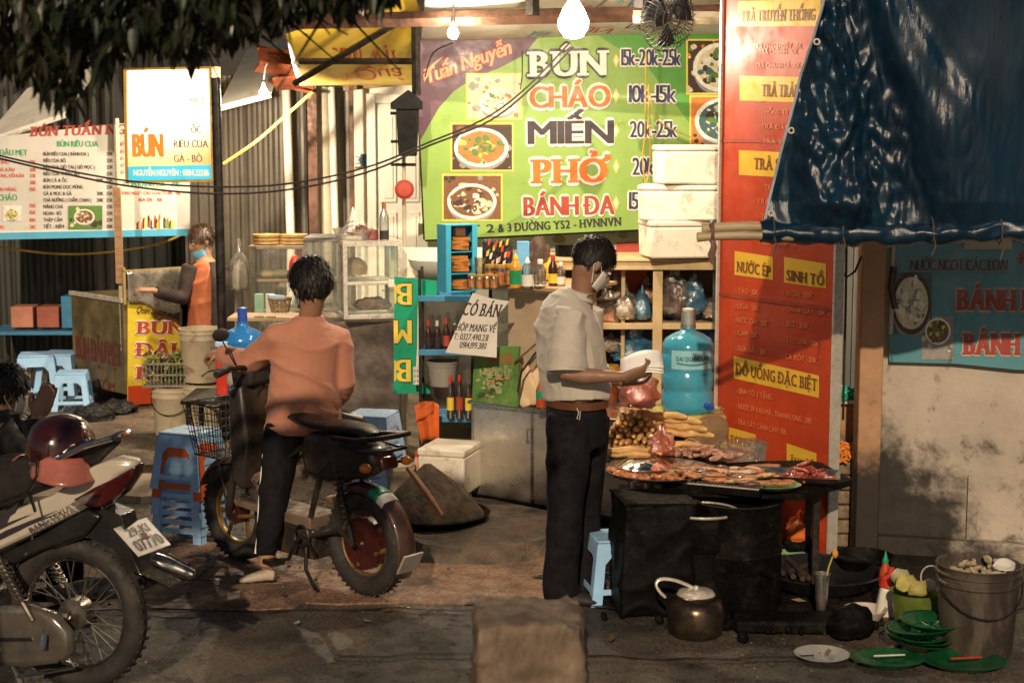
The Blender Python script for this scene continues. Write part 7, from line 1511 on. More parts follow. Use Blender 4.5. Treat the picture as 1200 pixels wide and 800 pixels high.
# black stove drums
g = G(765, 738); t = T('stove_drum', 'square sided black sheet metal stove left of the grill', 'stove', (gx(765, 6.98), 6.98, 0), R(8)); hh = P(765, 588, 6.9).z
spk = mt('speckled_soot', (.004, .0036, .003), spec=.15, r=.6, var=.4, sc=10, dirt=(.25, .2, .16), dsc=55, damt=.8, dth=.64, bump=.7, bsc=40, bd=.006)
mb = MB(); mb.box((0, 0, hh / 2), (.33, .26, hh), (0, 0, 0), tx=.95); mb.build('body', spk, t, remesh=.012, sm=3, post=fold(.008, 6, 6, 2, .02)); MB().box((0, 0, hh + .004), (.325, .275, .01), (.02, .03, .03)).build('rim', soot, t)
gx2 = gx(868, 6.98); t = T('stove_drum', 'round black drum stove under the grill rack', 'stove', (gx2, 7.05, 0)); hh = P(860, 590, 6.95).z
MB().lathe([(0, 0), (.19, 0), (.2, .02), (.195, .25), (.2, .26), (.195, .27), (.195, hh - .03), (.205, hh), (.185, hh), (.18, hh - .05), (0, hh - .06)], n=32).build('body', soot, t)
t = T('pot', 'black rimmed pot half under the grill rack', 'pot', (gx(822, 7.05), 7.0, P(820, 640, 7.0).z)); MB().lathe([(0, 0), (.13, 0), (.15, .1), (.155, .16), (.165, .165), (.15, .16), (.14, .1), (0, .03)], n=30).build('pot', soot, t)
MB().torus((0, 0, .163), .157, .006, n=30, m=6).build('rim', alu, t)
t = T('sooty_block', 'sooty block holding up the black rimmed pot', 'stove', (gx(822, 7.05), 7.02, 0)); MB().lathe([(0, 0), (.14, 0), (.14, P(820, 640, 7.0).z - .003), (0, P(820, 640, 7.0).z - .003)], n=24).build('body', soot, t)
# kettle
g = G(818, 752); t = T('kettle', 'squat sooty aluminium pot with raised bail handle', 'pot', (g.x, g.y + .1, 0)); kr = .12
kt = mt('sooty_aluminium', (.1, .07, .05), r=.35, m=.85, var=.4, sc=6, dirt=(.05, .03, .02), dsc=5, damt=.8, bump=.2)
MB().lathe([(0, 0), (kr * .8, .0), (kr * .95, .02), (kr, .06), (kr * .99, .11), (kr * .9, .145), (kr * .72, .16), (kr * .72, .168), (kr * .76, .172), (kr * .7, .176), (0, .178)], n=40).build('body', kt, t)
mb = MB(); mb.lathe([(kr * .68, .177), (kr * .6, .19), (kr * .2, .2), (0, .2)], n=30); mb.ell((0, 0, .205), (.014, .014, .01), 10, 6); mb.build('lid', alu, t)
for o_ in (0, .014): MB().tube([(kr * .7 * cos(a_) - .045 - .09 * sin(a_) * 1.0, kr * .1 * cos(a_) - .0 + o_, .165 + .075 * sin(a_)) for a_ in [pi * k / 14 for k in range(15)]], .006, 8).build('handle', alu, t)
# low pans, glass etc.
g = G(958, 728); t = T('wide_wok', 'wide black basin on the ground right of the stove', 'wok', (P(962, 690, 7.27).x, 7.27, .0))
MB().lathe([(0, .0), (.16, .01), (.25, .06), (.272, .1), (.282, .105), (.272, .11), (.245, .07), (.15, .02), (0, .015)], n=44).build('wok', mt('wet_black_pan', (.02, .02, .022), r=.22, var=.3, m=.3, bump=.15), t)
g = G(962, 728); t = T('drink_glass', 'tall footed glass of brown drink with a yellow straw', 'glass', g)
MB().lathe([(0, .002), (.035, .003), (.036, .008), (.012, .02), (.009, .035), (.02, .05), (.026, .1), (.034, .2), (.037, .215), (.034, .215), (.03, .19), (.022, .1), (.015, .06), (0, .055)], n=24).build('glass', film('drink_glass_film', (.93, .94, .9), .45, .04, haze=.25), t)
MB().lathe([(0, .057), (.015, .06), (.022, .1), (.0245, .125), (0, .126)], n=20).build('drink', mt('milk_tea', (.4, .2, .12), r=.3, bump=0), t)
MB().tube([(-.005, 0, .07), (.03, .01, .24), (.06, .01, .33)], .004, 6).build('straw', yelP, t); MB().ell((.055, .005, .3), (.014, .014, .02), 10, 8).build('garnish', mt('orange_peel', (.6, .3, .05)), t)
g = G(1000, 752); t = T('stone', 'rounded dark stone beside the footed glass', 'stone', g); crump(MB(), (0, .05, .06), (.1, .09, .085), .2, 4, 5, knot=False).build('stone', soot, t, smooth=60)
g = G(905, 745); t = T('sooty_slab', 'low dark slab on the ground in front of the stove', 'slab', g + V((.1, .1, 0))); MB().box((0, 0, .03), (.5, .18, .06), (0, 0, -.05)).build('slab', soot, t, bevel=.015)
g = G(963, 771); t = T('plastic_dish', 'clear plastic dish lying on the asphalt', 'dish', g); MB().lathe([(0, .004), (.07, .006), (.105, .022), (.112, .022), (.075, 0), (0, 0)], n=30).build('dish', mt('pale_dish', (.33, .33, .31), r=.25), t)
g = G(1040, 728); t = T('sauce_bottle', 'white squeeze bottle with red cap leaning by the green pot', 'bottle', g + V((0, .05, 0)), rot=(0, R(6), 0))
t.scale = (1.25, 1.25, 1.2); mb = MB(); mb.box((0, 0, .06), (.075, .05, .12), tx=.8, ty=.8); mb.build('body', whP, t, bevel=.012); MB().lathe([(.034, .12), (.03, .15), (.012, .165), (.01, .19), (0, .19)], n=16, sx=1.1).build('cap', redP, t)
bottle('sauce_bottle', 'red chilli bottle with a green cap behind the white one', G(1036, 712), .26, .027, mt('chilli', 0), 0, greenP, cone=True)
t = T('paper_bowl', 'white paper bowl lying behind the dark stone', 'bowl', G(1014, 728)); MB().lathe([(0, .0), (.05, 0), (.09, .06), (.095, .06), (.055, .005)], n=24).build('bowl', mt('paper_bowl', (.5, .42, .35), r=.6), t)
g = G(1078, 745); t = T('green_pot', 'green pot with lemon and onion peel beside the big bucket', 'pot', g + V((0, .08, 0)))
MB().lathe([(0, 0), (.085, 0), (.1, .12), (.104, .17), (.11, .175), (.1, .17), (.095, .12), (0, .03)], n=30).build('pot', mt('olive_plastic', (.12, .16, .03), r=.4, var=.3, dirt=(.3, .35, .05), dsc=6), t)
for x, y, z, r_, m_, nm in ((-.045, 0, .2, .05, mt('lemon_peel', (.5, .42, .12), r=.5, var=.3), 'fruit'), (.0, -.03, .185, .045, mt('lemon_peel', 0), 'fruit'), (.05, .0, .19, .035, mt('garlic_skin', (.6, .5, .4), r=.5), 'garlic'), (-.06, .04, .22, .045, mt('pale_leaf', (.4, .36, .2), r=.5), 'leaf')): crump(MB(), (x, y, z), (r_, r_ * .8, r_ * .9), .2, 5, int(x * 100), knot=False, n=16, m=10).build(nm, m_, t, smooth=60)
MB().torus((.07, .02, .22), .055, .003, n=28, m=5, rot=(R(70), 0, R(20))).build('ring_handle', alu, t)
gm = mt('wet_green', (.008, .07, .025), r=.25, var=.3, bump=.1)
for k in range(5):
    g = G(1080, 762); z = .008 + k * .024; tt = T('green_basket', ['lowest', 'second', 'third', 'fourth', 'topmost'][k] + ' green plastic basket of the pile before the green pot', 'basket', (g.x + .03 * sin(k * 2), g.y + .03 * cos(k), z), group='green baskets by the bucket', rot=(R(4 * sin(k * 3)), R(5 * cos(k * 2)), k))
    mb = MB(); R0 = .13 - .003 * k; mb.lathe([(R0 * .6, 0), (R0, .03), (R0 + .008, .034), (R0, .036)], n=30, sx=1.05)
    for j in range(18): a_ = j * pi / 9; mb.tube([(0, 0, .002), (R0 * .6 * cos(a_), R0 * .6 * sin(a_), .002)], .003, 4)
    mb.build('basket', gm, tt)
for (px, py, s_, lb) in ((1040, 779, .15, 'flat green basket lying nearest at the bottom right'), (1130, 782, .17, 'flat green basket under the bucket edge with red chopsticks')):
    g = G(px, py); tt = T('green_basket', lb, 'basket', g, group='green baskets by the bucket'); mb = MB(); mb.lathe([(s_ * .55, 0), (s_ * .95, .028), (s_, .034), (s_ * .93, .036), (s_ * .5, .006), (0, .004)], n=32, sy=.75); mb.build('basket', gm, tt)
    MB().tube([(-.06, -.02, .045), (.07, .01, .04)], .0035, 6).build('chopstick', redP if s_ > .16 else whP, tt)
g = G(1155, 776); BK = bucket('bucket', 'big grimy grey bucket at the bottom right corner', (g.x, g.y + .14, 0), .37, .168, greyB, handle=True, group='grey rubbish buckets', side=-1)
rn = random.Random(81); mb = MB()
for k in range(40): a_, r_ = rn.uniform(0, 6.3), .12 * sqrt(rn.random()); mb.ell((r_ * cos(a_), r_ * sin(a_), .33 + rn.uniform(-.02, .03)), (rn.uniform(.01, .04), rn.uniform(.01, .025), .012), 7, 4, (rn.uniform(-1, 1), rn.uniform(-1, 1), 0))
mb.build('scraps', mt('food_scraps', (.35, .28, .18), var=.6, sc=25, bump=.3), BK); crump(MB(), (.09, -.04, .37), (.045, .035, .03), .2, 6, 3, knot=False, n=16, m=10).build('crumpled_tissue', paper, BK)
# things in the gap
g = P(932, 612, 7.9); t = T('orange_cloth_bag', 'bright orange bag on the ground behind the stove', 'bag', (g.x, 7.75, 0)); crump(MB(), (0, 0, P(930, 622, 7.75).z), (.07, .06, .09), .3, 7, 9, n=26).build('bag', mt('orange_sack', (.75, .15, .02), r=.4, bump=.5), t, smooth=60); MB().box((0, 0, .1), (.16, .14, P(930, 655, 7.75).z * 2 - .0)).build('bundle', soot, t, bevel=.02)
hb_ = P(985, 538, 8.1).z
t = T('block_stack', 'stack of worn concrete blocks right of the orange board', 'blocks', (P(986, 600, 8.1).x, 8.15, 0)); nb = 6; bmh = hb_ / nb
bl = mt('worn_block', (.26, .19, .12), var=.3, sc=9, dirt=(.06, .04, .03), dsc=7, damt=.7, bump=.8, bsc=25, bd=.02); bme = MB().box((0, 0, 0), (.2, .2, bmh * .92)).mesh('block', bl)
for k in range(nb): o = inst(bme, 'block', t, (rn.uniform(-.012, .012), rn.uniform(-.01, .01), bmh * (k + .5)), (0, 0, rn.uniform(-.12, .12))); md = o.modifiers.new('b', 'BEVEL'); md.width = .012; md.segments = 2
t = T('noodle_heap', 'orange heap of fried food on the concrete blocks', 'food', (P(988, 532, 8.1).x, 8.1, hb_ + .001)); mb = MB()
for k in range(150): x, y = rn.gauss(0, .05), rn.gauss(0, .04); z = max(.006, .09 - .9 * hypot(x, y)) * rn.random(); a_ = rn.uniform(0, 6.3); l = .022; mb.tube([(x - l * cos(a_), y - l * sin(a_), z), (x, y, z + .01), (x + l * cos(a_), y + l * sin(a_), z)], .006, 5)
mb.build('fried_shreds', mt('fried_orange', (.75, .25, .04), r=.4, var=.4, sc=30), t); tag(bpy.data.objects[t.name], None)
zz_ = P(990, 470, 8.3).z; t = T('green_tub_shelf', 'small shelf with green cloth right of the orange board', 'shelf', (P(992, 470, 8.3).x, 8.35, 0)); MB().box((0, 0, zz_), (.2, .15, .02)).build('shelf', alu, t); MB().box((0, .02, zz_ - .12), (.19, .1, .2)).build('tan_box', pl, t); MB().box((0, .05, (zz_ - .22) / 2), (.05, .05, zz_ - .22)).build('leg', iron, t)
crump(MB(), (-.02, -.03, zz_ + .03), (.09, .06, .045), .4, 7, 4, knot=False).build('cloth', mt('sea_green', (.02, .28, .2), r=.4), t, smooth=60)
# ------------------------------------------------------------------ foreground concrete bollard
t = T('concrete_bollard', 'worn square concrete bollard, blurred in the near foreground', 'bollard', (P(620, 800, 4.0).x, 4.05, 0), R(0))
bo_ = MB().box((0, 0, P(620, 734, 3.92).z / 2), (.29, .26, P(620, 734, 3.92).z), tx=.98); bo_.build('post', remesh=.012, sm=3, post=fold(.012, 11, 11, 2, .02), mats=mt('bollard_concrete', (.2, .145, .1), r=.85, var=.4, sc=7, dirt=(.08, .055, .04), dsc=5, damt=.8, dth=.45, bump=.7, bsc=30, bd=.01, st=(1, 1, .5)), parent=t)
# ------------------------------------------------------------------ bamboo poles and the blue tarp
YP = 6.75; bam = mt('bamboo', (.42, .33, .2), r=.45, var=.2, sc=6, dirt=(.18, .12, .07), dsc=9, bump=.2, st=(.4, 3, 3))
def bamboo(lb, a, b, r):
    a, b = V(a), V(b); mb = MB(); L = (b - a).length; n = 40; pts = []; rr = []
    for k in range(n + 1):
        u = k / n; pts.append(a.lerp(b, u) + V((0, 0, .004 * sin(u * 17)))); rr.append(r * (1 + (.13 if k % 5 == 0 else 0)))
    mb.tube(pts, rr, 12); return mb.build('bamboo_pole', bam, label=lb, cat='pole', smooth=50)
bamboo('upper bamboo pole sticking out of the rolled tarp edge', P(823, 268, YP), P(1260, 258, YP + .02), .021); bamboo('lower bamboo pole tied under the upper one', P(817, 278, YP - .06), P(1260, 270, YP - .04), .018)
t = T('knotted_strip', 'brown cloth strip knotted round the bamboo poles', 'cloth strip', P(834, 272, YP - .05)); mb = MB(); mb.torus((0, 0, 0), .04, .008, n=16, m=6, rot=(0, pi / 2, 0)); mb.tube([(0, -.03, -.02), (.006, -.035, -.06), (-.004, -.03, -.09), (.004, -.03, -.13)], [(.008, .004), (.014, .005), (.016, .004), (.008, .003)], 8); mb.build('strip', mt('old_rag', (.16, .08, .06), bump=.3), t)
def tarp_mat():
    ma = mt('blue_tarp', (.004, .02, .042), r=.2, var=.3, sc=1.5, dirt=(.008, .036, .062), dsc=1, damt=.5, bump=.5, bsc=13, bd=.008, spec=.7, rv=.06, st=(4, 2, .8)); return ma
tx0, tx1 = P(893, 270, YP).x, P(1290, 270, YP).x; tzb = P(900, 274, YP).z; tzt = 3.1; ax = P(952, -60, YP).x
def tarp(u, v):
    """v 0 bottom roll .. 1 top"""
    xl = tx0 + (P(948, 0, YP).x + .05 - tx0) * v * (tzt - tzb) / (P(900, 0, YP).z - tzb) * .96
    x = xl + (tx1 - xl) * u; z = tzb + (tzt - tzb) * v; zz = 1 - v
    fan = atan2(x - ax + .02, (tzt + .15 - z)); F = .0
    wgt = max(0, 1 - abs(fan - .12) / .6)
    F += .085 * sin(fan * 17 + .8 * noise.noise(V((x * 2, z * 2, 0)))) * wgt * (.35 + .65 * (zz))
    F += .016 * sin(fan * 50 + 2 * noise.noise(V((x * 3, z * 3, 3)))) * wgt
    F += .07 * noise.noise(V((x * 1.3, z * .9, 5))) + .022 * noise.noise(V((x * 6, z * 3, 2))) + .009 * abs(noise.noise(V((x * 26, z * 7, 1)))) * (.1 + 2 * wgt)
    F += .06 * math.exp(-((x - tx0 - .33) / .16) ** 2 - ((z - tzb - .12) / .1) ** 2)
    cr_ = max(0, 1 - abs(fan - .06 - .1 * zz) / .3); F += .03 * cr_ * (1 - abs(sin(fan * 42 + 1.2 * noise.noise(V((x * 4, z * 2, 8))))) ** .6) * (.5 + noise.noise(V((fan * 20, z * 2.2, 3)))); F += .05 * cr_ * abs(noise.noise(V((x * 14 + z * 5, z * 9, 6)))) + .03 * cr_ * noise.noise(V((x * 30, z * 15, 4)))
    e = .012 * sin(z * 30) if u < .02 else 0
    return (x, YP - .035 - F * min(1, v * 9 + .15) - .1 * v, z)
mb = MB(); mb.grid(tarp, 220, 150)
tp_ = mb.build('blue_tarp', tarp_mat(), label='large shiny dark blue tarpaulin hanging over bamboo poles', cat='tarpaulin', smooth=80)
mb = MB(); n = 110
mb.grid(lambda u, v: (tx0 - .01 + (tx1 - tx0) * u, YP - .03 + (.052 + .004 * sin(u * 60) + .022 * noise.noise(V((u * 22, v * 5, 0)))) * cos(v * 2 * pi), P(900, 272, YP).z + .004 - .012 * sin(u * 5) + (.044 + .02 * noise.noise(V((u * 20, v * 4, 4)))) * sin(v * 2 * pi)), n, 18); mb.build('rolled_hem', MATS['blue_tarp'], tp_, world=True, smooth=80)
mb = MB(); p = [V(tarp(0, k / 30)) + V((-.004, -.01, 0)) for k in range(31)]; mb.tube(p, .006, 6); mb.build('edge_cord', mt('tarp_edge', (.35, .42, .5), r=.4), tp_, world=True)

# soot-black odds and ends crowded round the stoves
rn = random.Random(5); cl_ = lump(rn, .03, .022, n=8).mesh('charcoal', soot, 30)
t = T('charcoal_pile', 'scattered charcoal lumps on the ground before the stoves', 'charcoal', (1.0, 6.75, .016))
for k in range(60): inst(cl_, 'charcoal_lump', t, (rn.gauss(.1, .3), rn.gauss(0, .09), .01), (rn.random(), rn.random(), rn.uniform(0, 6)), rn.uniform(.4, 1.2))
t = T('plate_stack', 'small stack of green rimmed plates in shadow behind the wok', 'plates', (P(925, 665, 7.6).x, 7.62, .016))
for k in range(4): MB().lathe([(0, 0), (.07, 0), (.11, .02), (.113, .022), (.07, .006)], (rn.uniform(-.01, .01), 0, k * .014), 26).build('plate', mt('pale_green', 0) if k % 2 else meatb, t)
t = T('basin', 'small dark basin in the shadow between stove and wall', 'basin', (P(1010, 690, 7.5).x, 7.5, .016)); MB().lathe([(0, 0), (.1, 0), (.14, .09), (.15, .095), (.14, .1), (.1, .02)], n=30).build('basin', soot, t)
t = T('wood_scraps', 'charred wood sticks lying below the grill table', 'firewood', (P(940, 700, 7.0).x, 7.5, .016))
for k in range(9): MB().tube([(-.14, 0, 0), (.13, .01, .01)], (.014, .011), 6).build('stick', mt('charred_wood', (.06, .04, .03), var=.5, bump=.5), t); o = [x for x in bpy.data.objects if x.parent == t][-1]; o.location = (rn.uniform(-.15, .15), rn.uniform(-.12, .12), .02 + .02 * (k // 3)); o.rotation_euler = (0, rn.uniform(-.1, .1), rn.uniform(0, 3))

for v_ in (.06, .3, .55, .8):
    p = V(tarp(.012, v_)); MB().torus(p + V((.0, -.006, 0)), .011, .004, n=16, m=6, rot=(pi / 2, 0, 0)).build('eyelet', alu, tp_, world=True)
for k, px in enumerate((905, 985, 1090, 1170)):
    p = P(px, 270, YP - .03); mb = MB(); mb.torus(p, .056, .004, n=20, m=5, rot=(0, pi / 2, 0)); mb.tube([p + V((0, -.055, -.02)), p + V((.01, -.06, -.06)), p + V((-.004, -.058, -.1 - .02 * (k % 2)))], .0035, 5); mb.build('tie_cord', mt('tie_cord', (.06, .055, .05), r=.8), tp_, world=True)
# ------------------------------------------------------------------ motorbike at the left edge
g = G(93, 806); hdg = V((-.955, .296, 0)); t = T('motorbike', 'white and black motorbike seen from behind at the left edge', 'motorbike', (g.x, g.y, 0), atan2(hdg.y, hdg.x)); MO = t
chrome = mt('chrome', (.6, .57, .52), r=.16, m=1, var=.1, bump=0); dchrome = mt('dull_chrome', (.3, .26, .22), r=.3, m=.9, var=.2)
wheel(t, 0, .297, .042, 36, chrome, dchrome, .06, rw=.02); wheel(t, 1.24, .297, .036, 36, chrome, dchrome, .05, rw=.018)
mpx = lambda a, b: onp(MO, a, b)
def mo(pts): 
    q_ = [mpx(*p_) for p_ in pts]; ar = sum(q_[i][0] * q_[(i + 1) % len(q_)][1] - q_[(i + 1) % len(q_)][0] * q_[i][1] for i in range(len(q_))); return q_ if ar > 0 else q_[::-1]
wp = mt('white_paint', (.5, .44, .36), r=.25, var=.06, sc=3, bump=.03, coat=.6, dirt=(.3, .25, .2), dsc=5, damt=.4, dth=.55)
bp = mt('black_paint', (.015, .014, .014), r=.3, var=.3, coat=.4, bump=.05)
def mprism(name, pts, y0, y1, mat, bev=.015, par=None, inset=1.0, tp=1, **k):
    q_ = mo(pts); n = len(q_); cx_ = sum(a for a, b in q_) / n; cz_ = sum(b for a, b in q_) / n; ym = (y0 + y1) / 2; hw = (y1 - y0) / 2
    lay = []
    for f_, s_ in ((-1, inset), (-.55, 1), (.55, 1), (1, inset)): lay += [(cx_ + (a - cx_) * s_, ym + hw * f_, cz_ + (b - cz_) * s_) for a, b in q_]
    fs = [tuple(range(n - 1, -1, -1))[::-1], tuple(3 * n + i for i in range(n))[::-1]] + [(j * n + i, j * n + (i + 1) % n, (j + 1) * n + (i + 1) % n, (j + 1) * n + i)[::-1] for j in range(3) for i in range(n)]
    if tp != 1: lay = [(x, y * (tp + (1 - tp) * min(1, max(0, (x + .28) / .42))), z) for x, y, z in lay]
    mb = MB(); mb.add(lay, fs); return mb.build(name, mat, par or MO, bevel=bev, **k)
# seat, tail, side cover
mprism('seat', [(-60, 545), (-60, 612), (0, 594), (60, 572), (95, 560), (120, 535), (140, 517), (128, 511), (100, 520), (60, 528), (0, 535)], -.11, .11, mt('seat_vinyl', 0), .02, inset=.9, tp=.4)
side_pts = [(-120, 700), (-40, 664), (0, 646), (60, 618), (112, 592), (136, 572), (150, 552), (165, 545), (163, 537), (140, 534), (122, 540), (100, 556), (80, 572), (40, 588), (0, 600), (-120, 635)]
sc_ = mprism('side_cover', side_pts, -.12, .12, wp, .012, inset=.93, tp=.3)
q_ = lambda pts, y: [(a, y, b) for a, b in mo(pts)]
mb = MB(); 
for k, pts in enumerate(([(-60, 665), (-20, 640), (30, 612), (60, 600), (92, 588), (40, 614), (0, 634)], [(-60, 640), (10, 606), (36, 592), (30, 604), (62, 592), (20, 612), (-30, 640)], [(20, 598), (44, 580), (40, 592), (22, 604)])): mb.add([(a, .1225 + .0004 * k, b) for a, b in mo(pts)], [tuple(range(len(pts)))])
fl = [(b_) for b_ in mb.f]; mb.build('graphic', [s_dk], sc_, smooth=0)
m3 = MB(); a_ = mpx(58, 615); b_ = mpx(106, 588); ln = hypot(a_[0] - b_[0], a_[1] - b_[1]); ang = atan2(b_[1] - a_[1], -(b_[0] - a_[0]))
text(m3, 'BANG LEXUS', 0, 0, .019, w=ln, mi=0, d=0, bold=.14, rot=ang); mb = MB(); mb.add([(a_[0] - x, .124 - y, a_[1] + z) for x, y, z in m3.v], m3.f); mb.build('lettering', s_dk, sc_, smooth=0)
m3 = MB(); a_ = mpx(-14, 622); text(m3, 'FX', 0, 0, .06, w=.17, mi=0, d=0, bold=.3, rot=.36, shear=.5); mb = MB(); mb.add([(a_[0] - x, .1245 - y, a_[1] + z) for x, y, z in m3.v], m3.f); mb.build('lettering', s_dk, sc_, smooth=0)
mprism('tail_lamp', [(96, 581), (120, 566), (150, 552), (167, 541), (163, 556), (148, 577), (128, 592), (112, 590)], -.125, .128, mt('red_lens', (.05, .005, .005), r=.12, var=.2, coat=.8, bump=.05), .008, inset=.9, tp=.3)
mprism('indicator', [(104, 582), (118, 573), (132, 568), (124, 580), (112, 586)], .1, .131, film('clear_lens', (.9, .75, .7), .4, .05, haze=.3), .004)
mb = MB()
for s_ in (-1, 1): 
    a_, b_, c_ = mpx(60, 545), mpx(120, 515), mpx(141, 510); mb.tube([(a_[0], s_ * .13, a_[1]), (b_[0], s_ * .13, b_[1]), (c_[0], s_ * .06, c_[1])], .011, 8)
mb.tube([(c_[0], .06, c_[1]), (c_[0] - .02, 0, c_[1] + .005), (c_[0], -.06, c_[1])], .011, 8); mb.build('grab_rail', chrome, t)
# rear fender, plate
mprism('rear_fender', [(70, 640), (110, 610), (128, 592), (150, 600), (160, 640), (172, 668), (205, 684), (190, 676), (160, 664), (140, 640), (110, 625)], -.05, .05, bp, .008)
mprism('inner_fender', [(-60, 700), (0, 650), (60, 622), (112, 592), (130, 600), (112, 622), (60, 640), (10, 665), (-20, 720)], -.07, .07, bp, .01)
pc = mpx(164, 628); tp_o = T('number_plate', 'x', 'x'); bpy.data.objects.remove(tp_o)
PLT = M.Translation((pc[0] - .012, .0, pc[1])) @ M.Rotation(R(-8), 4, 'Z') @ M.Rotation(R(50), 4, 'Y') @ M.Rotation(R(-90), 4, 'Z') @ M.Rotation(R(0), 4, 'X')
mb = MB(); mb.T = PLT; mb.box((0, .002, 0), (.19, .004, .145)); pn_ = mb.build('number_plate', mt('plate_white', (.62, .56, .5), r=.4, var=.08, dirt=(.35, .25, .18), dsc=20, damt=.4), t, bevel=.001)
m3 = MB(); text(m3, '29-K1', -.06, .014, .038, w=.12, mi=0, d=-.002, bold=.12); text(m3, '07770', -.075, -.056, .05, w=.15, mi=0, d=-.002, bold=.12); mb = MB(); mb.T = PLT; mb.add(m3.v, m3.f); mb.build('lettering', s_dk, pn_, smooth=0)
mb = MB(); mb.T = PLT; mb.box((.005, -.0035, -.0), (.03, .002, .028), (0, .3, 0)); mb.build('sticker', mt('brown_sticker', (.13, .04, .03), bump=0), pn_)
# swing arm, chain case, exhaust, shock
mprism('chain_case', [(-130, 700), (0, 699), (50, 700), (84, 710), (102, 730), (104, 755), (92, 766), (50, 770), (0, 768), (-130, 772)], .07, .125, mt('grey_alloy', (.24, .21, .175), r=.3, m=.7, var=.12, bump=.08), .018, inset=.92)
mprism('case_stripe', [(-100, 736), (60, 735), (62, 739), (-100, 742)], .126, .13, bp, .001); mprism('blue_sticker', [(-60, 745), (22, 743), (24, 750), (-60, 753)], .126, .1295, mt('light_blue', (.15, .42, .55), r=.35, bump=0), .001)
for s_ in (-1, 1):
    a_, b_ = mpx(20, 640), mpx(62, 715); mb = MB(); y = s_ * .13; mb.tube([(b_[0], y, b_[1]), (a_[0], y, a_[1])], .011, 8); pts = []
    for k in range(90): u = k / 89; th_ = k * .62; cx_, cz_ = a_[0] + (b_[0] - a_[0]) * (.05 + .62 * u), a_[1] + (b_[1] - a_[1]) * (.05 + .62 * u); pts.append((cx_ + .026 * cos(th_), y + .026 * sin(th_), cz_ + .01 * cos(th_)))
    mb.tube(pts, .0048, 5); mb.build('shock_absorber', dchrome, t)
ex = mpx(150, 655); ex2 = mpx(212, 682); 
mb = MB(); mb.tube([(ex[0] + .9, -.13, .28), (ex[0] + .5, -.14, .3), (ex[0] + .3, -.15, .33), (ex[0] + .1, -.15, .37), (ex2[0] + .12, -.15, ex2[1] + .02), (ex2[0] + .06, -.15, ex2[1] + .0)], [.02, .025, .045, .05, .045, .03], 16); mb.build('silencer', bp, t)
a_, b_ = mpx(166, 664), mpx(212, 682); mb = MB(); mb.tube([(a_[0], -.1, a_[1]), (a_[0] * .7 + b_[0] * .3, -.1, a_[1] * .7 + b_[1] * .3), (b_[0], -.1, b_[1])], [.03, .032, .02], 18, cap=False); mb.tube([(b_[0], -.1, b_[1]), (b_[0] + .02, -.1, b_[1] + .008)], .016, 14); mb.build('silencer_tip', chrome, t)
MB().tube([(.0, .05, .297), (.3, .08, .31), (.5, .08, .34)], .018, 8).build('swing_arm', dchrome, t)
mb = MB(); mb.prism([(.28, .2), (.75, .17), (.85, .3), (.8, .45), (.4, .48), (.25, .35)], .22); mb.build('engine', mt('engine_alloy', (.16, .14, .12), r=.4, m=.8, var=.3, bump=.3), t, bevel=.03)
mb = MB()
for k in range(7): mb.box((.82, 0, .28 + k * .022), (.16, .14 + .02 * (k % 2), .008))
mb.build('cylinder_fins', dchrome, t)
mb = MB(); mb.tube([(.35, 0, .68), (.7, 0, .55), (1.0, 0, .75), (1.02, 0, .92)], .03, 8); mb.build('frame', bp, t)
mprism('front_cowl', [(-262, 500), (-240, 640), (-180, 700), (-120, 690), (-120, 640), (-180, 560), (-230, 490)], -.13, .13, wp, .02, inset=.8)
for s_ in (-1, 1): MB().tube([(1.24, s_ * .06, .297), (1.12, s_ * .06, .62), (1.05, s_ * .06, .85)], .018, 10).build('front_fork', dchrome, t)
fender(t, 'front_fender', 1.24, .297, .33, .12, 30, 150, wp)
mb = MB(); mb.tube([(1.02, .33, .96), (1.05, .2, 1.0), (1.05, 0, .95), (1.05, -.2, 1.0), (1.02, -.33, .96)], .012, 8); mb.build('handlebar', bp, t); mb = MB(); mb.ell((1.1, 0, .95), (.07, .1, .08), 16, 10); mb.build('headlamp', wp, t)
# footrests, stand
MB().tube([(.35, .1, .27), (.34, .22, .27)], .014, 8).build('footrest', bp, t); MB().tube([(.3, .06, .2), (.18, .1, .02), (.1, .1, .015)], .012, 8).build('centre_stand', dchrome, t)
mb = MB(); mb.tube([(.02, .08, .18), (-.04, .09, .12), (.1, .1, .08), (.2, .1, .06)], .008, 6); mb.tube([(.05, .14, .25), (.05, .16, .2)], .012, 6); mb.build('brake_linkage', chrome, t)
# helmet on the seat
q0 = mpx(72, 532); hw_ = W[MO.name] @ V((q0[0], .0, q0[1])); t = T('helmet', 'glossy maroon helmet with pinkish visor resting on the motorbike seat', 'helmet', (hw_.x, hw_.y, hw_.z - .02), rot=(0, 0, R(-12)))
t.scale = (.86, .86, .86); hm = mt('maroon_gloss', (.035, .006, .005), r=.13, var=.2, coat=1, bump=0)
mb = MB(); vs = []
mb.lathe([(.142, .0), (.146, .05), (.14, .1), (.118, .15), (.085, .18), (.04, .197), (0, .2)], n=36, sy=1.15); mb.build('shell', hm, t)
mb = MB(); mb.torus((0, 0, .004), .139, .008, .012, n=36, m=8); mb.v = [(x, y * 1.15, z) for x, y, z in mb.v]; mb.build('trim', chrome, t)
mb = MB()
for k in range(9): a_ = R(20 + k * 17.5); mb.ell((.146 * cos(a_), -.02 + .0 * sin(a_), .06 + .12 * sin(a_) * .9), (.012, .018, .012), 8, 6)
mb.build('studs', dchrome, t)
pv = mt('pink_visor', (.38, .12, .09), r=.22, var=.15, coat=.7, bump=0)
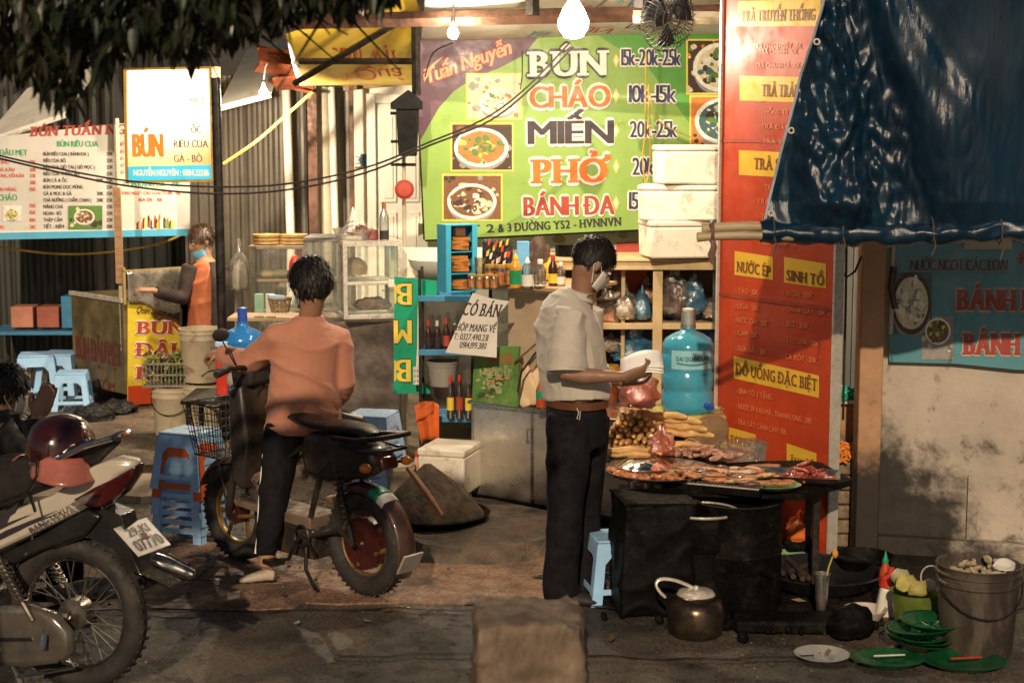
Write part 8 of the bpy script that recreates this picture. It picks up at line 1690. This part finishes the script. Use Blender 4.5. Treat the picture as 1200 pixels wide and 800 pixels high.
mb = MB(); mb.grid(lambda u, v: ((.15 + .03 * v) * sin((u - .25) * 2.1) + .02 * v, -(.165 + .06 * v) * cos((u - .4) * 2.0), .05 - .11 * v * (1 - .25 * abs(u - .5)) - .02 * u), 18, 8); mb.build('visor', pv, t, solid=.004)
mb = MB(); mb.grid(lambda u, v: (-.15 - .06 * v, -.1 + .16 * u, .03 - .05 * v - .02 * u), 8, 4); mb.build('flap', pv, t, solid=.005)
mb = MB(); mb.tube([(-.02, -.17, .05), (-.01, -.2, -.03), (-.05, -.2, -.1), (-.03, -.19, -.19)], [(.018, .005), (.016, .004), (.014, .004), (.012, .004)], 8, up=(1, 0, 0)); mb.build('strap', bp, t)
# ------------------------------------------------------------------ tree overhead at the left
bark = mt('bark', (.07, .05, .035), r=.85, var=.4, sc=8, bump=1, bsc=25, bd=.02, st=(1, 1, .3)); lf = [mt('dark_leaf', (.013, .018, .008), r=.35, var=.3, sc=9, bump=.2, spec=.5), mt('leaf_olive', (.022, .03, .011), r=.38, var=.3, sc=9, bump=.2), mt('leaf_brown', (.02, .017, .008), r=.5, var=.3, bump=.2)]
t = T('mango_tree', 'overhanging tree with long dark drooping leaves, top left', 'tree', (-2.3, 3.9, 0))
o_ = V((-2.3, 3.9, 0)); wv = lambda p_: V(p_) - o_
MB().tube([(0, 0, 0), (.05, .02, 1.0), (.02, .0, 2.0), (.05, .02, 2.5), (0, .1, 2.8)], [.17, .14, .12, .1, .07], 14).build('trunk', bark, t, sub=1)
brs = []
for a_, b_, c_, e_ in (((.0, 0, 2.2), (.7, .1, 2.5), (1.3, .0, 2.5), (2.0, -.1, 2.44)), ((.05, 0, 2.4), (.7, .3, 2.52), (1.2, .3, 2.53), (1.7, .3, 2.5)), ((.0, 0, 2.5), (-.5, -.3, 3.0), (-.9, -.5, 2.9), (-1.2, -.6, 3.0)), ((.1, 0, 2.6), (-.3, .2, 2.8), (-.5, .4, 2.9), (-.8, .5, 3.0))):
    MB().tube([a_, b_, c_, e_], [.045, .03, .018, .008], 8).build('branch', bark, t); brs.append([V(x) for x in (a_, b_, c_, e_)])
def leafmesh(m_, seed):
    rn_ = random.Random(seed); mb = MB(); L, w_ = 1.0, .12 + .05 * rn_.random(); c_ = rn_.uniform(.1, .28); fo = .22
    prof = [(0, .02), (.15, .6), (.35, 1), (.6, .85), (.82, .45), (1, 0)]
    vs = []
    for u, k in prof:
        z = -c_ * u * u; vs += [(u * L, -w_ * k, z + fo * w_ * k), (u * L, 0, z), (u * L, w_ * k, z + fo * w_ * k)]
    fs = []
    for i in range(5): a_ = i * 3; fs += [(a_, a_ + 1, a_ + 4, a_ + 3), (a_ + 1, a_ + 2, a_ + 5, a_ + 4)]
    mb.add(vs, fs); return mb
rn = random.Random(91); lms = [leafmesh(None, k).mesh('leaf', lf[k % 3 if k < 5 else 0], 60) for k in range(6)]
def lowedge(px):                                      # lower outline of the crown in the picture
    pts = [(-40, 135), (20, 128), (60, 140), (80, 170), (100, 128), (130, 115), (150, 95), (190, 88), (215, 110), (240, 80), (260, 96), (285, 88), (300, 70), (340, 62), (380, 52), (420, 46), (455, 34), (480, 14), (520, -20)]
    for (a_, b_), (c_, d_) in zip(pts, pts[1:]):
        if a_ <= px <= c_: return b_ + (d_ - b_) * (px - a_) / (c_ - a_)
    return -20
cand = []
for k in range(8200):
    px = rn.uniform(-40, 500); Y = rn.uniform(3.45, 4.3); le = lowedge(px) + 30 * noise.noise(V((px / 22, 3, 1))); py = le - 52 - abs(rn.gauss(0, 1)) * 75 if k % 3 else rn.uniform(-45, le - 60)
    if px > 460 and py > -10 or py < -60: continue
    if noise.noise(V((px / 28, py / 22, Y * 2))) < -.12: continue
    cand.append((px, py, Y, k))
big = []; allm = MB()
for px, py, Y, k in cand:
    p = P(px, py, Y); L = rn.uniform(.03, .095); yaw_ = rn.uniform(0, 6.28); pit = rn.uniform(.1, 1.4)
    if py > lowedge(px) - 95: big.append((p, L, yaw_, pit, k))
rn.shuffle(big); sel = big[:285]; selk = {b_[4] for b_ in sel}
for p, L, yaw_, pit, k in sel: inst(lms[k % 6], 'leaf', t, p - o_, (0, pit, yaw_), L)
base = [leafmesh(None, k) for k in range(6)]
for px, py, Y, k in cand:
    if k in selk: continue
    p = P(px, py, Y) - o_; L = rn.uniform(.035, .085); q3 = (M.Translation(p) @ M.Rotation(rn.uniform(0, 6.28), 4, 'Z') @ M.Rotation(rn.uniform(.3, 1.4), 4, 'Y') @ M.Scale(L, 4)); b_ = base[k % 6]
    allm.m = k % 3 if k % 7 else 1; allm.add([q3 @ V(x) for x in b_.v], b_.f)
allm.m = 0
# crown beyond the frame: above and behind, it shades the lower leaves from the lamp light
for k in range(1500):
    p = V((rn.uniform(-3.8, -1.9), rn.uniform(3.0, 4.8), rn.uniform(2.5, 3.1))) - o_; L = rn.uniform(.12, .2); q3 = (M.Translation(p) @ M.Rotation(rn.uniform(0, 6.28), 4, 'Z') @ M.Rotation(rn.uniform(.2, 1.4), 4, 'Y') @ M.Scale(L, 4)); b_ = base[k % 6]; allm.m = k % 3; allm.add([q3 @ V(x) for x in b_.v], b_.f)
allm.build('foliage', lf, t, smooth=0, kind='stuff')
mb = MB()
for k in range(70):
    b_ = brs[k % 2]; a_ = b_[1].lerp(b_[3], rn.random()); e_ = a_ + V((rn.uniform(-.2, .5), rn.uniform(-.3, .3), rn.uniform(-.25, .05))); mb.tube([a_, a_.lerp(e_, .5) + V((0, 0, .05)), e_], [.006, .004, .002], 5)
mb.build('twigs', bark, t, kind='stuff')
